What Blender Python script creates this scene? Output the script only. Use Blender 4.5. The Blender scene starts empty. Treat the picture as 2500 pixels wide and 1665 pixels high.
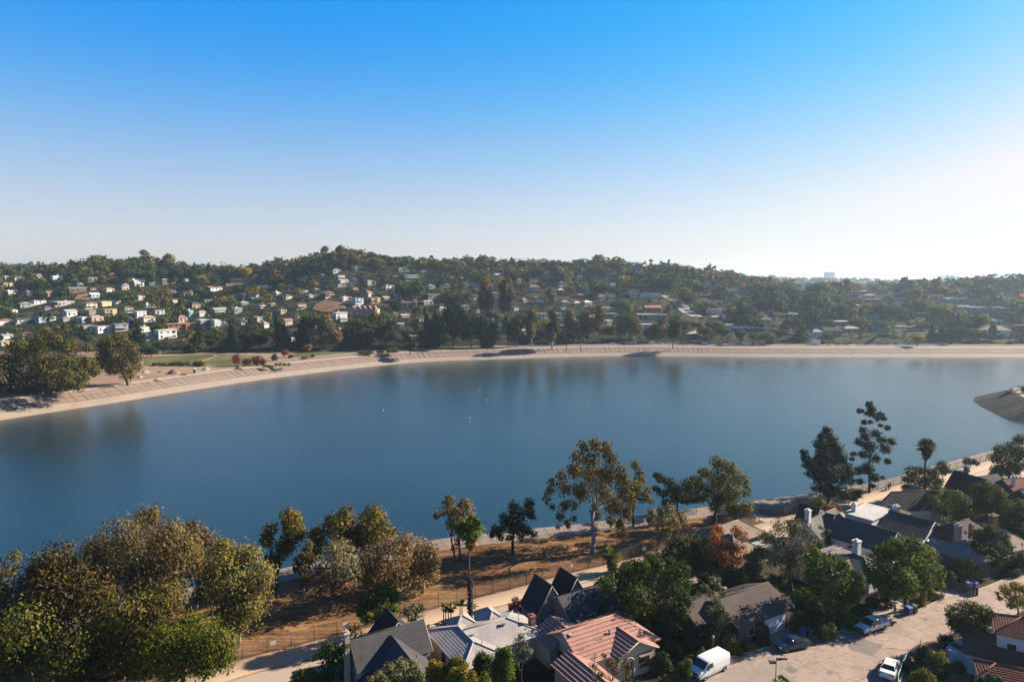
import bpy, math, random
import numpy as np
from mathutils import Vector, Matrix, Euler, noise as mnoise

rng = np.random.default_rng(7)
random.seed(7)
SC = bpy.context.scene
COL = SC.collection

# ------------------------------------------------------------------ camera
F_PX = 1667.0                      # focal length of the photograph in its own pixels (2500 wide)
PITCH = math.radians(5.3)
CAM_Z = 54.0
cam_data = bpy.data.cameras.new("camera")
cam = bpy.data.objects.new("camera", cam_data)
COL.objects.link(cam)
cam.location = (0, 0, CAM_Z)
cam.rotation_euler = (math.radians(90) - PITCH, 0, 0)
cam_data.sensor_width = 36.0
cam_data.lens = 36.0 * F_PX / 2500.0
cam_data.clip_start = 0.5
cam_data.clip_end = 30000
SC.camera = cam

# ------------------------------------------------------------------ light
SUN_EL = math.radians(28.0)
SUN_AZ = math.radians(70.0)        # clockwise from +Y (the view direction)
world = bpy.data.worlds.new("World")
SC.world = world
world.use_nodes = True
wn = world.node_tree.nodes
wl = world.node_tree.links
wn.clear()
w_out = wn.new("ShaderNodeOutputWorld")
w_bg = wn.new("ShaderNodeBackground")
sky = wn.new("ShaderNodeTexSky")
sky.sky_type = 'NISHITA'
sky.sun_disc = False
sky.sun_elevation = SUN_EL
sky.sun_rotation = SUN_AZ
sky.altitude = 100
sky.air_density = 1.0
sky.dust_density = 0.6
sky.ozone_density = 3.5
EXPO = 1.65
w_bg.inputs["Strength"].default_value = 0.1
def wmath(op, a, b):
    n = wn.new("ShaderNodeMath"); n.operation = op
    for s_, v_ in ((n.inputs[0], a), (n.inputs[1], b)):
        if isinstance(v_, (int, float)): s_.default_value = v_
        else: wl.new(v_, s_)
    return n.outputs[0]
# the camera's strongly graded sky: deep blue overhead, milky haze towards the horizon, brighter towards the sun
w_sep = wn.new("ShaderNodeSeparateColor"); wl.new(sky.outputs[0], w_sep.inputs[0])
HIGH = ((3.97, 16.0), (0.85, 1.16), (0.22, 1.12))
LOW = ((0.50, 1.05), (0.595, 1.05), (0.52, 1.04))
w_hi = wn.new("ShaderNodeCombineColor"); w_lo = wn.new("ShaderNodeCombineColor")
for i_ in range(3):
    ch_ = wmath('MULTIPLY', w_sep.outputs[i_], 0.105)
    wl.new(wmath('MINIMUM', wmath('MULTIPLY', wmath('POWER', ch_, HIGH[i_][0]), HIGH[i_][1]), 1.3), w_hi.inputs[i_])
    wl.new(wmath('MINIMUM', wmath('MULTIPLY', wmath('POWER', ch_, LOW[i_][0]), LOW[i_][1]), 0.86), w_lo.inputs[i_])
w_tc = wn.new("ShaderNodeTexCoord"); w_xyz = wn.new("ShaderNodeSeparateXYZ"); wl.new(w_tc.outputs['Generated'], w_xyz.inputs[0])
w_z = wmath('DIVIDE', wmath('MAXIMUM', w_xyz.outputs[2], 0.0), 0.215)
w_f = wmath('POWER', 2.71828, wmath('MULTIPLY', wmath('POWER', w_z, 2.5), -1.0))
w_mix = wn.new("ShaderNodeMix"); w_mix.data_type = 'RGBA'
wl.new(w_f, w_mix.inputs[0]); wl.new(w_hi.outputs[0], w_mix.inputs[6]); wl.new(w_lo.outputs[0], w_mix.inputs[7])
w_dk = wmath('SUBTRACT', 1.42, wmath('MULTIPLY', wmath('MINIMUM', wmath('MAXIMUM', w_xyz.outputs[2], 0.0), 0.96), 1.17))  # sky above the view is dimmed to weaken the fill light in shadows
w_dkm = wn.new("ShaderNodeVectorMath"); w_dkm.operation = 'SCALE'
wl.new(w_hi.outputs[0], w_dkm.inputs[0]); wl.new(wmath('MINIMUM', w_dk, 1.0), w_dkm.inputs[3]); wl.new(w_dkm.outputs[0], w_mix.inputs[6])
w_sc = wn.new("ShaderNodeMix"); w_sc.data_type = 'RGBA'; w_sc.blend_type = 'MULTIPLY'; w_sc.inputs[0].default_value = 1.0
w_sc.clamp_result = False
k_ = 10.0 / 2 ** EXPO
w_sc.inputs[7].default_value = (k_, k_, k_, 1)
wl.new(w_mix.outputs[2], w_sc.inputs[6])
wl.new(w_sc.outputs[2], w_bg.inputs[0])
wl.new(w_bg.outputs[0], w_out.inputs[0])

sd = Vector((math.sin(SUN_AZ) * math.cos(SUN_EL), math.cos(SUN_AZ) * math.cos(SUN_EL), math.sin(SUN_EL)))
sun_data = bpy.data.lights.new("sun", 'SUN')
sun_data.energy = 5.0
sun_data.angle = math.radians(0.5)
sun_data.color = (1.0, 0.87, 0.70)
sun = bpy.data.objects.new("sun", sun_data)
COL.objects.link(sun)
sun.rotation_euler = sd.to_track_quat('Z', 'Y').to_euler()
sun.location = (200, 80, 200)

SC.view_settings.view_transform = 'Standard'
SC.view_settings.look = 'None'
SC.view_settings.exposure = EXPO
SC.view_settings.gamma = 1.0
SC.view_settings.use_curve_mapping = False
SC.render.engine = 'CYCLES'
SC.cycles.max_bounces = 6
SC.cycles.diffuse_bounces = 2
SC.cycles.glossy_bounces = 2
SC.cycles.transmission_bounces = 2
SC.cycles.volume_bounces = 1
SC.cycles.transparent_max_bounces = 8
SC.cycles.use_denoising = True

# ------------------------------------------------------------------ haze
HAZE_DENSITY = 0.000095
HAZE_TOP = 135.0

# ------------------------------------------------------------------ geometry of the place
cP, sP = math.cos(PITCH), math.sin(PITCH)
def ray(px, py):
    u = (px - 1250.0) / F_PX
    v = (832.5 - py) / F_PX
    return (u, cP + v * sP, -sP + v * cP)
def P(px, py, z=6.0):
    d = ray(px, py)
    t = (z - CAM_Z) / d[2]
    return Vector((d[0] * t, d[1] * t, z))
def W(px, py, Y):
    d = ray(px, py)
    t = Y / d[1]
    return Vector((d[0] * t, Y, CAM_Z + d[2] * t))
def to_px(p):
    x, y, z = p[0], p[1], p[2] - CAM_Z
    dep = y * cP - z * sP
    up = y * sP + z * cP
    return (1250 + F_PX * x / dep, 832.5 - F_PX * up / dep, dep)

# ------------------------------------------------------------------ object helpers
def setp(o, label=None, cat=None, group=None, kind=None):
    if label: o['label'] = label
    if cat: o['category'] = cat
    if group: o['group'] = group
    if kind: o['kind'] = kind
    return o

def link(name, me, parent=None, loc=None):
    o = bpy.data.objects.new(name, me)
    COL.objects.link(o)
    if parent is not None: o.parent = parent
    if loc is not None: o.location = loc
    return o

def empty(name, loc=(0, 0, 0), rz=0.0, **k):
    o = bpy.data.objects.new(name, None)
    COL.objects.link(o)
    o.location = loc
    o.rotation_euler = (0, 0, rz)
    o.empty_display_size = 0.5
    return setp(o, **k)

def mesh_np(name, verts, faces, mats=None, fmat=None, smooth=False):
    """verts (n,3); faces (m,k) uniform array or list of tuples"""
    me = bpy.data.meshes.new(name)
    if isinstance(faces, np.ndarray):
        verts = np.asarray(verts, dtype=np.float32)
        m, k = faces.shape
        me.vertices.add(len(verts)); me.vertices.foreach_set("co", verts.ravel())
        me.loops.add(m * k); me.loops.foreach_set("vertex_index", faces.astype(np.int32).ravel())
        me.polygons.add(m)
        me.polygons.foreach_set("loop_start", np.arange(0, m * k, k, dtype=np.int32))
        me.polygons.foreach_set("loop_total", np.full(m, k, dtype=np.int32))
        if fmat is not None: me.polygons.foreach_set("material_index", np.asarray(fmat, dtype=np.int32))
        me.update(calc_edges=True)
    else:
        me.from_pydata([tuple(v) for v in verts], [], [tuple(f) for f in faces])
        if fmat is not None:
            for p, i in zip(me.polygons, fmat): p.material_index = i
        me.update()
    for mt in (mats or []): me.materials.append(mt)
    if smooth: me.polygons.foreach_set("use_smooth", [True] * len(me.polygons))
    return me

class MB:
    """collects simple shapes into one mesh"""
    def __init__(s): s.v = []; s.f = []; s.m = []; s.sm = []
    def add(s, vs, fs, mi=0, sm=False):
        b = len(s.v)
        s.v += [tuple(v) for v in vs]
        s.f += [tuple(b + i for i in f) for f in fs]
        s.m += [mi] * len(fs); s.sm += [sm] * len(fs)
    def box(s, c, d, mi=0, rz=0.0, taper=1.0, M=None):
        x, y, z = d[0] / 2, d[1] / 2, d[2] / 2
        vs = []
        for sz, t in ((-1, 1.0), (1, taper)):
            for sx, sy in ((-1, -1), (1, -1), (1, 1), (-1, 1)):
                p = Vector((sx * x * t, sy * y * t, sz * z))
                if rz: p = Matrix.Rotation(rz, 3, 'Z') @ p
                if M is not None: p = M @ p
                vs.append(p + Vector(c))
        s.add(vs, [(0, 3, 2, 1), (4, 5, 6, 7), (0, 1, 5, 4), (1, 2, 6, 5), (2, 3, 7, 6), (3, 0, 4, 7)], mi)
    def tube(s, pts, radii, n=6, mi=0, cap=True):
        pts = [Vector(p) for p in pts]
        if not hasattr(radii, '__len__'): radii = [radii] * len(pts)
        vs = []
        for i, p in enumerate(pts):
            d = (pts[min(i + 1, len(pts) - 1)] - pts[max(i - 1, 0)])
            if d.length < 1e-6: d = Vector((0, 0, 1))
            d.normalize()
            a = d.cross(Vector((0.13, 0.97, 0.21)))
            if a.length < 1e-3: a = d.cross(Vector((1, 0, 0)))
            a.normalize(); b = d.cross(a)
            for k in range(n):
                t = 2 * math.pi * k / n
                vs.append(p + (a * math.cos(t) + b * math.sin(t)) * radii[i])
        fs = []
        for i in range(len(pts) - 1):
            for k in range(n):
                fs.append((i * n + k, i * n + (k + 1) % n, (i + 1) * n + (k + 1) % n, (i + 1) * n + k))
        if cap:
            fs.append(tuple(range(n))[::-1]); fs.append(tuple((len(pts) - 1) * n + k for k in range(n)))
        s.add(vs, fs, mi, True)
    def prism(s, poly, axis_vec, mi=0):
        """poly: list of 3d points, extruded by axis_vec"""
        n = len(poly); a = Vector(axis_vec)
        vs = [Vector(p) for p in poly] + [Vector(p) + a for p in poly]
        fs = [tuple(range(n))[::-1], tuple(range(n, 2 * n))]
        for i in range(n): fs.append((i, (i + 1) % n, n + (i + 1) % n, n + i))
        s.add(vs, fs, mi)
    def lathe(s, prof, c=(0, 0, 0), n=12, mi=0):
        vs = []; c = Vector(c)
        for r, z in prof:
            for k in range(n):
                t = 2 * math.pi * k / n
                vs.append(c + Vector((r * math.cos(t), r * math.sin(t), z)))
        fs = []
        for i in range(len(prof) - 1):
            for k in range(n):
                fs.append((i * n + k, i * n + (k + 1) % n, (i + 1) * n + (k + 1) % n, (i + 1) * n + k))
        s.add(vs, fs, mi, True)
    def mesh(s, name, mats):
        me = bpy.data.meshes.new(name)
        me.from_pydata(s.v, [], s.f)
        for m in mats: me.materials.append(m)
        me.polygons.foreach_set("material_index", s.m)
        me.polygons.foreach_set("use_smooth", s.sm)
        me.update()
        return me
    def build(s, name, mats, parent=None, loc=None, **k):
        if not isinstance(mats, (list, tuple)): mats = [mats]
        return setp(link(name, s.mesh(name, mats), parent, loc), **k)

# ------------------------------------------------------------------ materials
def new_mat(name):
    m = bpy.data.materials.new(name)
    m.use_nodes = True
    nt = m.node_tree
    b = nt.nodes["Principled BSDF"]
    return m, nt, b
def N(nt, t, **k):
    n = nt.nodes.new(t)
    for a, v in k.items():
        if a in n.inputs.keys() if hasattr(n.inputs, 'keys') else False: n.inputs[a].default_value = v
        else: setattr(n, a, v)
    return n
def rgba(c): return (c[0], c[1], c[2], 1.0)
ALB = 0.61          # all albedos below were matched at a lower exposure
def dim(c, k=ALB): return tuple(x * k for x in c)

def ramp(nt, fac, stops):
    r = nt.nodes.new("ShaderNodeValToRGB")
    el = r.color_ramp.elements
    while len(el) < len(stops): el.new(0.5)
    for e, (p, c) in zip(el, stops):
        e.position = p; e.color = rgba(c)
    nt.links.new(fac, r.inputs[0])
    return r.outputs[0]
def noise_tex(nt, scale, detail=4, rough=0.6, coord='Object', dist=0.0, vscale=None):
    tc = nt.nodes.new("ShaderNodeTexCoord")
    n = nt.nodes.new("ShaderNodeTexNoise")
    n.inputs['Scale'].default_value = scale
    n.inputs['Detail'].default_value = detail
    n.inputs['Roughness'].default_value = rough
    n.inputs['Distortion'].default_value = dist
    src = tc.outputs[coord]
    if vscale:
        mp = nt.nodes.new("ShaderNodeMapping")
        mp.inputs['Scale'].default_value = vscale
        if len(vscale) > 3: pass
        nt.links.new(src, mp.inputs[0]); src = mp.outputs[0]
    nt.links.new(src, n.inputs['Vector'])
    return n.outputs['Fac']
def mixc(nt, fac, a, b, mode='MIX'):
    m = nt.nodes.new("ShaderNodeMix"); m.data_type = 'RGBA'; m.blend_type = mode
    for sock, val in ((m.inputs[0], fac), (m.inputs[6], a), (m.inputs[7], b)):
        if isinstance(val, (int, float)): sock.default_value = val
        elif isinstance(val, (tuple, list)): sock.default_value = rgba(val)
        else: nt.links.new(val, sock)
    return m.outputs[2]

def surf(name, c1, c2=None, scale=1.0, rough=0.8, bump=0.0, bscale=None, detail=5, metallic=0.0, coat=0.0, lo=0.35, hi=0.65, c3=None, spec=None):
    m, nt, b = new_mat(name)
    if c2 is None: c2 = tuple(x * 0.8 for x in c1)
    c1, c2 = dim(c1), dim(c2)
    if c3 is not None: c3 = dim(c3)
    f = noise_tex(nt, scale, detail)
    col = ramp(nt, f, [(lo, c1), (hi, c2)])
    if c3 is not None:
        f2 = noise_tex(nt, scale * 0.13, 3)
        fr = ramp(nt, f2, [(0.42, (0, 0, 0)), (0.62, (1, 1, 1))])
        col = mixc(nt, fr, col, c3)
    nt.links.new(col, b.inputs['Base Color'])
    b.inputs['Roughness'].default_value = rough
    b.inputs['Metallic'].default_value = metallic
    if spec is not None: b.inputs['Specular IOR Level'].default_value = spec
    if coat: b.inputs['Coat Weight'].default_value = coat
    if bump:
        bp = nt.nodes.new("ShaderNodeBump"); bp.inputs['Strength'].default_value = bump
        bp.inputs['Distance'].default_value = 0.1
        nt.links.new(noise_tex(nt, bscale or scale * 4, 4), bp.inputs['Height'])
        nt.links.new(bp.outputs[0], b.inputs['Normal'])
    return m

def leaf_mat(name, cols, trans=0.25, rough=0.55, clump=0.25):
    """cols: list of colours; each leaf takes one, clumps shift it a little, every plant differs a bit"""
    m, nt, b = new_mat(name)
    geo = nt.nodes.new("ShaderNodeNewGeometry")
    st = [(i / (len(cols) - 1) if len(cols) > 1 else 0, dim(c, .78)) for i, c in enumerate(cols)]
    col = ramp(nt, geo.outputs['Random Per Island'], st)
    f = noise_tex(nt, clump, 3, 0.6)
    f2 = ramp(nt, f, [(0.35, (0.72, 0.75, 0.78)), (0.65, (1.3, 1.22, 1.1))])
    col = mixc(nt, 1.0, col, f2, 'MULTIPLY')
    oi = nt.nodes.new("ShaderNodeObjectInfo")
    hs = nt.nodes.new("ShaderNodeHueSaturation")
    mr = nt.nodes.new("ShaderNodeMapRange")
    mr.inputs[3].default_value = 0.72; mr.inputs[4].default_value = 1.3
    nt.links.new(oi.outputs['Random'], mr.inputs[0])
    nt.links.new(mr.outputs[0], hs.inputs['Value'])
    mr2 = nt.nodes.new("ShaderNodeMapRange")
    mr2.inputs[3].default_value = 0.485; mr2.inputs[4].default_value = 0.515
    mm = nt.nodes.new("ShaderNodeMath"); mm.operation = 'FRACT'
    m3 = nt.nodes.new("ShaderNodeMath"); m3.operation = 'MULTIPLY'; m3.inputs[1].default_value = 7.13
    nt.links.new(oi.outputs['Random'], m3.inputs[0]); nt.links.new(m3.outputs[0], mm.inputs[0])
    nt.links.new(mm.outputs[0], mr2.inputs[0]); nt.links.new(mr2.outputs[0], hs.inputs['Hue'])
    nt.links.new(col, hs.inputs['Color'])
    nt.links.new(hs.outputs[0], b.inputs['Base Color'])
    b.inputs['Roughness'].default_value = 0.75
    b.inputs['Specular IOR Level'].default_value = 0.07
    tr = nt.nodes.new("ShaderNodeBsdfTranslucent")
    nt.links.new(hs.outputs[0], tr.inputs[0])
    mx = nt.nodes.new("ShaderNodeMixShader"); mx.inputs[0].default_value = trans
    nt.links.new(b.outputs[0], mx.inputs[1]); nt.links.new(tr.outputs[0], mx.inputs[2])
    nt.links.new(mx.outputs[0], nt.nodes["Material Output"].inputs[0])
    return m

M = {}
M['leaf_olive'] = leaf_mat('olive leaves', [(0.06, 0.062, 0.012), (0.115, 0.102, 0.020), (0.18, 0.15, 0.035)])
M['leaf_brown'] = leaf_mat('brown gum leaves', [(0.06, 0.052, 0.013), (0.12, 0.088, 0.025), (0.19, 0.13, 0.045)])
M['leaf_rust'] = leaf_mat('rusty dry leaves', [(0.07, 0.058, 0.018), (0.13, 0.095, 0.033), (0.20, 0.14, 0.06)])
M['leaf_tan'] = leaf_mat('tan pepper leaves', [(0.10, 0.075, 0.028), (0.18, 0.13, 0.05), (0.25, 0.18, 0.08)], trans=.3)
M['leaf_greygreen'] = leaf_mat('grey green leaves', [(0.06, 0.065, 0.03), (0.12, 0.12, 0.06), (0.17, 0.16, 0.085)])
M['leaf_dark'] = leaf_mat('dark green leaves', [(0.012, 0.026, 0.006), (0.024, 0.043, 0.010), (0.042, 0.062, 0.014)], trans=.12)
M['leaf_green'] = leaf_mat('green leaves', [(0.028, 0.055, 0.006), (0.062, 0.10, 0.010), (0.13, 0.16, 0.014)], trans=.25)
M['leaf_bright'] = leaf_mat('yellow green leaves', [(0.05, 0.07, 0.01), (0.13, 0.15, 0.018), (0.24, 0.23, 0.03)], trans=.35)
M['leaf_mid'] = leaf_mat('mid green leaves', [(0.024, 0.040, 0.008), (0.046, 0.064, 0.012), (0.08, 0.095, 0.018)], trans=.2)
M['leaf_gold'] = leaf_mat('golden leaves', [(0.16, 0.11, 0.015), (0.30, 0.19, 0.025), (0.42, 0.28, 0.04)], trans=.3)
M['leaf_orange'] = leaf_mat('orange autumn leaves', [(0.16, 0.05, 0.010), (0.40, 0.13, 0.02), (0.55, 0.24, 0.05)], trans=.4)
M['leaf_red'] = leaf_mat('dark red leaves', [(0.10, 0.02, 0.02), (0.22, 0.06, 0.05), (0.32, 0.12, 0.09)], trans=.3)
M['leaf_blue'] = leaf_mat('blue green needles', [(0.012, 0.028, 0.016), (0.03, 0.05, 0.03), (0.06, 0.08, 0.045)], trans=.1)
M['leaf_grey'] = leaf_mat('silvery leaves', [(0.09, 0.10, 0.06), (0.16, 0.17, 0.11), (0.24, 0.24, 0.17)], trans=.2)
M['bark_pale'] = surf('pale bark', (0.42, 0.37, 0.31), (0.20, 0.16, 0.12), 1.2, 0.9, bump=0.4)
M['bark'] = surf('brown bark', (0.10, 0.075, 0.055), (0.045, 0.035, 0.028), 2.0, 0.95, bump=0.6)
M['bark_dark'] = surf('dark bark', (0.045, 0.035, 0.028), (0.02, 0.016, 0.013), 2.0, 0.95, bump=0.6)
M['white'] = surf('white paint', (0.78, 0.77, 0.74), (0.70, 0.69, 0.66), 0.8, 0.6)
M['black'] = surf('black rubber', (0.02, 0.02, 0.02), (0.03, 0.03, 0.03), 5, 0.7)
M['steel'] = surf('dull steel', (0.32, 0.31, 0.29), (0.24, 0.23, 0.22), 3, 0.45, metallic=0.6)
M['post'] = surf('weathered fence post', (0.09, 0.08, 0.07), (0.06, 0.05, 0.045), 3, 0.7)
M['glass'] = surf('dark window glass', (0.015, 0.02, 0.028), (0.03, 0.035, 0.045), 0.5, 0.08, spec=0.6)
M['brick'] = surf('chimney brick', (0.32, 0.13, 0.08), (0.2, 0.09, 0.06), 4, 0.9, bump=.3)
# ------------------------------------------------------------------ foliage
def leaf_cards(centers, radii, counts, size, squash=0.85, outward=0.55, droop=0.0, hollow=0.5, seed=0, aspect=1.5, gap=0.0):
    """many small leaf sprays through the volume of each lobe; returns verts (4n,3), faces (n,4)"""
    r = np.random.default_rng(seed)
    centers = np.asarray(centers, float); radii = np.asarray(radii, float)
    counts = np.maximum(1, np.asarray(counts, int))
    idx = np.repeat(np.arange(len(centers)), counts)
    n = len(idx)
    d = r.normal(size=(n, 3)); d /= np.linalg.norm(d, axis=1)[:, None]
    # sub-clusters: pull directions towards a few twig directions so the outline is ragged
    k = 14
    tw = r.normal(size=(len(centers), k, 3)); tw /= np.linalg.norm(tw, axis=2)[:, :, None]
    twl = r.uniform(0.72, 1.22, size=(len(centers), k))
    ti = r.integers(0, k, size=n)
    t = tw[idx, ti]
    d = d * 0.8 + t * 0.6
    d /= np.linalg.norm(d, axis=1)[:, None]
    rad = (hollow + (1 - hollow) * r.random(n) ** 0.6) * twl[idx, ti]
    pos = centers[idx] + d * (radii[idx] * rad)[:, None] * np.array([1, 1, squash])
    if droop:
        pos[:, 2] -= droop * radii[idx] * r.random(n) ** 2 * 1.4
    # card axes
    nrm = d * outward + r.normal(size=(n, 3)) * (1 - outward) * 0.8
    nrm[:, 2] += 0.15
    nrm /= np.linalg.norm(nrm, axis=1)[:, None]
    up = r.normal(size=(n, 3))
    if droop: up = up * 0.35 + np.array([0, 0, -1.0])
    a = np.cross(nrm, up); a /= (np.linalg.norm(a, axis=1)[:, None] + 1e-9)
    b = np.cross(nrm, a)
    s = size * r.uniform(0.55, 1.35, n)
    a *= (s * 0.5)[:, None]; b *= (s * 0.5 * aspect)[:, None]
    bend = nrm * (s * 0.18)[:, None]
    v = np.empty((n, 4, 3))
    v[:, 0] = pos - b
    v[:, 1] = pos + a * 0.9 - bend
    v[:, 2] = pos + b
    v[:, 3] = pos - a * 0.9 - bend
    f = np.arange(4 * n).reshape(n, 4)
    return v.reshape(-1, 3), f

def limb(mb, p0, p1, r0, r1, seg=4, wob=0.12, seed=0, n=5):
    rr = random.Random(seed)
    p0 = Vector(p0); p1 = Vector(p1); L = (p1 - p0).length
    pts = []; rad = []
    for i in range(seg + 1):
        t = i / seg
        p = p0.lerp(p1, t)
        if 0 < i < seg: p += Vector((rr.uniform(-1, 1), rr.uniform(-1, 1), rr.uniform(-.3, .6))) * L * wob
        pts.append(p); rad.append(r0 + (r1 - r0) * t)
    mb.tube(pts, rad, n)

def trunk_mesh(name, base, lobes, r0, fork=0.35, mat=None, seed=0, lean=None, stems=1, maxlimbs=14, twigs=0):
    """base, lobes in the same coordinates; trunk rises to a fork, limbs reach into each lobe"""
    rr = random.Random(seed)
    mb = MB(); base = Vector(base)
    L = sorted(lobes, key=lambda l: -l[3])
    cx = sum(l[0] * l[3] for l in L) / sum(l[3] for l in L)
    cy = sum(l[1] * l[3] for l in L) / sum(l[3] for l in L)
    zs = [l[2] for l in L]
    zlo, zhi = min(zs), max(zs)
    for s in range(stems):
        off = Vector((rr.uniform(-.6, .6), rr.uniform(-.6, .6), 0)) * (1 if stems > 1 else 0)
        fz = base.z + max(0.8, (zlo - base.z)) * 0.75 + (zhi - zlo) * fork * rr.uniform(.6, 1.1)
        fp = Vector((base.x + (cx - base.x) * 0.6, base.y + (cy - base.y) * .6, fz)) + off * 2.5
        r1 = r0 * 0.62
        limb(mb, base + off - Vector((0, 0, .3)), fp, r0, r1, 5, 0.035, seed + s, 8)
        mine = [l for i, l in enumerate(L[:maxlimbs]) if i % stems == s]
        for i, l in enumerate(mine):
            tip = Vector(l[:3])
            st = base.lerp(fp, 1.0) if tip.z > fz else (base + off).lerp(fp, rr.uniform(.7, .95))
            limb(mb, st, tip, r1 * rr.uniform(.45, .7), 0.03, 4, 0.09, seed * 7 + i, 5)
            for q in range(twigs):
                dv = Vector((rr.gauss(0, 1), rr.gauss(0, 1), rr.gauss(.3, 1))).normalized() * l[3] * rr.uniform(.7, 1.05)
                limb(mb, st.lerp(tip, rr.uniform(.6, 1)), tip + dv, r1 * .16, 0.02, 3, .08, seed + q * 31 + i, 4)
    return mb.mesh(name, [mat])

def hero(name, base_px, lobes_px, leaf, label, bark='bark', size=0.38, dens=1.0, droop=0.0, trunk_r=None, seed=0,
         cat='tree', group=None, squash=0.9, z=6.0, base_Y=None, extra=0.8, outward=0.66, hollow=0.45, stems=1,
         fork=0.35, twigs=0, leaf2=None, aspect=1.5, depth_k=0.75, no_trunk=False, grow=1.22):
    """a plant whose lobes are given by where they stand in the photograph, built at its own distance in full depth"""
    r = np.random.default_rng(1000 + seed)
    b = P(base_px[0], base_px[1], z) if base_Y is None else Vector((W(base_px[0], base_px[1], base_Y).x, base_Y, z))
    dep0 = to_px(b)[2]
    xs = [l[0] for l in lobes_px]
    ccx = (min(xs) + max(xs)) / 2; half = max(8, (max(xs) - min(xs)) / 2)
    lobes = []
    for (x, y, rp) in lobes_px:
        rp = rp * grow
        q = max(0.05, 1 - ((x - ccx) / (half + rp)) ** 2) ** 0.5
        dy = r.uniform(-1, 1) * q * half / F_PX * dep0 * depth_k
        w = W(x, y, b.y + dy)
        lobes.append((w.x, w.y, w.z, rp / F_PX * dep0))
    if cat in ('shrub', 'hedge'):   # leafy down to the ground
        for (x, y, zz, rr_) in list(lobes):
            k = 1
            while zz - rr_ * (1 + .9 * k) > b.z - .3 * rr_ and k < 6:
                lobes.append((x, y, zz - rr_ * .9 * k, rr_ * 1.02)); k += 1
            if zz - rr_ > b.z + .1: lobes.append((x, y, b.z + rr_ * .7, rr_))
    ne = int(len(lobes_px) * extra)
    for i in range(ne):     # the far side and the inside of the crown
        l = lobes[r.integers(0, len(lobes_px))]
        q = half / F_PX * dep0 * depth_k
        w = W(*to_px(l)[:2], l[1] + r.uniform(0.2, 1) * q)
        lobes.append((w.x, w.y, w.z - 0.15 * l[3], l[3] * r.uniform(.75, 1.0)))
    C = np.array([l[:3] for l in lobes]) - np.array(b)
    R = np.array([l[3] for l in lobes])
    size = size * 1.07
    cnt = dens * 24 * R ** 2 / (size ** 2) * 0.40
    cnt[len(lobes) - ne:] *= 0.6
    C[:, 2] = np.maximum(C[:, 2], R * 0.5 * squash)
    v, f = leaf_cards(C, R, cnt.astype(int), size, squash, outward, droop, hollow, seed + 5, aspect)
    v[:, 2] = np.maximum(v[:, 2], 0.03)
    mats = [M[leaf]]; fm = None
    if leaf2:
        mats.append(M[leaf2]); fm = (r.random(len(f)) < 0.3).astype(int)
    root = empty(name, b, label=label, cat=cat, group=group)
    cr = link('crown' if cat == 'tree' else 'foliage', mesh_np('crown', v, f, mats, fm), root)
    if not no_trunk:
        tr = trunk_r or max(0.06, 0.028 * max(l[2] - b.z for l in lobes))
        L = [(c[0], c[1], c[2], rr) for c, rr in zip(C, R)]
        link('trunk' if cat == 'tree' else 'stem', trunk_mesh('trunk', (0, 0, 0), L, tr, fork, M[bark], seed, stems=stems, twigs=twigs), root)
    return root

# ---- fan palms
def palm_meshes(hgt, head_r, skirt=True, seed=0, n_fronds=46, r0=0.3, r1=0.18, sections=True, nl=9):
    rr = random.Random(seed)
    tr = MB()
    pts = [(0.12 * math.sin(i * .9), 0.1 * math.cos(i * .7) - .1, hgt * i / 8) for i in range(9)]
    rad = [r0 * (1.35 if i == 0 else 1.0) + (r1 - r0) * i / 8 for i in range(9)]
    tr.tube(pts, rad, 8)
    top = Vector(pts[-1])
    v = []; f = []
    for i in range(n_fronds):
        az = rr.uniform(0, 2 * math.pi)
        el = math.asin(rr.uniform(-0.75 if skirt else -.3, 0.98))
        L = head_r * rr.uniform(.85, 1.1) * (0.75 if el < -.4 else 1)
        d = Vector((math.cos(az) * math.cos(el), math.sin(az) * math.cos(el), math.sin(el)))
        side = d.cross(Vector((0, 0, 1))); side = side.normalized() if side.length > .05 else Vector((1, 0, 0))
        up = side.cross(d)
        hub = top + d * L * .5 - Vector((0, 0, .05 * L))
        b = len(v)
        v += [tuple(top - side * .03), tuple(top + side * .03), tuple(hub)]
        f.append((b, b + 1, b + 2))
        for k in range(nl):
            t = (k / (nl - 1) - .5) * 2
            a = t * 1.9
            ld = (d * math.cos(a) + side * math.sin(a)) * L * (.58 - .12 * abs(t))
            tip = hub + ld - Vector((0, 0, L * .17 * (1 - .3 * abs(t)))) + up * .02
            mid = hub + ld * .5
            w = side * math.cos(a) - d * math.sin(a)
            b = len(v)
            v += [tuple(hub), tuple(mid + w * L * .055), tuple(tip), tuple(mid - w * L * .055)]
            f.append((b, b + 1, b + 2, b + 3))
    fr = (v, f)
    sk = None
    if skirt:
        c = [(top.x, top.y, top.z - head_r * (.35 + .25 * i)) for i in range(3)]
        sk = leaf_cards(c, [head_r * .34, head_r * .27, head_r * .18], [160, 120, 70], head_r * .28, 1.1, .3, 0.5, .2, seed, 3.0)
    return tr, fr, sk

M['palm_green'] = leaf_mat('palm fronds', [(0.02, 0.045, 0.008), (0.06, 0.10, 0.014), (0.14, 0.17, 0.03)], trans=.2)
M['palm_dry'] = leaf_mat('dead palm fronds', [(0.12, 0.075, 0.03), (0.20, 0.13, 0.05)], trans=.2)

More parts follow.
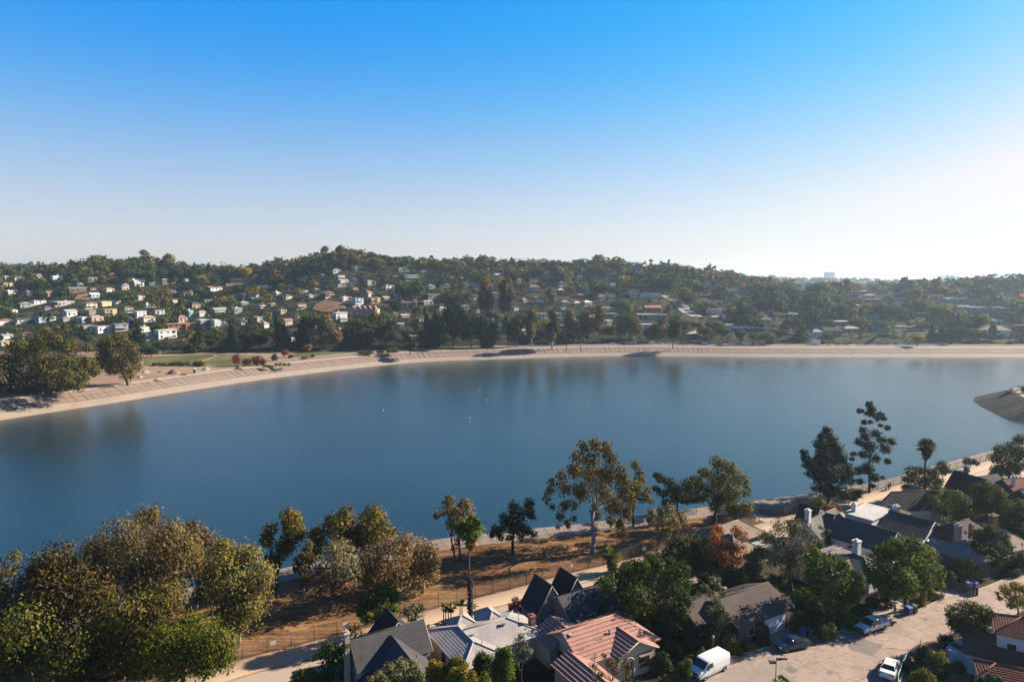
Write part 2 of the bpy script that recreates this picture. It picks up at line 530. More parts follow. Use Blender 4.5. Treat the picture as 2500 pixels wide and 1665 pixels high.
def palm(name, base, hgt, head_r, label, seed=0, group=None, skirt=True, boots=0.0, **k):
    root = empty(name, base, label=label, cat='palm tree', group=group)
    tr, fr, sk = palm_meshes(hgt, head_r, skirt, seed, **k)
    link('trunk', tr.mesh('trunk', [M['bark']]), root)
    link('crown', mesh_np('crown', fr[0], fr[1], [M['palm_green']]), root)
    if sk is not None: link('skirt', mesh_np('skirt', sk[0], sk[1], [M['palm_dry']]), root)
    if boots:
        b = MB(); rr = random.Random(seed)
        for i in range(220):
            z = rr.uniform(.2, boots); a = rr.uniform(0, 6.28)
            b.box((math.cos(a) * .33, math.sin(a) * .33, z), (.14, .14, .22), 0, a)
        b.build('leaf_bases', M['bark_dark'], root, kind='stuff')
    return root

# ---- template trees for the far hillside, 10 m tall, shared by all copies
def tmpl_lobes(kind, r):
    L = []
    if kind == 'round':
        for i in range(9):
            a = r.uniform(0, 6.28); q = r.uniform(.6, 2.6); L.append((q * math.cos(a), q * math.sin(a), r.uniform(3.6, 8.2), r.uniform(1.7, 2.5)))
    elif kind == 'broad':
        for i in range(11):
            a = r.uniform(0, 6.28); q = r.uniform(1, 4.8); L.append((q * math.cos(a), q * math.sin(a), r.uniform(4.2, 8.0) - q * .2, r.uniform(1.6, 2.6)))
    elif kind == 'gum':
        for i in range(10):
            z = r.uniform(3.2, 9.0); a = r.uniform(0, 6.28); q = r.uniform(0, 2.4) * (1 - abs(z - 6) / 7)
            L.append((q * math.cos(a), q * math.sin(a), z, r.uniform(1.3, 2.1)))
    elif kind == 'conifer':
        for i in range(9):
            t = i / 8; z = 1.6 + 7.8 * t; q = (1 - t) * 1.3; a = r.uniform(0, 6.28)
            L.append((q * math.cos(a), q * math.sin(a), z, 0.45 + 1.9 * (1 - t)))
    elif kind == 'cypress':
        for i in range(8):
            t = i / 7; L.append((r.uniform(-.1, .1), r.uniform(-.1, .1), 1.0 + 8.3 * t, .35 + .75 * math.sin(math.pi * (0.2 + .75 * (1 - t)))))
    elif kind == 'umbrella':
        for i in range(10):
            a = r.uniform(0, 6.28); q = r.uniform(1, 5.6); L.append((q * math.cos(a), q * math.sin(a), 8.4 - q * .22 + r.uniform(-.4, .4), r.uniform(1.2, 1.7)))
    elif kind == 'bush':
        for i in range(7):
            a = r.uniform(0, 6.28); q = r.uniform(.5, 4.6); L.append((q * math.cos(a), q * math.sin(a), r.uniform(1.8, 5.5), r.uniform(2.2, 3.2)))
    return L
TMPL = {}
def make_template(kind, var, quads=1500, size=0.58):
    r = np.random.default_rng(hash((kind, var)) % 1000 if False else sum(map(ord, kind)) * 7 + var)
    L = tmpl_lobes(kind, r)
    R = np.array([l[3] for l in L]); C = np.array([l[:3] for l in L])
    cnt = quads * R ** 2 / (R ** 2).sum()
    v, f = leaf_cards(C, R, cnt.astype(int), size, .85, .6, .4 if kind == 'gum' else 0, .55, var, 1.4)
    cm = mesh_np('crown', v, f, [M['leaf_mid']])
    tm = trunk_mesh('trunk', (0, 0, 0), L, .26, .3, M['bark_pale'] if kind == 'gum' else M['bark'], var, maxlimbs=7)
    return cm, tm, L
for kd in ('round', 'broad', 'gum', 'conifer', 'cypress', 'umbrella', 'bush'):
    TMPL[kd] = [make_template(kd, i) for i in range(3)]

def template_tree(name, kind, loc, hgt, leaf, label, group, var=0, wide=1.0, bark=None):
    cm, tm, L = TMPL[kind][var % 3]
    s = hgt / 10.0
    root = empty(name, loc, random.uniform(0, 6.28), label=label, cat='tree', group=group)
    o = link('crown', cm, root); o.scale = (s * wide, s * wide, s)
    o.material_slots[0].link = 'OBJECT'; o.material_slots[0].material = M[leaf]
    if hgt * 0 + 1 and kind not in ('bush',):
        t = link('trunk', tm, root); t.scale = (s * wide, s * wide, s)
    return root
# ------------------------------------------------------------------ far shore lines
FAR_WL = [(-900, 1180), (-300, 1075), (0, 1026), (140, 1004), (281, 983), (460, 954), (640, 927), (850, 901), (1028, 884), (1260, 875), (1400, 871), (1539, 869), (1700, 870), (1880, 872), (2197, 872), (2500, 872), (2900, 874), (3400, 880)]
wl_pts = [P(x, y, 0.0) for x, y in FAR_WL]
def smooth_poly(pts, n):
    """resample evenly with Catmull-Rom"""
    out = []
    for i in range(len(pts) - 1):
        p0 = pts[max(i - 1, 0)]; p1 = pts[i]; p2 = pts[i + 1]; p3 = pts[min(i + 2, len(pts) - 1)]
        for k in range(12):
            t = k / 12
            out.append(0.5 * ((2 * p1) + (p2 - p0) * t + (2 * p0 - 5 * p1 + 4 * p2 - p3) * t * t + (3 * p1 - p0 - 3 * p2 + p3) * t ** 3))
    out.append(pts[-1])
    d = [0]
    for a, b in zip(out, out[1:]): d.append(d[-1] + (b - a).length)
    res = []
    j = 0
    for i in range(n):
        s = d[-1] * i / (n - 1)
        while j < len(d) - 2 and d[j + 1] < s: j += 1
        t = (s - d[j]) / max(1e-6, d[j + 1] - d[j])
        res.append(out[j].lerp(out[j + 1], t))
    return res, d[-1]
WLs, WL_LEN = smooth_poly(wl_pts, 420)
def offset_line(pts, dist):
    out = []
    for i, p in enumerate(pts):
        t = (pts[min(i + 1, len(pts) - 1)] - pts[max(i - 1, 0)]); t.z = 0; t.normalize()
        n = Vector((-t.y, t.x, 0))
        out.append(p + n * dist)
    return out
def at_z(pts, z): return [Vector((p.x, p.y, z)) for p in pts]
BANK_TOP = 5.0
def ribbon(name, lines, mats, parent=None, fmat=None, smooth=True, **k):
    n = len(lines[0]); v = np.array([[tuple(p) for p in l] for l in lines]).reshape(-1, 3)
    f = []
    for r in range(len(lines) - 1):
        for i in range(n - 1):
            f.append((r * n + i, r * n + i + 1, (r + 1) * n + i + 1, (r + 1) * n + i))
    me = mesh_np(name, v, np.array(f), mats, smooth=smooth)
    return setp(link(name, me, parent), **k)

l_m = at_z(offset_line(WLs, -8), -2.6)
l_low = at_z(offset_line(WLs, 6.0), 1.9)
l_bed = at_z(offset_line(WLs, 15.0), 4.75)
l_top = at_z(offset_line(WLs, 16.0), BANK_TOP)
l_path = at_z(offset_line(WLs, 20.5), BANK_TOP + .02)
TOPX = np.array([p.x for p in l_path]); TOPY = np.array([p.y for p in l_path])
TOPU = TOPX / TOPY
_o = np.argsort(TOPU); TOPU = TOPU[_o]; TOPYs = TOPY[_o]

# ------------------------------------------------------------------ hill shape
PXN = [-800, 0, 200, 400, 600, 750, 830, 950, 1100, 1300, 1500, 1650, 1750, 1900, 2100, 2300, 2450, 2700, 3400]
ROWS = {
    850:  [674, 673, 651, 674, 673, 654, 634, 646, 656, 660, 663, 669, 689, 709, 720, 711, 697, 692, 690],
    1150: [690, 684, 684, 684, 682, 676, 668, 668, 670, 672, 674, 682, 690, 712, 722, 718, 712, 700, 700],
    1550: [672, 672, 676, 672, 668, 664, 660, 657, 652, 655, 658, 664, 688, 702, 712, 712, 712, 700, 700],
    2400: [655, 648, 652, 662, 664, 664, 664, 664, 664, 664, 668, 674, 680, 684, 683, 696, 700, 700, 700],
    4000: [655, 656, 662, 664, 666, 668, 668, 668, 668, 668, 670, 674, 678, 682, 690, 694, 696, 700, 700],
    8600: [676, 676, 676, 676, 676, 676, 676, 676, 676, 676, 676, 678, 680, 682, 684, 686, 686, 686, 686],
}
YN = [850, 1150, 1550, 2400, 4000, 8600]
ZT = np.array([[CAM_Z + (677 - r) / F_PX * Y for r in ROWS[Y]] for Y in YN])
def ybase(px):
    return max(452.0, float(np.interp((px - 1250) / F_PX, TOPU, TOPYs)) + 19.0)
def hz(X, Y):
    px = 1250 + F_PX * X / max(Y, 1)
    col = [np.interp(px, PXN, ZT[i]) for i in range(len(YN))]
    if Y < 850:
        yb = ybase(px)
        t = (Y - yb) / (850 - yb)
        if t <= 0: return BANK_TOP
        t = min(t, 1)
        base = BANK_TOP + 1.5 + (col[0] - BANK_TOP - 1.5) * (0.75 * t + 0.25 * t * t)
        base = min(base, BANK_TOP + (Y - yb) * .3) if Y < yb + 12 else base
    else:
        base = float(np.interp(Y, YN, col)); t = 1
    n = mnoise.noise(Vector((X * .008, Y * .008, 0))) * 9 + mnoise.noise(Vector((X * .025, Y * .025, 4))) * 3
    return base + n * min(1, max(0, t)) * (1 if Y < 1200 else .8)
def on_hill(px, py, y0=455, y1=3000, step=4.0):
    """where the line of sight through a spot of the photograph meets the hillside"""
    d = ray(px, py); Y = y0
    while Y < y1:
        t = Y / d[1]; x = d[0] * t; z = CAM_Z + d[2] * t
        if z <= hz(x, Y): return Vector((x, Y, hz(x, Y)))
        Y += step
    return None

# ------------------------------------------------------------------ haze box, land, water
def dirt_mat(name, a, b_, c, s=0.08, shadow_streak=None, bump=0.5):
    m, nt, b = new_mat(name)
    f = noise_tex(nt, s, 6, .65)
    col = ramp(nt, f, [(0.36, dim(a)), (0.5, dim(b_)), (0.66, dim(c))])
    f2 = noise_tex(nt, s * 14, 5, .7)
    col = mixc(nt, 0.6, col, ramp(nt, f2, [(0.3, (.45, .45, .45)), (.7, (1.35, 1.35, 1.35))]), 'MULTIPLY')
    if shadow_streak:
        tc = nt.nodes.new("ShaderNodeTexCoord"); mp = nt.nodes.new("ShaderNodeMapping")
        mp.inputs['Rotation'].default_value = (0, 0, math.radians(-shadow_streak)); mp.inputs['Scale'].default_value = (.12, 1.3, 1)
        n = nt.nodes.new("ShaderNodeTexNoise"); n.inputs['Scale'].default_value = 1.0; n.inputs['Detail'].default_value = 5; n.inputs['Distortion'].default_value = .6
        nt.links.new(tc.outputs['Object'], mp.inputs[0]); nt.links.new(mp.outputs[0], n.inputs[0])
        col = mixc(nt, .75, col, ramp(nt, n.outputs['Fac'], [(0.38, (.5, .46, .42)), (.6, (1.25, 1.22, 1.18))]), 'MULTIPLY')  # streaks in the colour stand in for shadows across the grass
    nt.links.new(col, b.inputs['Base Color']); b.inputs['Roughness'].default_value = .95
    b.inputs['Specular IOR Level'].default_value = .1
    bp = nt.nodes.new("ShaderNodeBump"); bp.inputs['Strength'].default_value = bump; bp.inputs['Distance'].default_value = .25
    nt.links.new(noise_tex(nt, s * 22, 5, .7), bp.inputs['Height']); nt.links.new(bp.outputs[0], b.inputs['Normal'])
    return m
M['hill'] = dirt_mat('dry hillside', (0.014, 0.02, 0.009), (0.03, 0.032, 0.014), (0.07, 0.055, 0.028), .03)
M['field'] = dirt_mat('dry grass field', (0.17, 0.08, 0.033), (0.27, 0.14, 0.06), (0.38, 0.22, 0.10), .07, shadow_streak=30)
M['farfield'] = dirt_mat('sandy ground', (0.30, 0.19, 0.12), (0.36, 0.24, 0.155), (0.42, 0.29, 0.19), .04)
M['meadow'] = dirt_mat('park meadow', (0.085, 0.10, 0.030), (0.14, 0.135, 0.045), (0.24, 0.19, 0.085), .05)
M['yard'] = dirt_mat('dark garden soil', (0.03, 0.026, 0.018), (0.055, 0.045, 0.028), (0.09, 0.07, 0.04), .3)  # dark mulch and soil of the yards

# far land sheet, out to where the view ends
us = np.concatenate([np.linspace(-1.9, -.95, 14)[:-1], np.linspace(-.95, .95, 231), np.linspace(.95, 1.9, 14)[1:]])
rows = list(np.linspace(0, 1, 12)) + []
Ys = list(np.linspace(452, 900, 76)[1:]) + list(np.linspace(900, 1700, 50)[1:]) + list(np.geomspace(1700, 8600, 34)[1:])
vv = []
for u in us:
    yt = float(np.interp(u, TOPU, TOPYs))
    for t in rows:
        Y = yt + (max(452, yt + 19) - yt) * t
        vv.append((u * Y, Y, BANK_TOP if t <= 1 else 0))
    for Y in Ys:
        Y2 = max(Y, max(452, yt + 19) + .1 + (Y - 452) * .002)
        vv.append((u * Y2, Y2, hz(u * Y2, Y2)))
nr = len(rows) + len(Ys)
ff = [(i * nr + j, (i + 1) * nr + j, (i + 1) * nr + j + 1, i * nr + j + 1) for i in range(len(us) - 1) for j in range(nr - 1)]
fm = [0 if (j < len(rows) - 1) else 1 for i in range(len(us) - 1) for j in range(nr - 1)]
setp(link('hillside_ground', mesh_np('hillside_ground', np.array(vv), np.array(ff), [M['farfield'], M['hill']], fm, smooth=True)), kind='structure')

# lake
def water_mat():
    m, nt, b = new_mat('lake water')
    b.inputs['Base Color'].default_value = (0.010, 0.030, 0.040, 1)
    b.inputs['Roughness'].default_value = 0.10
    b.inputs['IOR'].default_value = 1.333
    b.inputs['Specular IOR Level'].default_value = 0.5
    f = noise_tex(nt, .02, 4, .6)
    col = ramp(nt, f, [(.35, (0.0075, 0.0215, 0.027)), (.65, (0.0105, 0.028, 0.035))])
    nt.links.new(col, b.inputs['Base Color'])
    tc = nt.nodes.new("ShaderNodeTexCoord")
    last = None
    for sc, st, vs in ((1.6, .055, (1, 1.6, 1)), (0.3, .05, (1, 1.8, 1))):
        mp = nt.nodes.new("ShaderNodeMapping"); mp.inputs['Scale'].default_value = vs; mp.inputs['Rotation'].default_value = (0, 0, .3)
        n = nt.nodes.new("ShaderNodeTexNoise"); n.inputs['Scale'].default_value = sc; n.inputs['Detail'].default_value = 3; n.inputs['Roughness'].default_value = .6
        nt.links.new(tc.outputs['Object'], mp.inputs[0]); nt.links.new(mp.outputs[0], n.inputs[0])
        bp = nt.nodes.new("ShaderNodeBump"); bp.inputs['Strength'].default_value = 1.0; bp.inputs['Distance'].default_value = st
        nt.links.new(n.outputs['Fac'], bp.inputs['Height'])
        if last is not None: nt.links.new(last, bp.inputs['Normal'])
        last = bp.outputs[0]
    nt.links.new(last, b.inputs['Normal'])
    return m
M['water'] = water_mat()
setp(link('lake_water', mesh_np('lake_water', [(-1400, 20, 0), (1400, 20, 0), (1400, 620, 0), (-1400, 620, 0)], [(0, 1, 2, 3)], [M['water']])), kind='structure')
M['lakebed'] = surf('lake bed', (0.05, 0.045, 0.03), scale=.1, rough=.9)
setp(link('lake_bed', mesh_np('lake_bed', [(-1500, -60, -2.9), (1500, -60, -2.9), (1500, 700, -2.9), (-1500, 700, -2.9)], [(0, 1, 2, 3)], [M['lakebed']])), kind='structure')

# ------------------------------------------------------------------ far concrete bank: pale lower slope, slabs above with weeds in the joints
M['conc_low'] = surf('pale waterline concrete', (0.40, 0.315, 0.24), (0.32, 0.245, 0.19), .15, .9, bump=.2, c3=(.36, .28, .215))
M['conc_slab'] = surf('sun bleached concrete slab', (0.27, 0.195, 0.15), (0.21, 0.15, 0.115), .25, .9, bump=.3, c3=(.29, .215, .165))
M['weeds'] = surf('weeds in joints', (0.10, 0.07, 0.045), (0.06, 0.045, 0.025), .25, .95)
M['conc_path'] = surf('concrete path', (0.46, 0.36, 0.27), (0.38, 0.29, 0.21), .3, .9, bump=.15)
bank = setp(bpy.data.objects.new('concrete_embankment', None), kind='structure'); COL.objects.link(bank)
ribbon('lower_slope', [l_m, at_z(WLs, .0), l_low], [M['conc_low']], bank)
ribbon('joint_bed', [[p - Vector((0, 0, .0)) for p in l_low], l_bed], [M['weeds']], bank)
ribbon('top_path', [l_bed, l_top, l_path], [M['conc_path']], bank)
# the dam face at the right end is plain
slabm = {}
def slab_mesh(w, h, k):
    key = (round(w, 2), round(h, 2), k)
    if key in slabm: return slabm[key]
    r = random.Random(k); mb = MB()
    t = .14
    j = [(r.uniform(0, .09), r.uniform(0, .10)) for _ in range(4)]
    a = [(-w / 2 + j[0][0], -h / 2 + j[0][1]), (w / 2 - j[1][0], -h / 2 + j[1][1]), (w / 2 - j[2][0], h / 2 - j[2][1]), (-w / 2 + j[3][0], h / 2 - j[3][1])]
    mb.prism([(x, y, -.06) for x, y in a], (0, 0, t + .06))
    slabm[key] = mb.mesh('slab', [M['conc_slab']])
    return slabm[key]
pitch_w = 3.3
nslab = int(WL_LEN / pitch_w)
cnt = 0
res, _ = smooth_poly(wl_pts, nslab + 1)
_rj = random.Random(8); res = [p if i in (0, len(res) - 1) else p.lerp(res[i + 1], _rj.uniform(0, .42)) for i, p in enumerate(res)]
a_in = offset_line(res, 6.15); a_out = offset_line(res, 14.9)
rr = random.Random(3)
rem = MB()
for i in range(nslab):
    c0 = (a_in[i] + a_in[i + 1]) / 2; c1 = (a_out[i] + a_out[i + 1]) / 2
    px = to_px(c0)[0]
    if px < -160 or px > 2700: continue
    two = px < 430
    t = (a_in[i + 1] - a_in[i]); tl = t.length; t.normalize()
    c0 = Vector((c0.x, c0.y, 1.95)); c1 = Vector((c1.x, c1.y, 4.72))
    up = (c1 - c0); ul = up.length; up.normalize(); nrm = t.cross(up)
    segs = [(0.0, 1.0)] if not two else [(0, .47), (.5, 1.0)]
    for (s0, s1) in segs:
        gap = rr.choice([.03, .06, .1, .1, .28]) * (1.0 if px < 900 else 1.4)
        me = slab_mesh(tl - gap, ul * (s1 - s0), rr.randrange(6))
        mid = c0 + up * ul * (s0 + s1) / 2
        mtx = Matrix((t, up, nrm)).transposed().to_4x4(); mtx.translation = mid
        if cnt < 290:
            o = link('slab', me, bank); o.matrix_basis = mtx
        else:
            rem.add([mtx @ v.co for v in me.vertices], [tuple(p.vertices) for p in me.polygons])
        cnt += 1
if rem.v: rem.build('slab_rest', M['conc_slab'], bank, kind='stuff')

# ------------------------------------------------------------------ near land
NEAR_TOP = [(-1400, 1790), (-500, 1610), (0, 1522), (300, 1466), (642, 1398), (713, 1382), (880, 1352), (1072, 1316), (1187, 1302), (1313, 1289), (1431, 1277), (1522, 1264), (1678, 1243), (1845, 1222), (1983, 1203), (2094, 1185), (2211, 1160), (2282, 1139), (2351, 1119), (2413, 1103), (2500, 1085), (2700, 1052), (3100, 1010), (3700, 985)]
ntw = [P(x, y, 6.0) for x, y in NEAR_TOP]
ntS, _ = smooth_poly(ntw, 240)
n_slope = at_z(offset_line(ntS, 15.5), -2.4)
n_mid = at_z(offset_line(ntS, 10.5), 0.4)
n_in = at_z(offset_line(ntS, -5.2), 6.0)
ribbon('near_embankment', [[p + Vector((0, 0, .02)) for p in n_in], [p + Vector((0, 0, .02)) for p in ntS], n_mid, n_slope][::-1], [M['conc_slab']], kind='structure')
# ground sheet under everything near
bot = [Vector((p.x * 1.0, -40, 6.0)) for p in ntS]
v = [tuple(p) for p in n_in] + [(p.x * .8, p.y * .45 - 30, 6.0) for p in n_in]
n = len(n_in)
setp(link('near_ground', mesh_np('near_ground', v, [(n + i, n + i + 1, i + 1, i) for i in range(n - 1)], [M['field']])), kind='structure')
# joints along the near path, real strips of weeds
jm = MB()
for k in (-1.7, -3.5):
    ln = offset_line(ntS, k)
    for a, b in zip(ln, ln[1:]):
        d = (b - a).normalized(); nn = Vector((-d.y, d.x, 0)) * .06
        jm.add([a - nn + Vector((0, 0, .024)), b - nn + Vector((0, 0, .024)), b + nn + Vector((0, 0, .024)), a + nn + Vector((0, 0, .024))], [(0, 1, 2, 3)])
ln0 = ntS; 
for i in range(0, len(ntS) - 1):
    a = ntS[i]; b = n_in[i]
    d = (ntS[i + 1] - a).normalized() * .05
    z = Vector((0, 0, .028))
    jm.add([a - d + z, a + d + z, b + d + z, b - d + z], [(0, 1, 2, 3)])
jm.build('path_joints', M['weeds'], kind='structure')

# lakeside footpath, kerb and road, parallel to the fence
FENCE = [(330, 1688), (602, 1604), (688, 1584), (772, 1562), (852, 1542), (1066, 1483), (1253, 1435), (1393, 1397), (1516, 1368), (1680, 1322), (1835, 1282), (1990, 1238), (2119, 1202), (2209, 1178), (2330, 1147), (2420, 1122), (2560, 1090)]
fw = [P(x, y, 6.0) for x, y in FENCE]
fS, F_LEN = smooth_poly(fw, 160)
M['footpath'] = surf('pale decomposed granite path', (0.72, 0.51, 0.33), (0.62, 0.43, 0.27), .35, .95, bump=.2, c3=(.66, .46, .30), lo=.3, hi=.7)
M['road'] = surf('worn concrete road', (0.50, 0.385, 0.29), (0.42, 0.325, 0.25), .3, .9, bump=.12, c3=(.46, .36, .275))
M['kerb'] = surf('concrete kerb', (0.30, 0.20, 0.13), (0.40, 0.28, 0.19), 1.2, .9)
def lift(pts, z): return [Vector((p.x, p.y, z)) for p in pts]
p0 = lift(offset_line(fS, -.5), 6.12); p1 = lift(offset_line(fS, -4.15), 6.12)
ribbon('footpath', [lift(p0, 6.0), p0, p1][::-1], [M['footpath']], kind='structure', smooth=False)
k1 = lift(offset_line(fS, -4.35), 6.125); k2 = lift(offset_line(fS, -4.37), 6.005); k0 = lift(p1, 6.125)
ribbon('kerb', [k0, k1, k2][::-1], [M['kerb']], kind='structure', smooth=False)
r0 = lift(offset_line(fS, -4.38), 6.008); r1 = lift(offset_line(fS, -12.9), 6.008)
ribbon('lakeside_road', [r0, r1][::-1], [M['road']], kind='structure', smooth=False)
k3 = lift(offset_line(fS, -12.9), 6.01); k4 = lift(offset_line(fS, -12.92), 6.12); k5 = lift(offset_line(fS, -13.1), 6.12)
ribbon('kerb', [k3, k4, k5][::-1], [M['kerb']], kind='structure', smooth=False)
# gardens behind the houses
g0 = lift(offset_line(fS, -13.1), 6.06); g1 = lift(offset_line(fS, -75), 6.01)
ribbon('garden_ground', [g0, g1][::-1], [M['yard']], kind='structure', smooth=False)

def sheet(name, poly, mat, z, kind='structure', px=True):
    pts = [P(x, y, z) for x, y in poly] if px else [Vector((x, y, z)) for x, y in poly]
    import bmesh
    bm = bmesh.new(); vs = [bm.verts.new(p) for p in pts]; f = bm.faces.new(vs)
    bmesh.ops.triangulate(bm, faces=[f]); 
    me = bpy.data.meshes.new(name); bm.to_mesh(me); bm.free(); me.materials.append(mat)
    for p in me.polygons:
        pass
    if sum(p.normal.z for p in me.polygons) < 0: me.flip_normals()
    return setp(link(name, me), kind=kind)

def street_mat():
    m, nt, b = new_mat('cracked concrete street')
    f = noise_tex(nt, .25, 6, .6)
    col = ramp(nt, f, [(.35, (.195, .141, .11)), (.65, (.26, .19, .149))])
    tc = nt.nodes.new("ShaderNodeTexCoord")
    dn = nt.nodes.new("ShaderNodeTexNoise"); dn.inputs['Scale'].default_value = .5; dn.inputs['Detail'].default_value = 4
    nt.links.new(tc.outputs['Object'], dn.inputs[0])
    add = nt.nodes.new("ShaderNodeMix"); add.data_type = 'RGBA'; add.blend_type = 'LINEAR_LIGHT'; add.inputs[0].default_value = .9
    nt.links.new(tc.outputs['Object'], add.inputs[6]); nt.links.new(dn.outputs['Color'], add.inputs[7])
    for sc, w in ((.16, .006), (.45, .008)):
        vo = nt.nodes.new("ShaderNodeTexVoronoi"); vo.feature = 'DISTANCE_TO_EDGE'; vo.inputs['Scale'].default_value = sc
        nt.links.new(add.outputs[2], vo.inputs[0])
        cr = ramp(nt, vo.outputs[0], [(w * .3, (.38, .33, .3)), (w * 1.5, (1, 1, 1))])
        n2 = noise_tex(nt, .16, 2)
        gate = ramp(nt, n2, [(.45, (0, 0, 0)), (.55, (1, 1, 1))]) if sc > .3 else None
        col = mixc(nt, gate if gate is not None else 1.0, col, mixc(nt, 1.0, col, cr, 'MULTIPLY'))
    # straight construction joints
    br = nt.nodes.new("ShaderNodeTexBrick"); br.offset = 0
    mp = nt.nodes.new("ShaderNodeMapping"); mp.inputs['Rotation'].default_value = (0, 0, math.radians(-24))
    nt.links.new(tc.outputs['Object'], mp.inputs[0]); nt.links.new(mp.outputs[0], br.inputs[0])
    br.inputs['Scale'].default_value = 1; br.inputs['Brick Width'].default_value = 6; br.inputs['Row Height'].default_value = 4.2; br.inputs['Mortar Size'].default_value = .035; br.inputs['Mortar Smooth'].default_value = 0.3
    br.inputs['Color1'].default_value = (1, 1, 1, 1); br.inputs['Color2'].default_value = (.93, .93, .93, 1); br.inputs['Mortar'].default_value = (.4, .36, .33, 1)
    col = mixc(nt, .85, col, br.outputs[0], 'MULTIPLY')
    col = mixc(nt, .55, col, ramp(nt, noise_tex(nt, .9, 6, .75), [(.36, (.55, .53, .52)), (.5, (1, 1, 1)), (.7, (1.15, 1.13, 1.1))]), 'MULTIPLY')
    nt.links.new(col, b.inputs['Base Color']); b.inputs['Roughness'].default_value = .9
    bp = nt.nodes.new("ShaderNodeBump"); bp.inputs['Strength'].default_value = .2; bp.inputs['Distance'].default_value = .05
    nt.links.new(noise_tex(nt, 6, 4), bp.inputs['Height']); nt.links.new(bp.outputs[0], b.inputs['Normal'])
    return m
M['street'] = street_mat()
M['asphalt'] = surf('asphalt patch', (0.17, 0.145, 0.125), (0.22, 0.185, 0.155), 1.2, .95, bump=.4)
M['asphalt_old'] = surf('old grey patch', (0.27, 0.22, 0.185), (0.33, 0.27, 0.22), .8, .95, bump=.3)
UP = [(1560, 1720), (1640, 1655), (1700, 1628), (1779, 1607), (1888, 1578), (1988, 1557), (2041, 1544), (2094, 1530), (2168, 1507), (2241, 1491), (2306, 1463), (2371, 1447), (2429, 1426), (2499, 1396), (2640, 1345)]
DN = [(2800, 1380), (2620, 1440), (2520, 1478), (2460, 1510), (2400, 1545), (2330, 1572), (2262, 1566), (2240, 1574), (2218, 1592), (2200, 1616), (2190, 1640), (2188, 1665), (2190, 1760)]
sheet('street', UP + DN + [(1900, 1800), (1560, 1800)], M['street'], 6.075)
# kerb along the garden side
upw = [P(x, y, 6.075) for x, y in UP]; upS, _ = smooth_poly(upw[1:-1], 60)
kk = offset_line(upS, .22)
ribbon('kerb', [[p for p in upS], lift(upS, 6.2), lift(kk, 6.2)], [M['conc_path']], kind='structure', smooth=False)
sheet('asphalt_patch', [(2072, 1562), (2095, 1554), (2137, 1570), (2157, 1573), (2131, 1602), (2072, 1583)], M['asphalt'], 6.08)
sheet('asphalt_patch', [(1914, 1632), (1929, 1622), (1948, 1636), (1934, 1645)], M['asphalt'], 6.08)
sheet('asphalt_patch', [(1750, 1665), (1775, 1632), (1813, 1618), (1835, 1628), (1862, 1613), (1882, 1617), (1930, 1650), (1960, 1670), (1940, 1720), (1760, 1720)], M['asphalt_old'], 6.08)
sheet('asphalt_patch', [(2248, 1510), (2258, 1506), (2271, 1512), (2259, 1517)], M['asphalt'], 6.08)
sheet('asphalt_patch', [(1800, 1612), (1830, 1600), (1852, 1606), (1838, 1622), (1812, 1622)], M['asphalt_old'], 6.084)
sheet('asphalt_patch', [(2015, 1640), (2026, 1634), (2036, 1640), (2024, 1646)], M['asphalt'], 6.084)
sheet('asphalt_patch', [(2221, 1530), (2238, 1519), (2251, 1518), (2240, 1530), (2230, 1534)], M['asphalt_old'], 6.08)
M['driveway'] = surf('driveway paving', (0.40, 0.31, 0.245), (0.34, 0.26, 0.21), .9, .9)
sheet('driveway', [(2276, 1447), (2340, 1425), (2372, 1447), (2308, 1463)], M['driveway'], 6.088)
sheet('driveway', [(2088, 1486), (2180, 1462), (2242, 1490), (2096, 1528)], M['driveway'], 6.088)
sheet('driveway', [(1872, 1548), (1930, 1528), (2000, 1552), (1893, 1577)], M['driveway'], 6.088)
# pale ramp across the field to the gate
sheet('access_ramp', [(1819, 1253), (1840, 1249), (1897, 1266), (1875, 1277)], M['conc_path'], 6.03)
# parched verge by the cactus garden
M['garden_bed'] = surf('terracotta garden soil', (0.26, 0.14, 0.08), (0.17, 0.09, 0.05), .8, .95)
sheet('cactus_bed', [(2245, 1572), (2262, 1566), (2300, 1580), (2370, 1600), (2370, 1665), (2370, 1740), (2192, 1740), (2189, 1663), (2199, 1612), (2220, 1590)], M['garden_bed'], 6.09)

# peninsula at the right
pen = [(181, 222), (183, 240), (189, 258), (196, 279), (203, 297), (212, 308), (228, 317), (262, 335), (330, 362), (400, 380), (430, 300), (400, 200), (300, 175), (215, 185), (188, 205)]
def inset(poly, d):
    n = len(poly); out = []
    for i in range(n):
        a, b, c = Vector(poly[i - 1]), Vector(poly[i]), Vector(poly[(i + 1) % n])
        t = ((b - a).normalized() + (c - b).normalized()); t.normalize()
        out.append(b + Vector((t.y, -t.x)) * -d)
    return out
_q = [Vector((x, y, 0)) for x, y in pen]; _q = _q[-1:] + _q + _q[:1]
_s, _ = smooth_poly(_q, 56)
penv = [Vector((p.x + mnoise.noise(p * .2) * 1.2, p.y + mnoise.noise(p * .2 + Vector((9, 0, 0))) * 1.2)) for p in _s[4:-5]][::-1]
pi = inset([tuple(p) for p in penv], 13.0)
po = inset([tuple(p) for p in penv], -5.0)
n = len(penv)
v = [(p.x, p.y, -1.9) for p in po] + [(p.x, p.y, 5.2) for p in pi]
M['pen'] = dirt_mat('peninsula slope', (0.018, 0.016, 0.015), (0.034, 0.028, 0.025), (0.07, 0.052, 0.042), .12)  # base colour darkened to imitate a slope lying in shadow
setp(link('peninsula', mesh_np('peninsula', v, [(i, (i + 1) % n, n + (i + 1) % n, n + i) for i in range(n)] + [tuple(range(n, 2 * n))], [M['pen']])), kind='structure')
PEN_IN = pi
pth = [(p.x, p.y) for p in inset([tuple(p) for p in pi], 1.5)]
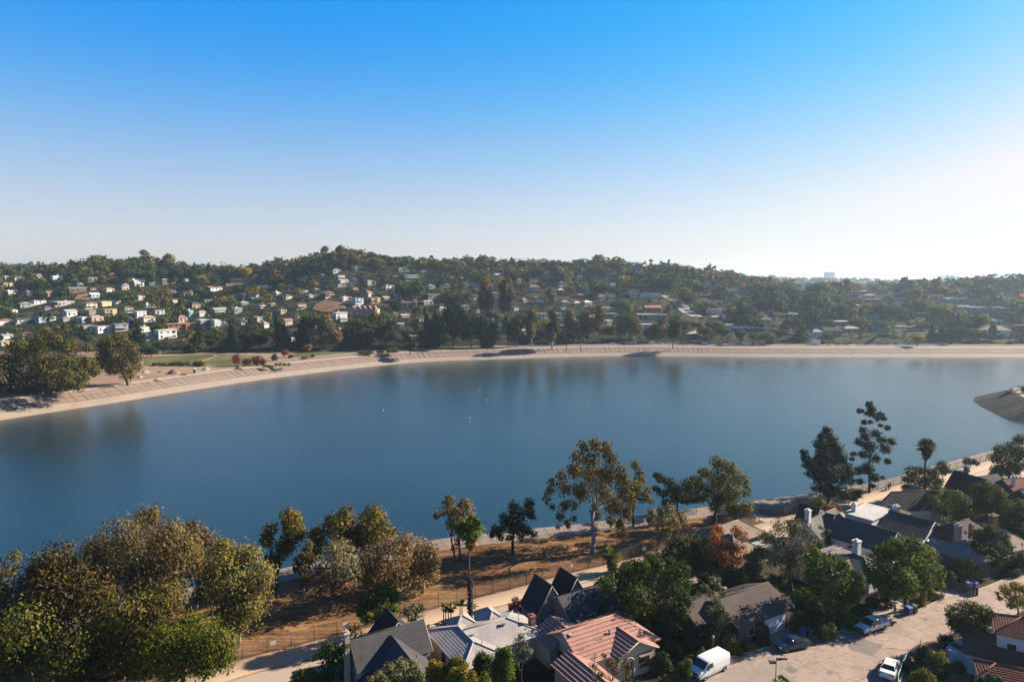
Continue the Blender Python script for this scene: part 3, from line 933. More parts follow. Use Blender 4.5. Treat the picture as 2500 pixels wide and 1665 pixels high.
sheet('peninsula_path', pth, M['conc_path'], 5.23, px=False)
sheet('peninsula_scrub_ground', [(p.x, p.y) for p in inset([tuple(p) for p in pi], 6)], M['farfield'], 5.25, px=False)

# meadow, trails and road beyond the far bank
sheet('meadow', [(350, 893), (352, 873), (440, 867), (530, 865), (580, 866), (640, 868), (640, 890), (575, 893), (500, 893), (420, 892)], M['meadow'], BANK_TOP + .04)
sheet('meadow', [(706, 872), (735, 857), (800, 854), (868, 853), (868, 864), (780, 870), (712, 872)], M['meadow'], BANK_TOP + .04)
sheet('dirt_trail', [(455, 888), (470, 884), (505, 876), (523, 870), (520, 866), (528, 866), (532, 870), (512, 878), (480, 887)], M['farfield'], BANK_TOP + .08)
b1 = lift(offset_line(WLs, 27), BANK_TOP + .05); b2 = lift(offset_line(WLs, 36), BANK_TOP + .05)
def cut(lines, x0, x1):
    keep = [i for i, p in enumerate(lines[0]) if x0 < to_px(p)[0] < x1]
    return [[l[i] for i in keep] for l in lines]
M['far_road'] = surf('far road asphalt', (0.30, 0.24, 0.20), (0.25, 0.20, 0.17), .2, .9)
ribbon('far_road', cut([b1, b2], 640, 2350), [M['far_road']], kind='structure')

M['verge'] = dirt_mat('dry road verge', (.15, .095, .06), (.20, .13, .085), (.26, .17, .11), .1)
for o0, o1 in ((20.7, 26.9), (36.1, 41)):
    ribbon('road_verge', cut([lift(offset_line(WLs, o0), BANK_TOP + .035), lift(offset_line(WLs, o1), BANK_TOP + .035)], 930, 2560), [M['verge']], kind='structure')
# winding street up the far hill
M['hill_road'] = surf('pale hillside street', (0.42, 0.36, 0.30), (0.36, 0.30, 0.25), .1, .9)
def hill_ribbon(name, pts, w):
    c = [on_hill(*p) for p in pts]; c = [p for p in c if p is not None]
    s, _ = smooth_poly(c, 40)
    L = offset_line(s, w / 2); R_ = offset_line(s, -w / 2)
    for line in (L, R_):
        for p in line: p.z = hz(p.x, p.y) + .5
    ribbon(name, [R_, L], [M['hill_road']], kind='structure')
HILL_ROAD = [(1624, 722), (1640, 732), (1660, 745), (1672, 758), (1688, 768), (1702, 776)]
hill_ribbon('hillside_street', HILL_ROAD, 12)
hill_ribbon('hillside_street', [(1716, 795), (1712, 802), (1704, 810), (1690, 815), (1674, 818)], 5)
# bare brown slope
M['bare'] = dirt_mat('bare slope', (0.20, 0.11, 0.06), (0.28, 0.16, 0.09), (0.34, 0.21, 0.125), .05)
def hill_patch(name, poly, mat, up=.5):
    c = [on_hill(*p) for p in poly]
    ctr = sum(c, Vector()) / len(c)
    v = []; f = []
    rings = 5; n = len(c)
    for r in range(rings):
        t = 1 - r / (rings - 1)
        for p in c:
            q = ctr.lerp(p, t); v.append((q.x, q.y, hz(q.x, q.y) + up))
    for r in range(rings - 1):
        for i in range(n): f.append((r * n + i, r * n + (i + 1) % n, (r + 1) * n + (i + 1) % n, (r + 1) * n + i))
    setp(link(name, mesh_np(name, v, f, [mat])), kind='structure')
BARE = [[(762, 758), (772, 745), (790, 737), (808, 735), (826, 741), (840, 750), (846, 757), (828, 760), (806, 766), (785, 765)]]
hill_patch('bare_slope', BARE[0], M['bare'], 1.2)
hill_patch('bare_slope', [(180, 735), (190, 722), (215, 719), (228, 728), (215, 735)], M['bare'], 1.0)
# ------------------------------------------------------------------ near houses
def shingle(name, a, b_, course=.0, rough=.9):
    m, nt, b = new_mat(name)
    f = noise_tex(nt, 3.5, 5, .7); col = ramp(nt, f, [(.3, dim(a)), (.7, dim(b_))])
    f2 = noise_tex(nt, .35, 3); col = mixc(nt, .6, col, ramp(nt, f2, [(.35, (.75, .75, .75)), (.65, (1.2, 1.2, 1.2))]), 'MULTIPLY')
    nt.links.new(col, b.inputs['Base Color']); b.inputs['Roughness'].default_value = rough
    b.inputs['Specular IOR Level'].default_value = .2
    bp = nt.nodes.new("ShaderNodeBump"); bp.inputs['Strength'].default_value = .5; bp.inputs['Distance'].default_value = .03
    nt.links.new(noise_tex(nt, 12, 4), bp.inputs['Height']); nt.links.new(bp.outputs[0], b.inputs['Normal'])
    return m
M['roof_char'] = shingle('charcoal shingles', (0.055, 0.053, 0.058), (0.10, 0.095, 0.10))
M['roof_black'] = shingle('black shingles', (0.022, 0.022, 0.026), (0.045, 0.043, 0.048))
M['roof_light'] = shingle('light grey tiles', (0.36, 0.325, 0.31), (0.46, 0.42, 0.40))
M['roof_pink'] = shingle('salmon concrete tiles', (0.40, 0.20, 0.155), (0.52, 0.29, 0.225))
M['roof_brown'] = shingle('brown shingles', (0.085, 0.065, 0.058), (0.13, 0.10, 0.088))
M['roof_tan'] = shingle('tan shingles', (0.27, 0.20, 0.155), (0.35, 0.265, 0.21))
M['roof_red'] = shingle('red clay tiles', (0.16, 0.05, 0.035), (0.33, 0.12, 0.075))
M['roof_grey'] = shingle('grey shingles', (0.22, 0.185, 0.18), (0.31, 0.265, 0.255))
M['roof_green'] = shingle('grey green shingles', (0.13, 0.13, 0.115), (0.20, 0.195, 0.175))
M['roof_white'] = shingle('white roof membrane', (0.50, 0.48, 0.45), (0.60, 0.58, 0.54))
M['wall_cream'] = surf('cream stucco', (0.52, 0.44, 0.36), (0.46, 0.38, 0.31), .6, .9, bump=.2)
M['wall_white'] = surf('white stucco', (0.72, 0.70, 0.67), (0.64, 0.62, 0.59), .6, .9, bump=.2)
M['wall_grey'] = surf('grey stucco', (0.25, 0.24, 0.22), (0.20, 0.19, 0.18), .6, .9, bump=.2)
M['wall_dark'] = surf('dark siding', (0.09, 0.075, 0.065), (0.07, 0.06, 0.05), .6, .9)
M['wall_yellow'] = surf('pale yellow stucco', (0.58, 0.46, 0.32), (0.50, 0.40, 0.27), .6, .9)
M['trim'] = surf('painted trim', (0.42, 0.39, 0.36), (0.34, 0.32, 0.30), 1, .7)
M['wood'] = surf('brown wood', (0.10, 0.06, 0.04), (0.07, 0.04, 0.03), 3, .8)

def clip2(poly, a, b, c):   # keep a*x+b*y<=c
    out = []
    for i in range(len(poly)):
        p, q = poly[i], poly[(i + 1) % len(poly)]
        dp = a * p[0] + b * p[1] - c; dq = a * q[0] + b * q[1] - c
        if dp <= 0: out.append(p)
        if (dp < 0 < dq) or (dq < 0 < dp):
            t = dp / (dp - dq); out.append((p[0] + (q[0] - p[0]) * t, p[1] + (q[1] - p[1]) * t))
    return out

def roof_face(mb, poly3, course=0.42, step=0.05, thick=.16, mi=0, barrel=0.0):
    """a pitched roof face laid in overlapping courses; poly3 planar, any order"""
    pts = [Vector(p) for p in poly3]
    n = Vector((0, 0, 0))
    for i in range(len(pts)): n += pts[i].cross(pts[(i + 1) % len(pts)])
    n.normalize()
    if n.z < 0: pts = pts[::-1]; n = -n
    if n.z > .999:
        mb.prism([p for p in pts], (0, 0, thick), mi); return
    dn = Vector((0, 0, -1)) - n * (-n.z); dn.normalize()        # downslope
    sx = n.cross(dn); sx.normalize()
    o = pts[0]
    P2 = [((p - o).dot(sx), (p - o).dot(dn)) for p in pts]
    ymin = min(p[1] for p in P2); ymax = max(p[1] for p in P2)
    k = max(1, round((ymax - ymin) / course)); ch = (ymax - ymin) / k
    base = o
    for i in range(k):
        y0 = ymin + i * ch; y1 = y0 + ch
        q = clip2(clip2(P2, 0, 1, y1), 0, -1, -y0)
        if len(q) < 3: continue
        top = []; bt = []
        for x, y in q:
            lift_ = .02 + step * (y - y0) / ch
            pnt = base + sx * x + dn * y
            top.append(pnt + n * lift_); bt.append(pnt - n * .02)
        m = len(q)
        vs = top + bt
        fs = [tuple(range(m))]
        for j in range(m): fs.append((j, m + j, m + (j + 1) % m, (j + 1) % m))
        # orientation check
        nn = (top[1] - top[0]).cross(top[2] - top[1])
        if nn.dot(n) < 0: fs = [tuple(reversed(f)) for f in fs]
        mb.add(vs, fs, mi)
    # soffit
    m = len(pts)
    mb.add([p - n * .02 for p in pts] + [p - n * thick for p in pts], [tuple(range(m, 2 * m))[::-1]] + [(j, m + j, m + (j + 1) % m, (j + 1) % m) for j in range(m)], mi)

class House:
    def __init__(s, name, label, cx, cy, ang, z=6.0, group=None):
        s.root = empty(name, (cx, cy, z), math.radians(ang), label=label, cat='house', group=group)
        s.z = z; s.n = 0
    # local frame: u along, v across
    def wing(s, u0, u1, v0, v1, ze, zr, axis='u', ends=('g', 'g'), roof='roof_grey', wall='wall_white', over=.45, course=.42, step=.05, ridge_off=0.0):
        z = s.z
        mats = [M[roof], M['trim']]
        wb = MB()
        ze -= z; zr -= z
        wu0, wu1, wv0, wv1 = u0 + over, u1 - over, v0 + over, v1 - over
        hgt = ze + .02
        if axis == 'u':
            vm = (v0 + v1) / 2 + ridge_off
            slope = (zr - ze) / ((v1 - v0) / 2)
            wl_ = lambda v: ze + (1 - abs(v - vm) / ((v1 - v0) / 2)) * (zr - ze) - .12
            hip = min((v1 - v0) / 2, (u1 - u0) / 2)
            ru0 = u0 + (hip if ends[0] == 'h' else 0); ru1 = u1 - (hip if ends[1] == 'h' else 0)
            A = [(u0, v0, ze), (u1, v0, ze), (ru1, vm, zr), (ru0, vm, zr)]
            B = [(u0, v1, ze), (u1, v1, ze), (ru1, vm, zr), (ru0, vm, zr)]
            faces = [A, B]
            if ends[0] == 'h': faces.append([(u0, v0, ze), (u0, v1, ze), (ru0, vm, zr)])
            if ends[1] == 'h': faces.append([(u1, v0, ze), (u1, v1, ze), (ru1, vm, zr)])
            g0 = ends[0] == 'g'; g1 = ends[1] == 'g'
            zz = ze + (over / ((v1 - v0) / 2)) * (zr - ze) - .1
            vs = [(wu0, wv0, -.1), (wu1, wv0, -.1), (wu1, wv1, -.1), (wu0, wv1, -.1), (wu0, wv0, zz), (wu1, wv0, zz), (wu1, wv1, zz), (wu0, wv1, zz)]
            fs = [(0, 1, 5, 4), (2, 3, 7, 6)]
            if g0: vs.append((wu0, vm, zr - .1)); fs.append((3, 0, 4, len(vs) - 1, 7))
            else: fs.append((3, 0, 4, 7))
            if g1: vs.append((wu1, vm, zr - .1)); fs.append((1, 2, 6, len(vs) - 1, 5))
            else: fs.append((1, 2, 6, 5))
            ridge = [(ru0, vm, zr + .06), (ru1, vm, zr + .06)]
        else:
            um = (u0 + u1) / 2 + ridge_off
            hip = min((v1 - v0) / 2, (u1 - u0) / 2)
            rv0 = v0 + (hip if ends[0] == 'h' else 0); rv1 = v1 - (hip if ends[1] == 'h' else 0)
            A = [(u0, v0, ze), (u0, v1, ze), (um, rv1, zr), (um, rv0, zr)]
            B = [(u1, v0, ze), (u1, v1, ze), (um, rv1, zr), (um, rv0, zr)]
            faces = [A, B]
            if ends[0] == 'h': faces.append([(u0, v0, ze), (u1, v0, ze), (um, rv0, zr)])
            if ends[1] == 'h': faces.append([(u0, v1, ze), (u1, v1, ze), (um, rv1, zr)])
            zz = ze + (over / ((u1 - u0) / 2)) * (zr - ze) - .1
            vs = [(wu0, wv0, -.1), (wu1, wv0, -.1), (wu1, wv1, -.1), (wu0, wv1, -.1), (wu0, wv0, zz), (wu1, wv0, zz), (wu1, wv1, zz), (wu0, wv1, zz)]
            fs = [(1, 2, 6, 5), (3, 0, 4, 7)]
            if ends[0] == 'g': vs.append((um, wv0, zr - .1)); fs.append((0, 1, 5, len(vs) - 1, 4))
            else: fs.append((0, 1, 5, 4))
            if ends[1] == 'g': vs.append((um, wv1, zr - .1)); fs.append((2, 3, 7, len(vs) - 1, 6))
            else: fs.append((2, 3, 7, 6))
            ridge = [(um, rv0, zr + .06), (um, rv1, zr + .06)]
        wb.add(vs, fs)
        wb.build('wall', M[wall], s.root)
        rb = MB()
        for f in faces: roof_face(rb, f, course, step)
        rb.tube(ridge, .09, 5)
        hips = []
        if axis == 'u':
            for e, uu, ru in ((ends[0], u0, ru0), (ends[1], u1, ru1)):
                if e == 'h': hips += [((uu, v0, ze), (ru, vm, zr)), ((uu, v1, ze), (ru, vm, zr))]
        else:
            for e, vv_, rv in ((ends[0], v0, rv0), (ends[1], v1, rv1)):
                if e == 'h': hips += [((u0, vv_, ze), (um, rv, zr)), ((u1, vv_, ze), (um, rv, zr))]
        for a, b in hips: rb.tube([Vector(a) + Vector((0, 0, .08)), Vector(b) + Vector((0, 0, .08))], .08, 5)
        r = rb.build('roof', mats, s.root)
        # rake boards on the gables
        def rake(a, b):
            tb = MB(); tb.tube([Vector(a) - Vector((0, 0, .05)), Vector(b) - Vector((0, 0, .05))], .07, 4); tb.build('fascia', M['trim'], s.root)
        if axis == 'u':
            if ends[0] == 'g': rake((u0, v0, ze), (u0, vm, zr)); rake((u0, v1, ze), (u0, vm, zr))
            if ends[1] == 'g': rake((u1, v0, ze), (u1, vm, zr)); rake((u1, v1, ze), (u1, vm, zr))
        else:
            if ends[0] == 'g': rake((u0, v0, ze), (um, v0, zr)); rake((u1, v0, ze), (um, v0, zr))
            if ends[1] == 'g': rake((u0, v1, ze), (um, v1, zr)); rake((u1, v1, ze), (um, v1, zr))
        return s
    def flat(s, u0, u1, v0, v1, zt, roof='roof_white', wall='wall_white', over=.3, lip=.18):
        zt -= s.z
        wb = MB(); wb.box(((u0 + u1) / 2, (v0 + v1) / 2, zt / 2 - .05), (u1 - u0 - 2 * over, v1 - v0 - 2 * over, zt - .1)); wb.build('wall', M[wall], s.root)
        rb = MB(); rb.box(((u0 + u1) / 2, (v0 + v1) / 2, zt + .02), (u1 - u0, v1 - v0, lip)); rb.build('roof', M[roof], s.root)
        return s
    def chimney(s, u, v, z0, z1, w=.8, d=.6, mat='brick', cap=True):
        z0 -= s.z; z1 -= s.z
        c = MB(); c.box((u, v, (z0 + z1) / 2), (w, d, z1 - z0)); o = c.build('chimney', M[mat], s.root)
        if cap:
            q = MB(); q.box((u, v, z1 + .07), (w + .18, d + .18, .14)); q.box((u, v, z1 + .25), (w * .5, d * .5, .22)); q.build('cap', M[mat], o)
        return s
    def vent(s, u, v, z, kind='pipe'):
        z -= s.z
        c = MB()
        if kind == 'pipe': c.tube([(u, v, z - .2), (u, v, z + .5)], .05, 6)
        elif kind == 'box': c.box((u, v, z + .12), (.35, .35, .3)); c.box((u, v, z + .32), (.5, .5, .06))
        elif kind == 'cowl': c.tube([(u, v, z - .2), (u, v, z + .35)], .11, 8); c.lathe([(.16, .35), (.2, .42), (.05, .58)], (u, v, z), 8)
        c.build('roof_vent', M['steel' if kind != 'box' else 'trim'], s.root)
        return s
    def window(s, side, a, z0, w, h, pos, frame='trim', bars=(1, 1), glass='glass'):
        """side: '-u','+u','-v','+v'; pos = coordinate of that wall; a = centre along it"""
        z0 -= s.z
        sgn = -1 if side[0] == '-' else 1
        def P3(al, out, z):
            return (pos + sgn * out, al, z) if side[1] == 'u' else (al, pos + sgn * out, z)
        def bx(mb, al, z, wa, hz_, o, t):
            c = P3(al, o, z); d = (t, wa, hz_) if side[1] == 'u' else (wa, t, hz_)
            mb.box(c, d)
        f = MB(); t = .09
        for dz in (0, h): bx(f, a, z0 + dz, w + t, t, .04, .1)
        for dx in (-w / 2, w / 2): bx(f, a + dx, z0 + h / 2, t, h - t - .004, .04, .1)
        for i in range(1, bars[0]): bx(f, a - w / 2 + w * i / bars[0], z0 + h / 2, t * .6, h - t - .006, .035, .05)
        for i in range(1, bars[1]): bx(f, a, z0 + h * i / bars[1], w - t - .006, t * .6, .03, .045)
        fo = f.build('window', M[frame], s.root)
        g = MB(); bx(g, a, z0 + h / 2, w - t - .01, h - t - .01, .012, .02); g.build('pane', M[glass], fo)
        return s
    def door(s, side, a, w, h, pos, mat='wood', panels=0, z0=0.0, name='door'):
        sgn = -1 if side[0] == '-' else 1
        c = (pos + sgn * .04, a, z0 + h / 2) if side[1] == 'u' else (a, pos + sgn * .04, z0 + h / 2)
        d = (.08, w, h) if side[1] == 'u' else (w, .08, h)
        b = MB(); b.box(c, d); o = b.build(name, M[mat], s.root)
        for i in range(panels):
            zc = z0 + h * (i + .5) / panels
            q = MB()
            c2 = (pos + sgn * .1, a, zc) if side[1] == 'u' else (a, pos + sgn * .1, zc)
            d2 = (.04, w - .2, h / panels - .08) if side[1] == 'u' else (w - .2, .04, h / panels - .08)
            q.box(c2, d2); q.build('panel', M[mat], o)
        return s

AX = 30.5
def uvw(u, v):
    a = math.radians(AX); return (u * math.cos(a) - v * math.sin(a), u * math.sin(a) + v * math.cos(a))
def UVH(name, label, u, v, **k):
    x, y = uvw(u, v)
    return House(name, label, x, y, AX, **k)
# A charcoal house
h = UVH('shingle_house', 'steep charcoal-shingled house with tall pale chimney, nearest the lower left road', 27, 75.5)
h.wing(-4.6, 4.8, -2.7, 2.7, 9, 11.8, 'u', ('g', 'g'), 'roof_char', 'wall_cream', over=.25, course=.34, step=.025)
h.wing(-3.2, 3.7, -10.5, -.6, 8.6, 11.3, 'v', ('g', 'g'), 'roof_char', 'wall_cream', over=.25, course=.34, step=.025)
h.wing(-1.2, 4.4, .4, 4.6, 9.2, 12.1, 'v', ('g', 'g'), 'roof_black', 'wall_cream', over=.2, course=.34, step=.02)
h.chimney(-5.1, -.4, 6, 12.9, .55, .75, 'wall_cream').vent(4.3, .2, 11.5, 'box').vent(1.8, -4.8, 10.3).vent(2.4, -7, 9.9, 'cowl').vent(-4.2, 1.0, 11)
h.window('-u', -.9, 7.2, .8, 1.4, -4.36)
# porch roof bottom left
h.wing(-4.6, -2.6, -7.5, -2.2, 8.0, 8.7, 'v', ('g', 'g'), 'roof_char', 'wall_white', over=.2, course=.34, step=.02)
# B light grey house
h = UVH('grey_roof_house', 'sprawling house with pale grey hipped roofs, between the charcoal and pink-tiled houses', 38.5, 73)
h.wing(-5.8, .4, -6.2, 4.4, 9.2, 10.35, 'v', ('h', 'h'), 'roof_light', 'wall_cream', over=.5, course=.36, step=.02)
h.wing(-2.6, 7.2, -4.0, 3.6, 9.15, 10.5, 'u', ('g', 'h'), 'roof_light', 'wall_cream', over=.5, course=.36, step=.015)
h.wing(-2.9, .6, 1.6, 5.0, 9.5, 10.5, 'v', ('h', 'h'), 'roof_light', 'wall_cream', over=.3, course=.36, step=.02)
h.wing(1.2, 4.4, .6, 5.2, 9.4, 10.45, 'v', ('h', 'h'), 'roof_light', 'wall_cream', over=.3, course=.36, step=.02)
h.vent(-2.0, -1.4, 10.2, 'box').vent(-3.6, -3.2, 10.1).vent(-1.7, -3.4, 10.2).vent(2.6, -1.2, 10.3, 'box').vent(5.6, .2, 10.1).vent(5.0, -.8, 10.1)
h.chimney(6.4, -1.8, 8.5, 10.7, .7, .7, 'brick')
h.window('-u', -2.6, 6.8, 1.2, 1.3, -5.3, 'wood').window('-u', -.2, 6.2, .9, 2.1, -5.3, 'wood').window('-u', -4.6, 6.8, 1.0, 1.2, -5.3, 'wood')
# C black gable house
h = UVH('black_gable_house', 'grey-walled house with two tall black gables facing the lake road', 53, 73)
h.wing(-3.0, 7.5, -3.6, 3.4, 9.0, 11.4, 'u', ('g', 'g'), 'roof_char', 'wall_grey', over=.3, course=.34, step=.02)
h.wing(-5.6, -.6, 1.0, 5.4, 8.6, 12.4, 'v', ('g', 'g'), 'roof_black', 'wall_grey', over=.2, course=.34, step=.02)
h.wing(-1.2, 3.6, 1.2, 5.4, 8.8, 12.4, 'v', ('g', 'g'), 'roof_black', 'wall_grey', over=.2, course=.34, step=.02)
h.vent(3.0, -.6, 11.3, 'cowl').vent(3.6, -1.1, 11.0, 'box').vent(5.2, -.6, 11.3, 'cowl').vent(1.4, -1.6, 10.8).window('-u', -.6, 6.9, 1.5, 1.2, -2.7, 'trim', (2, 1))
h.chimney(8.0, 2.0, 6, 11.2, .7, .7, 'wall_grey')
# D pink tiled house
h = UVH('pink_tile_house', 'cream house with salmon tiled gables and arched door, beside the white van', 50, 65)
pk = dict(roof='roof_pink', wall='wall_cream', course=.52, step=.11)
h.wing(-4.8, 7.4, -4.2, 4.2, 9.0, 11.4, 'u', ('g', 'h'), over=.45, **pk)
h.wing(-5.9, .5, 1.0, 5.6, 8.9, 10.35, 'v', ('g', 'g'), over=.4, **pk)
h.wing(-.6, 6.0, -5.4, 0, 9.0, 10.6, 'v', ('g', 'g'), over=.45, **pk)
h.wing(-7.6, -2.9, -11.5, -1.9, 9.0, 10.05, 'v', ('g', 'g'), over=.35, **pk)
h.vent(1.1, -1.9, 10.4, 'cowl').vent(-.4, -2.2, 10.2).vent(-3.4, -2.6, 9.9).vent(-4.0, -.8, 10.9, 'box')
h.window('-u', .6, 7.0, 1.3, 1.5, -4.36, 'wood', (2, 1)).window('-v', 4.0, 6.9, 1.6, 1.5, -4.96, 'wood', (4, 3))
h.door('-v', 1.6, 1.0, 2.1, -4.98, 'wood', 2)
ar = MB(); pr = [(1.6 + .75 * math.cos(t), -5.02, 2.0 + .75 * math.sin(t)) for t in [math.pi * i / 8 for i in range(9)]]
ar.tube([(2.35, -5.02, 0)] + pr + [(.85, -5.02, 0)], .12, 5); ar.build('arch', M['wall_cream'], h.root)
bb = MB(); bb.box((4.0, -5.25, 2.62), (2.1, .6, .12)); bb.build('bay_roof', M['roof_tan'], h.root)
# E brown garage house
h = UVH('garage_house', 'low brown-roofed house with white garage door, behind the dark sedan', 73.5, 62)
h.wing(-5.4, 5.4, -4.1, 4.2, 9, 10.9, 'u', ('g', 'g'), 'roof_brown', 'wall_dark', over=.5, course=.36, step=.02)
h.wing(-9.5, -2.5, -1.0, 5.5, 8.8, 10.4, 'u', ('g', 'g'), 'roof_brown', 'wall_dark', over=.4, course=.36, step=.02)
h.door('-v', 2.2, 4.2, 2.3, -3.6, 'white', 4, name='garage_door').window('-u', .4, 6.8, .9, 1.6, -4.9, 'trim').window('-v', -2.4, 6.9, 1.2, 1.2, -3.6, 'trim')
h.vent(-.6, 2.6, 10.2, 'box').vent(-2.6, 1.6, 10.3).vent(1.3, 1.0, 10.7)
bgd = MB(); bgd.box((5.46, -2.4, 3.15), (.12, 3.6, .5)); bgd.build('gable_board', M['trim'], h.root)
# F house behind the orange tree with a white balustrade
x, y = P(1820, 1375)[:2]
h = House('balcony_house', 'grey-roofed house with a white balustrade behind the orange autumn tree', x, y + 3, AX)
h.wing(-6, 6, -1, 6, 9.2, 11.2, 'u', ('h', 'h'), 'roof_tan', 'wall_grey', over=.4)
h.wing(-7, 0, -5, 3, 9.0, 10.8, 'v', ('h', 'h'), 'roof_tan', 'wall_grey', over=.4)
fl = MB(); fl.box((2.5, -2.6, 2.4), (6.5, 3.0, .18)); fl.build('balcony_floor', M['trim'], h.root)
b_ = MB(); b_.box((2.5, -4.05, 3.3), (6.5, .12, .1)); b_.build('handrail', M['white'], h.root)
for i in range(16):
    q = MB(); q.box((-.65 + i * .42, -4.05, 2.87), (.13, .1, .74)); q.build('baluster', M['white'], h.root)
# M house behind big green trees with white chimney
h = House('white_chimney_house', 'low grey-roofed house with a square white chimney between two large green trees', 52.2, 106.0, AX)
h.wing(-6.5, 5.0, -3.6, 3.8, 9.0, 10.6, 'u', ('h', 'h'), 'roof_grey', 'wall_white', over=.4)
h.wing(-1.5, 4.5, -6.6, 1, 8.9, 10.2, 'v', ('h', 'h'), 'roof_green', 'wall_white', over=.4)
h.chimney(2.1, -1.9, 8.5, 12.2, .95, .95, 'white')
# G long dark roof
GA = 38
h = House('long_dark_roof_house', 'long charcoal-roofed house end-on to the lake road with white chimney', 60.0, 116.0, GA)
h.wing(-4.0, 4.2, -7.0, 5.4, 9.0, 11.6, 'v', ('g', 'g'), 'roof_char', 'wall_white', over=.3, course=.36, step=.02)
h.wing(-6.5, 4.5, 2.6, 9.0, 9.0, 11.4, 'u', ('g', 'g'), 'roof_green', 'wall_white', over=.3, course=.36, step=.02)
h.wing(-2.5, 1.5, 6.0, 10.0, 9.0, 12.2, 'v', ('g', 'g'), 'roof_black', 'wall_white', over=.2, course=.36)
h.chimney(-5.6, 5.6, 6, 13.2, .8, .8, 'white').vent(-1.0, 3.2, 11.2, 'cowl').vent(1.6, -3.0, 11)
# H white building w/ brown roofs
h = House('brown_gable_house', 'white-walled house with brown gable roof and flat white terrace roof', 71.6, 118.2, GA)
h.wing(-4.2, 4.2, -3.4, 4.2, 9.5, 11.6, 'v', ('g', 'g'), 'roof_brown', 'wall_white', over=.4, course=.36, step=.02)
h.flat(-6.0, 3.0, 4.4, 9.8, 10.9, 'roof_white', 'wall_white')
h.wing(-9.5, -3.0, 2.5, 9.0, 9.0, 10.2, 'u', ('h', 'h'), 'roof_brown', 'wall_white', over=.3)
h.wing(3.0, 8.5, 3.6, 9.2, 9.4, 10.8, 'u', ('h', 'h'), 'roof_brown', 'wall_white', over=.3)
h.chimney(-3.6, 8.8, 10, 12.4, .9, .8, 'white').window('-v', 1.5, 7, .9, 1.6, -3.0, 'wood').window('-v', -1.5, 7.2, .8, 1, -3.0, 'wood')
# tarpaulin at its foot
tp = MB()
r_ = random.Random(5)
for i in range(9):
    a = Vector((-2.8 + i * .62, -3.3, 3.0)); b = Vector((-2.8 + i * .62, -5.2, 1.7 + r_.uniform(-.2, .2)))
    w_ = Vector((.62, 0, r_.uniform(-.25, .25)))
    tp.add([a, b, b + w_, a + w_], [(0, 1, 2, 3)])
M['tarp'] = surf('blue and white striped tarpaulin', (0.62, 0.66, 0.72), (0.22, 0.30, 0.42), 1.6, .6, lo=.45, hi=.55)
tp.build('tarpaulin', M['tarp'], h.root)
# I small black roofed house
h = House('small_black_roof_house', 'small house with black roof below the tall right-hand palm', 79, 131.5, 8)
h.wing(-4.5, 2.6, -2.6, 3.0, 9, 12.0, 'u', ('g', 'g'), 'roof_black', 'wall_cream', over=.2, course=.36)
h.wing(.5, 6.2, -1.0, 4.5, 9, 11.8, 'v', ('g', 'g'), 'roof_grey', 'wall_cream', over=.2)
h.chimney(-8.3, -6.5, 6, 11.6, .8, .8, 'wall_white')
# J grey + brown roofed
h = House('grey_and_brown_roof_house', 'house with grey front roof and brown rear roof carrying brick chimneys', 76.2, 112.2, 22)
h.wing(-6.0, 3.4, -6.2, 1.6, 8.8, 11.0, 'u', ('h', 'h'), 'roof_grey', 'wall_dark', over=.4, course=.36, step=.02)
h.wing(-1.5, 9.0, -1.0, 6.0, 9.2, 11.8, 'u', ('h', 'h'), 'roof_brown', 'wall_cream', over=.4, course=.36, step=.02)
h.wing(4.6, 10.5, -5.5, 1.6, 9.0, 11.2, 'v', ('h', 'h'), 'roof_tan', 'wall_cream', over=.4)
h.chimney(-1.6, -.4, 10, 12.6, .9, .8, 'steel').chimney(.8, -1.0, 10, 12.6, .55, .55).chimney(8.2, .2, 10, 12.8, 1.5, .8)
h.vent(-.6, -1.0, 11.3, 'box')
# K steep dark roof, and red tiled neighbour
h = House('steep_dark_roof_house', 'steep dark-roofed house with pale gable beside the curving lake road', 98.5, 141.5, 20)
h.wing(-4.2, 1.2, -3.5, 4.0, 9, 12.4, 'v', ('g', 'g'), 'roof_black', 'wall_cream', over=.2, course=.36)
h.wing(-.5, 6.5, -3.4, 3.4, 9, 11.9, 'u', ('g', 'g'), 'roof_char', 'wall_grey', over=.2, course=.36)
h.chimney(1.2, 3.2, 9, 13.2, .7, .7, 'wall_grey')
h = House('red_tile_house', 'dark-walled house with red tiled roofs and white stove pipe at the right edge', 109, 139.5, 10)
h.wing(-5.5, 7, -1.0, 5, 9.8, 11.8, 'u', ('g', 'h'), 'roof_red', 'wall_dark', over=.3)
h.wing(-6.5, 8, -6, 0, 9.0, 11.2, 'u', ('g', 'g'), 'roof_black', 'wall_dark', over=.3)
h.chimney(-4.4, .4, 9.5, 12.8, .5, .5, 'white')
# L spanish house
LA = -32
h = House('spanish_house', 'white stucco house with dark red clay tile roofs, beside the cactus garden', 62.2, 78.8, LA)
sp = dict(roof='roof_red', wall='wall_white', course=.3, step=.07)
h.wing(-3.4, 6.0, -2.2, 3.4, 11.4, 12.9, 'u', ('h', 'g'), over=.35, **sp)
h.wing(-6.4, 1.5, -3.6, 2.6, 8.6, 10.4, 'u', ('h', 'g'), over=.3, **sp)
h.flat(-3.0, -1.4, -1.9, -.6, 11.2, 'wall_white', 'wall_white', over=.1)
h.window('-v', .9, 9.2, .9, 1.0, -1.86, 'white', (4, 4)).window('-v', -1.6, 9.2, 1.0, 1.2, -1.86, 'white')
h2x, h2y = 56.8, 74.2
h = House('spanish_garage', 'low white garage with red tiled roof and small square openings, lower right', h2x, h2y, LA + 6)
h.wing(-3.2, 2.2, -2.0, 1.8, 8.9, 9.9, 'u', ('h', 'g'), over=.25, **sp)
h.wing(1.6, 5.5, -4.5, 1.5, 8.6, 9.8, 'v', ('g', 'g'), over=.25, **sp)
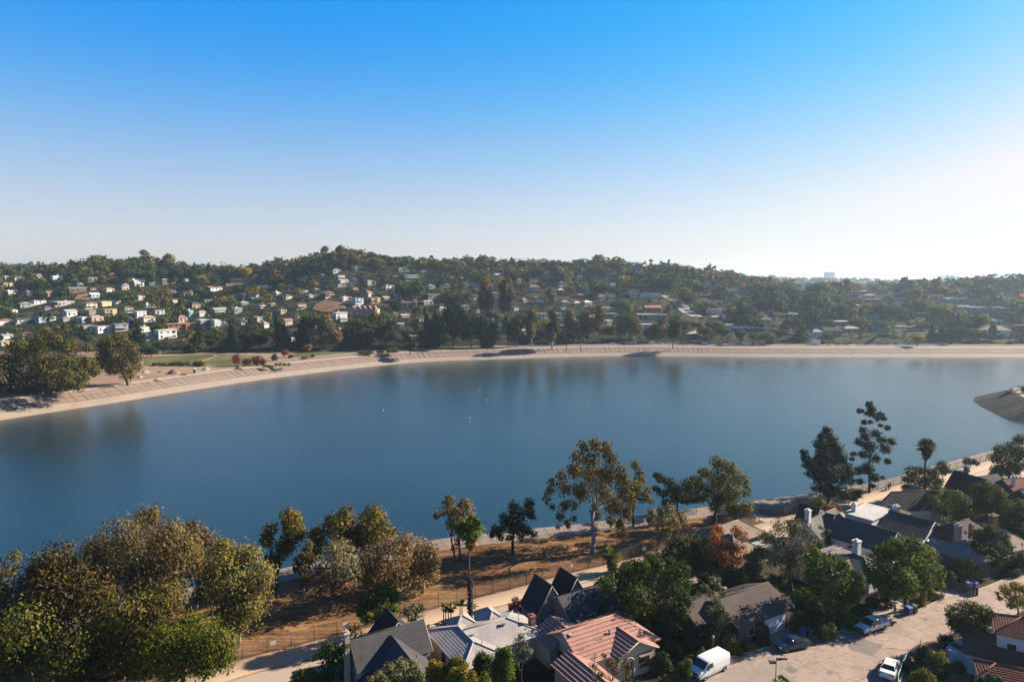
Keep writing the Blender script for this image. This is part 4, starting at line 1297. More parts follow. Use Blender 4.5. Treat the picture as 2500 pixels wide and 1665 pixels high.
for i in range(4): h.window('-v', -2.2 + i * 1.15, 7.9, .34, .34, -1.77, 'wood')
gt = MB(); gt.box((-2.6, 4.6, 1.1), (5.5, .3, 2.2)); gt.build('garden_wall', M['wall_white'], h.root)
# ------------------------------------------------------------------ near trees and plants (centre x, centre y, radius in photograph pixels)
H = hero
G1 = 'gum trees massed at the lower left'
H('gum_tree', (350, 1575), [(356, 1262, 28), (372, 1250, 16), (290, 1300, 36), (238, 1335, 34), (405, 1300, 36), (445, 1335, 38), (350, 1340, 55), (295, 1385, 48), (420, 1385, 48), (360, 1420, 50), (250, 1380, 36), (470, 1370, 30)], 'leaf_rust', 'tallest brown-leaved gum in the lower left grove, pale limbs showing', bark='bark_pale', size=.23, dens=.85, droop=.25, seed=1, grow=1.4, twigs=3, leaf2='leaf_brown', trunk_r=.42)
H('gum_tree', (120, 1660), [(140, 1345, 32), (100, 1378, 36), (172, 1385, 44), (130, 1430, 52), (205, 1430, 50), (85, 1440, 42), (170, 1470, 46), (240, 1455, 36), (112, 1395, 30)], 'leaf_brown', 'olive brown gum left of the tallest one in the lower left grove', bark='bark_pale', size=.25, dens=.85, droop=.3, seed=2, grow=1.4, twigs=2, leaf2='leaf_olive', trunk_r=.4)
H('gum_tree', (20, 1640), [(22, 1372, 24), (35, 1350, 16), (10, 1410, 28), (-10, 1440, 40), (0, 1480, 40), (35, 1440, 24), (-40, 1410, 40)], 'leaf_olive', 'thin-crowned gum cut by the left edge of the photo', bark='bark_pale', size=.30, dens=.55, droop=.4, seed=3, trunk_r=.3, leaf2='leaf_brown')
H('gum_tree', (260, 1650), [(330, 1480, 46), (270, 1490, 46), (390, 1460, 44), (310, 1540, 46), (250, 1550, 40), (420, 1440, 30), (355, 1530, 36), (230, 1600, 36), (290, 1600, 38), (330, 1590, 30)], 'leaf_olive', 'dense olive gum filling the middle of the lower left grove', bark='bark_pale', size=.25, dens=.85, droop=.45, seed=4, grow=1.4, leaf2='leaf_brown', trunk_r=.35)
H('gum_tree', (90, 1690), [(60, 1510, 46), (120, 1530, 44), (165, 1560, 44), (20, 1530, 40), (75, 1570, 44), (190, 1610, 40), (130, 1610, 38), (40, 1600, 36), (-20, 1560, 40)], 'leaf_olive', 'shaded dark green gum at the bottom left corner', size=.25, dens=.85, droop=.5, seed=5, grow=1.4, leaf2='leaf_mid', trunk_r=.3, base_Y=74)
H('gum_tree', (446, 1700), [(400, 1560, 42), (450, 1535, 36), (500, 1540, 32), (530, 1565, 36), (380, 1600, 38), (440, 1590, 42), (490, 1590, 34), (545, 1600, 24), (350, 1575, 34), (420, 1630, 30), (345, 1625, 28), (470, 1510, 22), (500, 1625, 22)], 'leaf_bright', 'bright green spreading tree overhanging the road at lower left', bark='bark', size=.22, dens=.95, droop=.4, seed=6, grow=1.4, leaf2='leaf_green', trunk_r=.28)
H('gum_tree', (575, 1578), [(535, 1372, 34), (580, 1350, 34), (610, 1350, 22), (560, 1410, 42), (618, 1400, 36), (615, 1440, 36), (575, 1450, 38), (610, 1475, 30), (640, 1395, 24), (560, 1490, 24), (545, 1330, 20), (590, 1510, 18)], 'leaf_olive', 'slender gum with several white stems beside the fence', bark='bark_pale', size=.26, dens=.85, droop=.5, seed=7, grow=1.4, stems=4, trunk_r=.14, leaf2='leaf_tan')
H('gum_tree', (522, 1518), [(505, 1380, 26), (530, 1400, 28), (500, 1420, 26), (525, 1440, 24), (490, 1450, 22)], 'leaf_mid', 'darker gum just left of the white-stemmed one', bark='bark_dark', size=.28, dens=.8, droop=.4, seed=8, stems=2, trunk_r=.16)
H('gum_tree', (480, 1490), [(467, 1288, 24), (488, 1300, 20), (515, 1315, 22), (540, 1330, 20), (490, 1335, 28), (455, 1320, 22), (520, 1350, 24)], 'leaf_rust', 'brown-topped gum on the waterside behind the lower left grove', bark='bark_pale', size=.34, dens=.7, droop=.2, seed=9, twigs=3, trunk_r=.25)
H('gum_tree', (672, 1442), [(708, 1258, 18), (716, 1278, 22), (712, 1305, 22), (700, 1330, 20), (728, 1300, 14), (658, 1295, 16), (652, 1315, 15), (680, 1345, 22), (645, 1318, 10), (668, 1370, 16), (665, 1290, 12), (655, 1365, 12)], 'leaf_olive', 'lean dark-trunked gum with golden olive tufts at the water edge', bark='bark_dark', size=.30, dens=.95, droop=.15, seed=10, grow=1.4, trunk_r=.3, leaf2='leaf_gold')
H('gum_tree', (742, 1462), [(750, 1330, 13), (745, 1350, 15), (757, 1368, 14), (730, 1370, 13), (742, 1392, 15), (722, 1388, 10), (745, 1415, 12)], 'leaf_olive', 'small narrow gum right of the lean dark-trunked one', bark='bark_pale', size=.28, dens=.8, seed=11, grow=1.4, trunk_r=.14)
H('gum_tree', (860, 1415), [(846, 1250, 15), (838, 1268, 18), (812, 1272, 16), (868, 1282, 24), (911, 1252, 20), (925, 1265, 16), (898, 1282, 26), (936, 1288, 18), (955, 1300, 12), (834, 1298, 26), (880, 1313, 28), (772, 1304, 17), (776, 1330, 20), (768, 1350, 14), (850, 1325, 24), (915, 1310, 22), (800, 1290, 16)], 'leaf_brown', 'broad olive brown tree at the water edge behind the grey-green one', bark='bark_dark', size=.32, dens=1.15, seed=12, grow=1.4, trunk_r=.4, leaf2='leaf_olive')
H('pepper_tree', (803, 1492), [(830, 1328, 22), (808, 1345, 22), (852, 1345, 18), (838, 1365, 26), (800, 1385, 26), (845, 1392, 26), (790, 1412, 20), (870, 1400, 18), (822, 1415, 20), (775, 1390, 14), (785, 1440, 10)], 'leaf_greygreen', 'grey-green pepper tree with forked trunk standing in the dry field', bark='bark', size=.26, dens=.6, droop=.3, seed=13, grow=1.4, trunk_r=.26, twigs=3, leaf2='leaf_tan', fork=.15)
H('pepper_tree', (955, 1455), [(985, 1318, 24), (942, 1322, 22), (1020, 1325, 20), (1045, 1338, 22), (905, 1350, 26), (950, 1358, 32), (1000, 1358, 32), (1045, 1365, 24), (1050, 1395, 18), (920, 1392, 26), (880, 1375, 22), (1015, 1405, 20), (975, 1395, 24), (1062, 1355, 14), (890, 1405, 16), (1030, 1425, 12)], 'leaf_tan', 'wide tan-leaved drooping tree in the middle of the dry field', bark='bark_dark', size=.27, dens=.85, droop=.55, seed=14, grow=1.4, trunk_r=.3, twigs=2, leaf2='leaf_rust', fork=.1)
H('ficus_tree', (928, 1562), [(930, 1440, 17), (950, 1442, 16), (965, 1455, 16), (905, 1452, 16), (892, 1478, 18), (925, 1475, 22), (958, 1482, 20), (898, 1505, 16), (925, 1510, 16), (945, 1505, 16), (930, 1535, 12), (880, 1495, 10)], 'leaf_green', 'bright bushy green tree just behind the charcoal-shingled house', size=.22, dens=1.5, seed=15, trunk_r=.16, leaf2='leaf_bright')
H('olive_tree', (1012, 1532), [(1012, 1482, 14), (992, 1490, 12), (1030, 1482, 11), (1000, 1505, 11), (1022, 1500, 12)], 'leaf_greygreen', 'small olive tree between the charcoal house and the road', size=.22, dens=.8, seed=16, trunk_r=.08)
H('shrub', (1010, 1538), [(1008, 1515, 8), (1018, 1522, 7), (1003, 1528, 7)], 'leaf_green', 'small green shrub under the olive tree by the road', size=.18, dens=1.6, seed=17, cat='shrub', trunk_r=.05)
H('gum_tree', (1120, 1372), [(1096, 1218, 13), (1098, 1235, 14), (1078, 1245, 11), (1135, 1228, 16), (1112, 1250, 18), (1142, 1255, 18), (1066, 1258, 7), (1102, 1275, 14), (1130, 1278, 15), (1118, 1295, 15), (1120, 1318, 10), (1108, 1335, 7)], 'leaf_tan', 'thin brown-crowned gum standing behind the left-hand tall palm', bark='bark_dark', size=.30, dens=.8, droop=.3, seed=18, grow=1.4, stems=2, trunk_r=.2, leaf2='leaf_olive')
H('gum_tree', (1250, 1354), [(1293, 1228, 14), (1288, 1245, 14), (1252, 1235, 15), (1262, 1255, 20), (1235, 1262, 16), (1300, 1260, 9), (1240, 1280, 20), (1212, 1292, 14), (1265, 1282, 18), (1222, 1308, 10), (1285, 1292, 13), (1302, 1302, 10), (1200, 1302, 8), (1270, 1308, 9), (1245, 1310, 10)], 'leaf_dark', 'dark leaning tree alone on the bank right of the palm', bark='bark_dark', size=.30, dens=1.05, droop=.25, seed=19, trunk_r=.3)
H('great_gum_tree', (1444, 1352), [(1425, 1085, 14), (1452, 1080, 15), (1478, 1088, 14), (1412, 1110, 18), (1445, 1112, 24), (1485, 1110, 18), (1498, 1125, 12), (1402, 1142, 18), (1440, 1148, 28), (1480, 1152, 28), (1372, 1158, 14), (1350, 1175, 13), (1340, 1195, 12), (1378, 1188, 20), (1335, 1215, 11), (1348, 1235, 9), (1418, 1192, 24), (1468, 1192, 28), (1515, 1145, 18), (1522, 1175, 24), (1528, 1205, 22), (1542, 1225, 14), (1378, 1230, 14), (1368, 1258, 12), (1385, 1275, 10), (1400, 1228, 15), (1500, 1225, 24), (1530, 1248, 14), (1512, 1272, 14), (1455, 1248, 14), (1362, 1285, 6), (1450, 1285, 9), (1520, 1298, 14), (1492, 1268, 12), (1400, 1262, 9)], 'leaf_brown', 'tallest gum on the near bank, pale forked trunk and drooping foliage', bark='bark_pale', size=.30, dens=.98, droop=.45, seed=20, trunk_r=.42, leaf2='leaf_olive', stems=1, fork=.3, hollow=.3)
H('gum_tree', (1553, 1284), [(1550, 1132, 11), (1560, 1150, 12), (1562, 1170, 16), (1552, 1190, 18), (1572, 1208, 13), (1548, 1215, 15), (1588, 1222, 9), (1582, 1195, 10)], 'leaf_olive', 'forked dark-trunked gum just behind the tallest one', bark='bark_dark', size=.32, dens=.9, droop=.3, seed=21, stems=2, trunk_r=.2)
H('cedar_tree', (1650, 1248), [(1606, 1160, 9), (1618, 1170, 11), (1636, 1178, 11), (1602, 1192, 8), (1645, 1190, 14), (1620, 1205, 12), (1655, 1212, 14), (1630, 1228, 13), (1680, 1180, 12), (1695, 1172, 12), (1690, 1198, 15), (1672, 1215, 15), (1700, 1215, 12)], 'leaf_blue', 'dark layered cedar by the water between tall gum and round olive tree', bark='bark_dark', size=.32, dens=1.1, seed=22, grow=1.65, squash=.55, trunk_r=.25)
H('olive_tree', (1606, 1334), [(1592, 1252, 13), (1612, 1248, 12), (1632, 1243, 15), (1658, 1262, 14), (1605, 1272, 19), (1638, 1272, 19), (1625, 1298, 14), (1588, 1268, 10), (1655, 1290, 9), (1668, 1270, 8)], 'leaf_tan', 'round tan-green tree in the dry field near the fence sign', bark='bark', size=.26, dens=1.1, seed=23, trunk_r=.17, leaf2='leaf_greygreen', droop=.2)
H('pepper_tree', (1737, 1287), [(1748, 1122, 14), (1765, 1132, 15), (1785, 1138, 15), (1720, 1152, 16), (1755, 1158, 24), (1795, 1160, 20), (1818, 1172, 13), (1710, 1182, 14), (1738, 1195, 24), (1785, 1195, 24), (1822, 1195, 14), (1745, 1232, 15), (1790, 1235, 18), (1822, 1235, 15), (1715, 1212, 11), (1702, 1198, 9), (1760, 1215, 18)], 'leaf_olive', 'large yellow-green drooping tree on the bank left of the ramp', bark='bark_dark', size=.29, dens=1.15, droop=.4, seed=24, trunk_r=.4, leaf2='leaf_bright')
H('shrub', (1795, 1290), [(1795, 1272, 10), (1805, 1278, 8), (1785, 1280, 7)], 'leaf_green', 'round green shrub near the ramp and fence', size=.22, dens=1.4, seed=25, cat='shrub', trunk_r=.06)
H('monterey_pine', (2020, 1228), [(2020, 1050, 9), (2012, 1065, 12), (2030, 1068, 11), (2005, 1085, 14), (2035, 1090, 16), (2015, 1108, 18), (2048, 1112, 16), (1962, 1104, 8), (1966, 1118, 10), (1972, 1135, 12), (1992, 1130, 16), (2025, 1138, 22), (2060, 1138, 15), (2078, 1152, 9), (1985, 1155, 14), (2012, 1162, 20), (2050, 1168, 20), (2075, 1172, 10), (1995, 1188, 13), (2025, 1195, 17), (2052, 1198, 14), (2065, 1210, 8)], 'leaf_blue', 'dense dark pine on the bank left of the taller ragged pine', bark='bark_dark', size=.34, dens=1.35, seed=26, grow=1.45, trunk_r=.35, squash=.8)
H('ragged_pine', (2122, 1204), [(2122, 986, 7), (2127, 998, 8), (2098, 1002, 5), (2108, 1004, 4), (2118, 1008, 6), (2132, 1012, 7), (2150, 1012, 7), (2158, 1020, 6), (2142, 1022, 6), (2125, 1030, 5), (2110, 1030, 6), (2107, 1048, 8), (2166, 1044, 7), (2150, 1038, 4), (2113, 1064, 10), (2138, 1058, 9), (2152, 1072, 10), (2177, 1078, 8), (2098, 1078, 9), (2122, 1088, 13), (2162, 1094, 11), (2108, 1108, 9), (2084, 1108, 6), (2080, 1120, 5), (2138, 1120, 9), (2168, 1125, 7), (2118, 1142, 12), (2095, 1148, 9), (2135, 1165, 9), (2155, 1165, 5), (2100, 1175, 7), (2130, 1185, 6)], 'leaf_blue', 'tallest ragged pine with visible trunk and separate foliage clumps', bark='bark_dark', size=.27, dens=1.25, seed=27, grow=1.6, trunk_r=.3, squash=.8, hollow=.25, extra=1.0, depth_k=.8)
H('lollipop_tree', (1998, 1266), [(1997, 1222, 10), (1990, 1228, 8), (2004, 1230, 8), (1997, 1238, 8)], 'leaf_olive', 'small round olive tree left of the dark red shrub', size=.22, dens=1.7, seed=28, trunk_r=.08)
H('street_tree', (2070, 1236), [(2080, 1200, 10), (2094, 1205, 9), (2068, 1210, 9), (2085, 1215, 10), (2098, 1198, 7)], 'leaf_mid', 'small green tree growing in the footpath near the two walkers', size=.24, dens=1.5, seed=29, trunk_r=.08)
H('shrub', (2030, 1252), [(2020, 1240, 9), (2035, 1243, 9), (2045, 1238, 7), (2028, 1248, 8)], 'leaf_red', 'dark red shrub beside the footpath under the dense pine', size=.2, dens=1.4, seed=30, cat='shrub', trunk_r=.05)
H('magnolia_tree', (2258, 1222), [(2225, 1152, 13), (2245, 1148, 11), (2215, 1168, 12), (2238, 1172, 16), (2280, 1155, 12), (2272, 1175, 16), (2295, 1175, 10), (2215, 1190, 12), (2245, 1195, 14), (2285, 1192, 13), (2265, 1150, 9)], 'leaf_dark', 'broad dark magnolia at the foot of the right-hand tall palm', size=.28, dens=1.3, seed=31, trunk_r=.2, leaf2='leaf_olive')
H('street_tree', (2300, 1172), [(2300, 1136, 12), (2290, 1145, 9), (2310, 1146, 9), (2302, 1152, 9)], 'leaf_mid', 'round green tree by the water right of the right-hand tall palm', size=.26, dens=1.4, seed=32, trunk_r=.1)
H('street_tree', (2366, 1151), [(2362, 1124, 9), (2375, 1126, 8), (2385, 1130, 6), (2358, 1130, 6)], 'leaf_mid', 'small spreading tree where the footpath bends by the water', size=.26, dens=1.2, seed=33, trunk_r=.1)
H('broadleaf_tree', (2460, 1185), [(2470, 1088, 15), (2488, 1075, 13), (2445, 1100, 15), (2475, 1112, 18), (2430, 1118, 14), (2458, 1130, 20), (2490, 1130, 20), (2440, 1148, 15), (2470, 1150, 16), (2495, 1100, 15)], 'leaf_mid', 'dark green tree mass on the lake road bend at right edge', size=.3, dens=1.2, seed=34, trunk_r=.25)
H('shrub', (2492, 1080), [(2490, 1066, 8), (2498, 1070, 8), (2480, 1072, 6)], 'leaf_red', 'red-flowering shrub above the dark trees at right edge', size=.25, dens=1.2, seed=35, cat='shrub')
H('sycamore_tree', (2313, 1275), [(2275, 1212, 13), (2300, 1205, 13), (2330, 1212, 15), (2350, 1222, 13), (2290, 1235, 15), (2335, 1242, 15), (2362, 1248, 10), (2315, 1228, 13), (2350, 1265, 9), (2275, 1250, 9)], 'leaf_green', 'pale-trunked leafy tree behind the grey-and-brown-roofed house', bark='bark_pale', size=.26, dens=.85, seed=36, grow=1.4, trunk_r=.16, stems=3)
H('broadleaf_tree', (2408, 1270), [(2382, 1192, 13), (2410, 1188, 14), (2432, 1205, 17), (2400, 1215, 17), (2442, 1222, 16), (2388, 1238, 14), (2420, 1242, 18), (2450, 1242, 12)], 'leaf_green', 'rounded green tree in front of the steep dark-roofed house', size=.26, dens=1.2, seed=37, grow=1.4, trunk_r=.2)
H('shrub', (2465, 1262), [(2450, 1246, 12), (2470, 1238, 12), (2488, 1232, 13), (2435, 1255, 9), (2480, 1250, 10)], 'leaf_bright', 'yellow-green hedge-like shrub below the red-tiled house', size=.22, dens=1.2, seed=38, cat='shrub')
H('broadleaf_tree', (2480, 1350), [(2475, 1270, 20), (2495, 1250, 20), (2470, 1300, 20), (2495, 1295, 24), (2485, 1330, 20), (2460, 1285, 12)], 'leaf_dark', 'dark tree at the right edge behind the round street tree', size=.28, dens=1.1, seed=39, grow=1.4, trunk_r=.2)
H('broadleaf_tree', (2412, 1408), [(2392, 1308, 17), (2420, 1298, 18), (2445, 1315, 18), (2398, 1335, 20), (2438, 1345, 22), (2415, 1360, 18), (2380, 1325, 12), (2458, 1335, 13), (2430, 1375, 12), (2465, 1350, 10)], 'leaf_mid', 'round dark green street tree on the right verge with a visible trunk', size=.25, dens=1.25, seed=40, grow=1.2, trunk_r=.22, bark='bark_pale')
H('shrub', (2365, 1418), [(2340, 1375, 13), (2362, 1372, 14), (2385, 1382, 12), (2350, 1392, 13), (2375, 1395, 12)], 'leaf_olive', 'yellow-green bushy tree by the grey front roof on the street', size=.22, dens=1.2, seed=41, cat='shrub', trunk_r=.08, leaf2='leaf_bright')
H('round_street_tree', (2212, 1492), [(2190, 1335, 22), (2228, 1332, 20), (2160, 1352, 22), (2258, 1358, 22), (2140, 1385, 22), (2190, 1378, 36), (2245, 1385, 30), (2280, 1392, 18), (2155, 1415, 24), (2205, 1420, 28), (2255, 1420, 20), (2290, 1422, 12), (2135, 1410, 14), (2180, 1445, 18), (2295, 1408, 10)], 'leaf_green', 'largest round green street tree, above the blue bins', size=.27, dens=1.35, seed=42, grow=1.4, trunk_r=.3, leaf2='leaf_bright', bark='bark_dark')
H('leafy_street_tree', (2038, 1530), [(1992, 1350, 12), (1982, 1368, 16), (2005, 1372, 18), (2030, 1368, 18), (2058, 1380, 16), (1990, 1400, 22), (2035, 1405, 28), (2080, 1415, 20), (2095, 1425, 13), (2100, 1445, 10), (2000, 1438, 20), (2048, 1445, 24), (2082, 1455, 16), (2025, 1475, 18), (2060, 1478, 14), (2100, 1410, 9)], 'leaf_green', 'vivid green street tree right of the brown leafless-looking one', size=.25, dens=1.25, seed=43, grow=1.4, trunk_r=.25, leaf2='leaf_mid')
H('sparse_tree', (1936, 1452), [(1905, 1285, 18), (1938, 1285, 20), (1968, 1302, 18), (1872, 1310, 18), (1902, 1325, 26), (1948, 1330, 26), (1860, 1345, 15), (1888, 1365, 20), (1935, 1370, 24), (1980, 1335, 14), (1965, 1365, 14), (1920, 1395, 14), (1955, 1400, 12)], 'leaf_greygreen', 'large sparse brown-green tree right of the orange autumn tree', bark='bark', size=.22, dens=.6, seed=44, grow=1.35, trunk_r=.22, twigs=4, leaf2='leaf_olive', hollow=.2)
H('autumn_tree', (1782, 1415), [(1752, 1292, 13), (1745, 1312, 14), (1762, 1325, 14), (1798, 1295, 12), (1812, 1310, 14), (1790, 1335, 15), (1745, 1345, 14), (1812, 1342, 12), (1768, 1362, 16), (1735, 1365, 10), (1800, 1365, 12)], 'leaf_orange', 'orange autumn tree among the dark trees by the lake road', size=.22, dens=.85, seed=45, grow=1.35, trunk_r=.14, leaf2='leaf_gold')
H('oak_tree', (1690, 1410), [(1690, 1315, 16), (1665, 1332, 16), (1700, 1342, 20), (1672, 1362, 18), (1722, 1372, 17), (1645, 1350, 13), (1700, 1385, 15), (1630, 1365, 10)], 'leaf_dark', 'dark tree left of the orange autumn tree', size=.25, dens=1.05, seed=46, grow=1.35, trunk_r=.18, leaf2='leaf_olive')
H('camphor_tree', (1570, 1530), [(1500, 1400, 18), (1530, 1392, 16), (1565, 1385, 20), (1600, 1378, 20), (1635, 1380, 20), (1665, 1392, 18), (1480, 1428, 20), (1522, 1428, 26), (1580, 1415, 30), (1635, 1425, 28), (1670, 1425, 18), (1450, 1450, 14), (1490, 1465, 26), (1550, 1462, 32), (1610, 1465, 28), (1660, 1452, 20), (1590, 1500, 22), (1470, 1485, 16), (1540, 1500, 20), (1425, 1468, 10)], 'leaf_green', 'broad dark green tree shading the pink-tiled house roof', size=.25, dens=1.2, seed=47, grow=1.35, trunk_r=.3, leaf2='leaf_dark')
H('oak_tree', (1650, 1560), [(1670, 1465, 20), (1655, 1495, 24), (1685, 1500, 18), (1640, 1530, 22), (1670, 1540, 22), (1620, 1500, 16)], 'leaf_dark', 'deep green tree between the pink-tiled and garage houses', size=.25, dens=1.1, seed=48, trunk_r=.18)
H('ivy_clad_tree', (1757, 1585), [(1738, 1415, 9), (1720, 1432, 10), (1752, 1432, 9), (1765, 1450, 9), (1735, 1448, 10), (1708, 1448, 7), (1750, 1470, 12), (1735, 1490, 12), (1762, 1492, 15), (1780, 1510, 13), (1755, 1518, 16), (1745, 1545, 13), (1775, 1540, 13), (1768, 1562, 10)], 'leaf_greygreen', 'twisted half-bare tree clad in ivy in front of the garage house', bark='bark', size=.2, dens=.75, seed=49, grow=1.35, trunk_r=.2, twigs=5, leaf2='leaf_mid', fork=.2, hollow=.15)
H('fan_leaf_bush', (1493, 1398), [(1498, 1378, 8)], 'leaf_mid', 'low green clump under the small fan palm by the road', size=.2, dens=1.2, seed=50, cat='shrub')
H('broadleaf_tree', (2365, 1590), [(2332, 1495, 17), (2358, 1482, 16), (2382, 1485, 16), (2408, 1498, 16), (2345, 1520, 22), (2382, 1518, 24), (2415, 1515, 11), (2325, 1515, 11), (2365, 1545, 17), (2395, 1540, 14), (2318, 1500, 8)], 'leaf_mid', 'round tree on the near kerb above the Spanish house driveway', size=.2, dens=1.25, seed=51, grow=1.4, trunk_r=.16, leaf2='leaf_olive')
H('broadleaf_tree', (2490, 1515), [(2455, 1438, 13), (2480, 1432, 14), (2498, 1440, 14), (2470, 1455, 13), (2492, 1465, 18), (2470, 1475, 11), (2435, 1448, 6), (2440, 1460, 6)], 'leaf_olive', 'yellowing tree at the right edge above the Spanish house roof', size=.2, dens=1.1, seed=52, trunk_r=.14, leaf2='leaf_gold')
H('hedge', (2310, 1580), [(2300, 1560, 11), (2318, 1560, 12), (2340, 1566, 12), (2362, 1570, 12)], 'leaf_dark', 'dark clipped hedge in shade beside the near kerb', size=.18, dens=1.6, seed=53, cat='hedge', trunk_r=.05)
# bottom edge shrubs
H('broadleaf_tree', (800, 1690), [(802, 1578, 15), (785, 1592, 14), (822, 1592, 18), (835, 1615, 20), (800, 1622, 20), (770, 1605, 8), (840, 1645, 20), (798, 1650, 20), (845, 1575, 12)], 'leaf_dark', 'dark shrubby tree against the left wall of the charcoal house', size=.18, dens=1.2, seed=54, trunk_r=.1, leaf2='leaf_green', base_Y=76)
H('hedge', (740, 1690), [(735, 1645, 13), (755, 1640, 12), (772, 1652, 13), (720, 1655, 10), (750, 1665, 14), (785, 1668, 12)], 'leaf_green', 'bright green hedge along the road at the bottom edge', size=.16, dens=1.5, seed=55, cat='hedge', trunk_r=.05, base_Y=76)
H('olive_tree', (975, 1720), [(950, 1632, 16), (978, 1622, 16), (1005, 1628, 16), (925, 1648, 13), (965, 1650, 20), (1000, 1655, 20), (1025, 1650, 13), (905, 1655, 8), (940, 1665, 14)], 'leaf_greygreen', 'feathery olive tree in front of the charcoal house at bottom', size=.17, dens=1.1, seed=56, trunk_r=.1, base_Y=69, leaf2='leaf_olive')
H('shrub', (1117, 1665), [(1117, 1610, 12), (1105, 1618, 11), (1130, 1622, 12), (1116, 1630, 13)], 'leaf_bright', 'bright yellow-green bush at the corner of the pale grey roof', size=.15, dens=1.5, seed=57, cat='shrub', base_Y=70.5)
H('shrub', (1065, 1675), [(1055, 1618, 9), (1070, 1622, 10), (1085, 1628, 9), (1060, 1635, 10), (1078, 1642, 10), (1045, 1630, 7)], 'leaf_gold', 'golden bush between the two grey roofs at the bottom', size=.15, dens=1.3, seed=58, cat='shrub', base_Y=70.5, leaf2='leaf_green')
H('shrub', (1130, 1700), [(1110, 1642, 13), (1130, 1636, 13), (1150, 1648, 13), (1125, 1660, 16), (1098, 1655, 9)], 'leaf_bright', 'rounded yellow-tipped bush lowest at the bottom centre', size=.15, dens=1.4, seed=59, cat='shrub', base_Y=68.5, leaf2='leaf_gold')
H('shrub', (1182, 1690), [(1182, 1648, 10), (1176, 1660, 10), (1190, 1662, 9)], 'leaf_bright', 'small pointed yellow-green bush at bottom edge left of the pink-tiled house', size=.15, dens=1.5, seed=60, cat='shrub', base_Y=69)
H('round_hedge', (1178, 1650), [(1175, 1602, 13), (1190, 1608, 12), (1168, 1618, 12), (1185, 1625, 13)], 'leaf_mid', 'clipped round hedge below the pale grey roof', size=.14, dens=2, seed=61, cat='hedge', base_Y=72.5)
H('shrub', (1230, 1640), [(1222, 1590, 12), (1238, 1588, 11), (1245, 1600, 10), (1215, 1605, 12), (1232, 1612, 13)], 'leaf_green', 'loose green bush right of the clipped round hedge', size=.16, dens=1.4, seed=62, cat='shrub', base_Y=73.5, leaf2='leaf_bright')
H('olive_tree', (1275, 1635), [(1270, 1552, 9), (1262, 1568, 11), (1280, 1568, 10), (1272, 1588, 14), (1290, 1590, 11), (1258, 1592, 10), (1280, 1605, 11)], 'leaf_grey', 'silvery tree against the left wall of the pink-tiled house', size=.15, dens=.85, seed=63, trunk_r=.07, base_Y=75)
H('shrub', (1262, 1496), [(1258, 1462, 8), (1270, 1470, 9), (1248, 1478, 8), (1265, 1484, 9), (1285, 1468, 6)], 'leaf_red', 'dark red shrub on the road edge left of the black gables', size=.18, dens=.9, seed=64, cat='shrub', trunk_r=.06)
H('shrub', (1295, 1520), [(1283, 1498, 9), (1298, 1492, 9), (1305, 1505, 9)], 'leaf_bright', 'yellow-green shrub under the first black gable', size=.16, dens=1.2, seed=65, cat='shrub')
H('shrub', (1255, 1514), [(1252, 1502, 6), (1258, 1506, 5)], 'leaf_green', 'tiny green shrub by the road below the red one', size=.15, dens=1.5, seed=66, cat='shrub')
H('shrub', (1212, 1516), [(1208, 1506, 7), (1220, 1507, 6)], 'leaf_greygreen', 'dry grey bush by the road above the pale grey roof', size=.16, dens=.9, seed=67, cat='shrub')
H('young_tree', (1500, 1710), [(1475, 1600, 7), (1490, 1618, 11), (1510, 1612, 9), (1530, 1622, 12), (1505, 1635, 12), (1535, 1640, 10), (1450, 1625, 6), (1465, 1645, 8)], 'leaf_green', 'wispy young tree in the pink-tiled house front garden', size=.14, dens=.55, seed=68, trunk_r=.06, twigs=4, base_Y=70, leaf2='leaf_red')
H('bare_tree', (1452, 1700), [(1450, 1600, 10), (1455, 1630, 10), (1440, 1620, 8)], 'leaf_tan', 'nearly leafless sapling in front of the salmon garage roof', size=.1, dens=.08, seed=69, trunk_r=.06, twigs=8, base_Y=69, bark='bark_pale')
H('shrub', (1665, 1660), [(1650, 1640, 10), (1665, 1625, 10), (1680, 1615, 9), (1640, 1655, 10), (1672, 1635, 8)], 'leaf_green', 'leafy shrub row on the kerb beside the white van', size=.15, dens=1.1, seed=70, cat='shrub', trunk_r=.04, leaf2='leaf_olive')
H('shrub', (1635, 1672), [(1625, 1655, 9), (1612, 1662, 9), (1600, 1668, 8)], 'leaf_olive', 'dry spiky bush at the bottom edge left of the van', size=.15, dens=1, seed=71, cat='shrub', trunk_r=.04)
H('column_hedge', (1737, 1600), [(1737, 1558, 9), (1736, 1572, 10), (1735, 1586, 10), (1724, 1575, 8)], 'leaf_green', 'column-shaped hedge with a lamp on top beside the van', size=.13, dens=2.2, seed=72, cat='hedge')
H('topiary_bush', (1862, 1562), [(1855, 1530, 11), (1866, 1536, 11), (1860, 1546, 11)], 'leaf_olive', 'round golden topiary ball before the garage door', size=.12, dens=2.4, seed=73, cat='shrub')
H('topiary_bush', (1870, 1578), [(1862, 1566, 8), (1876, 1568, 8)], 'leaf_mid', 'low rounded green bush just below the topiary ball', size=.12, dens=2.2, seed=74, cat='shrub')
H('flower_shrub', (1838, 1588), [(1826, 1576, 8), (1840, 1578, 9), (1832, 1586, 8)], 'leaf_gold', 'yellow-red flowering bush on the kerb left of the dark sedan', size=.12, dens=1.8, seed=75, cat='shrub', leaf2='leaf_green')
H('shrub', (1805, 1598), [(1795, 1584, 9), (1808, 1588, 8), (1785, 1592, 8)], 'leaf_olive', 'brownish low bush on the kerb between van and sedan', size=.13, dens=1.5, seed=76, cat='shrub')
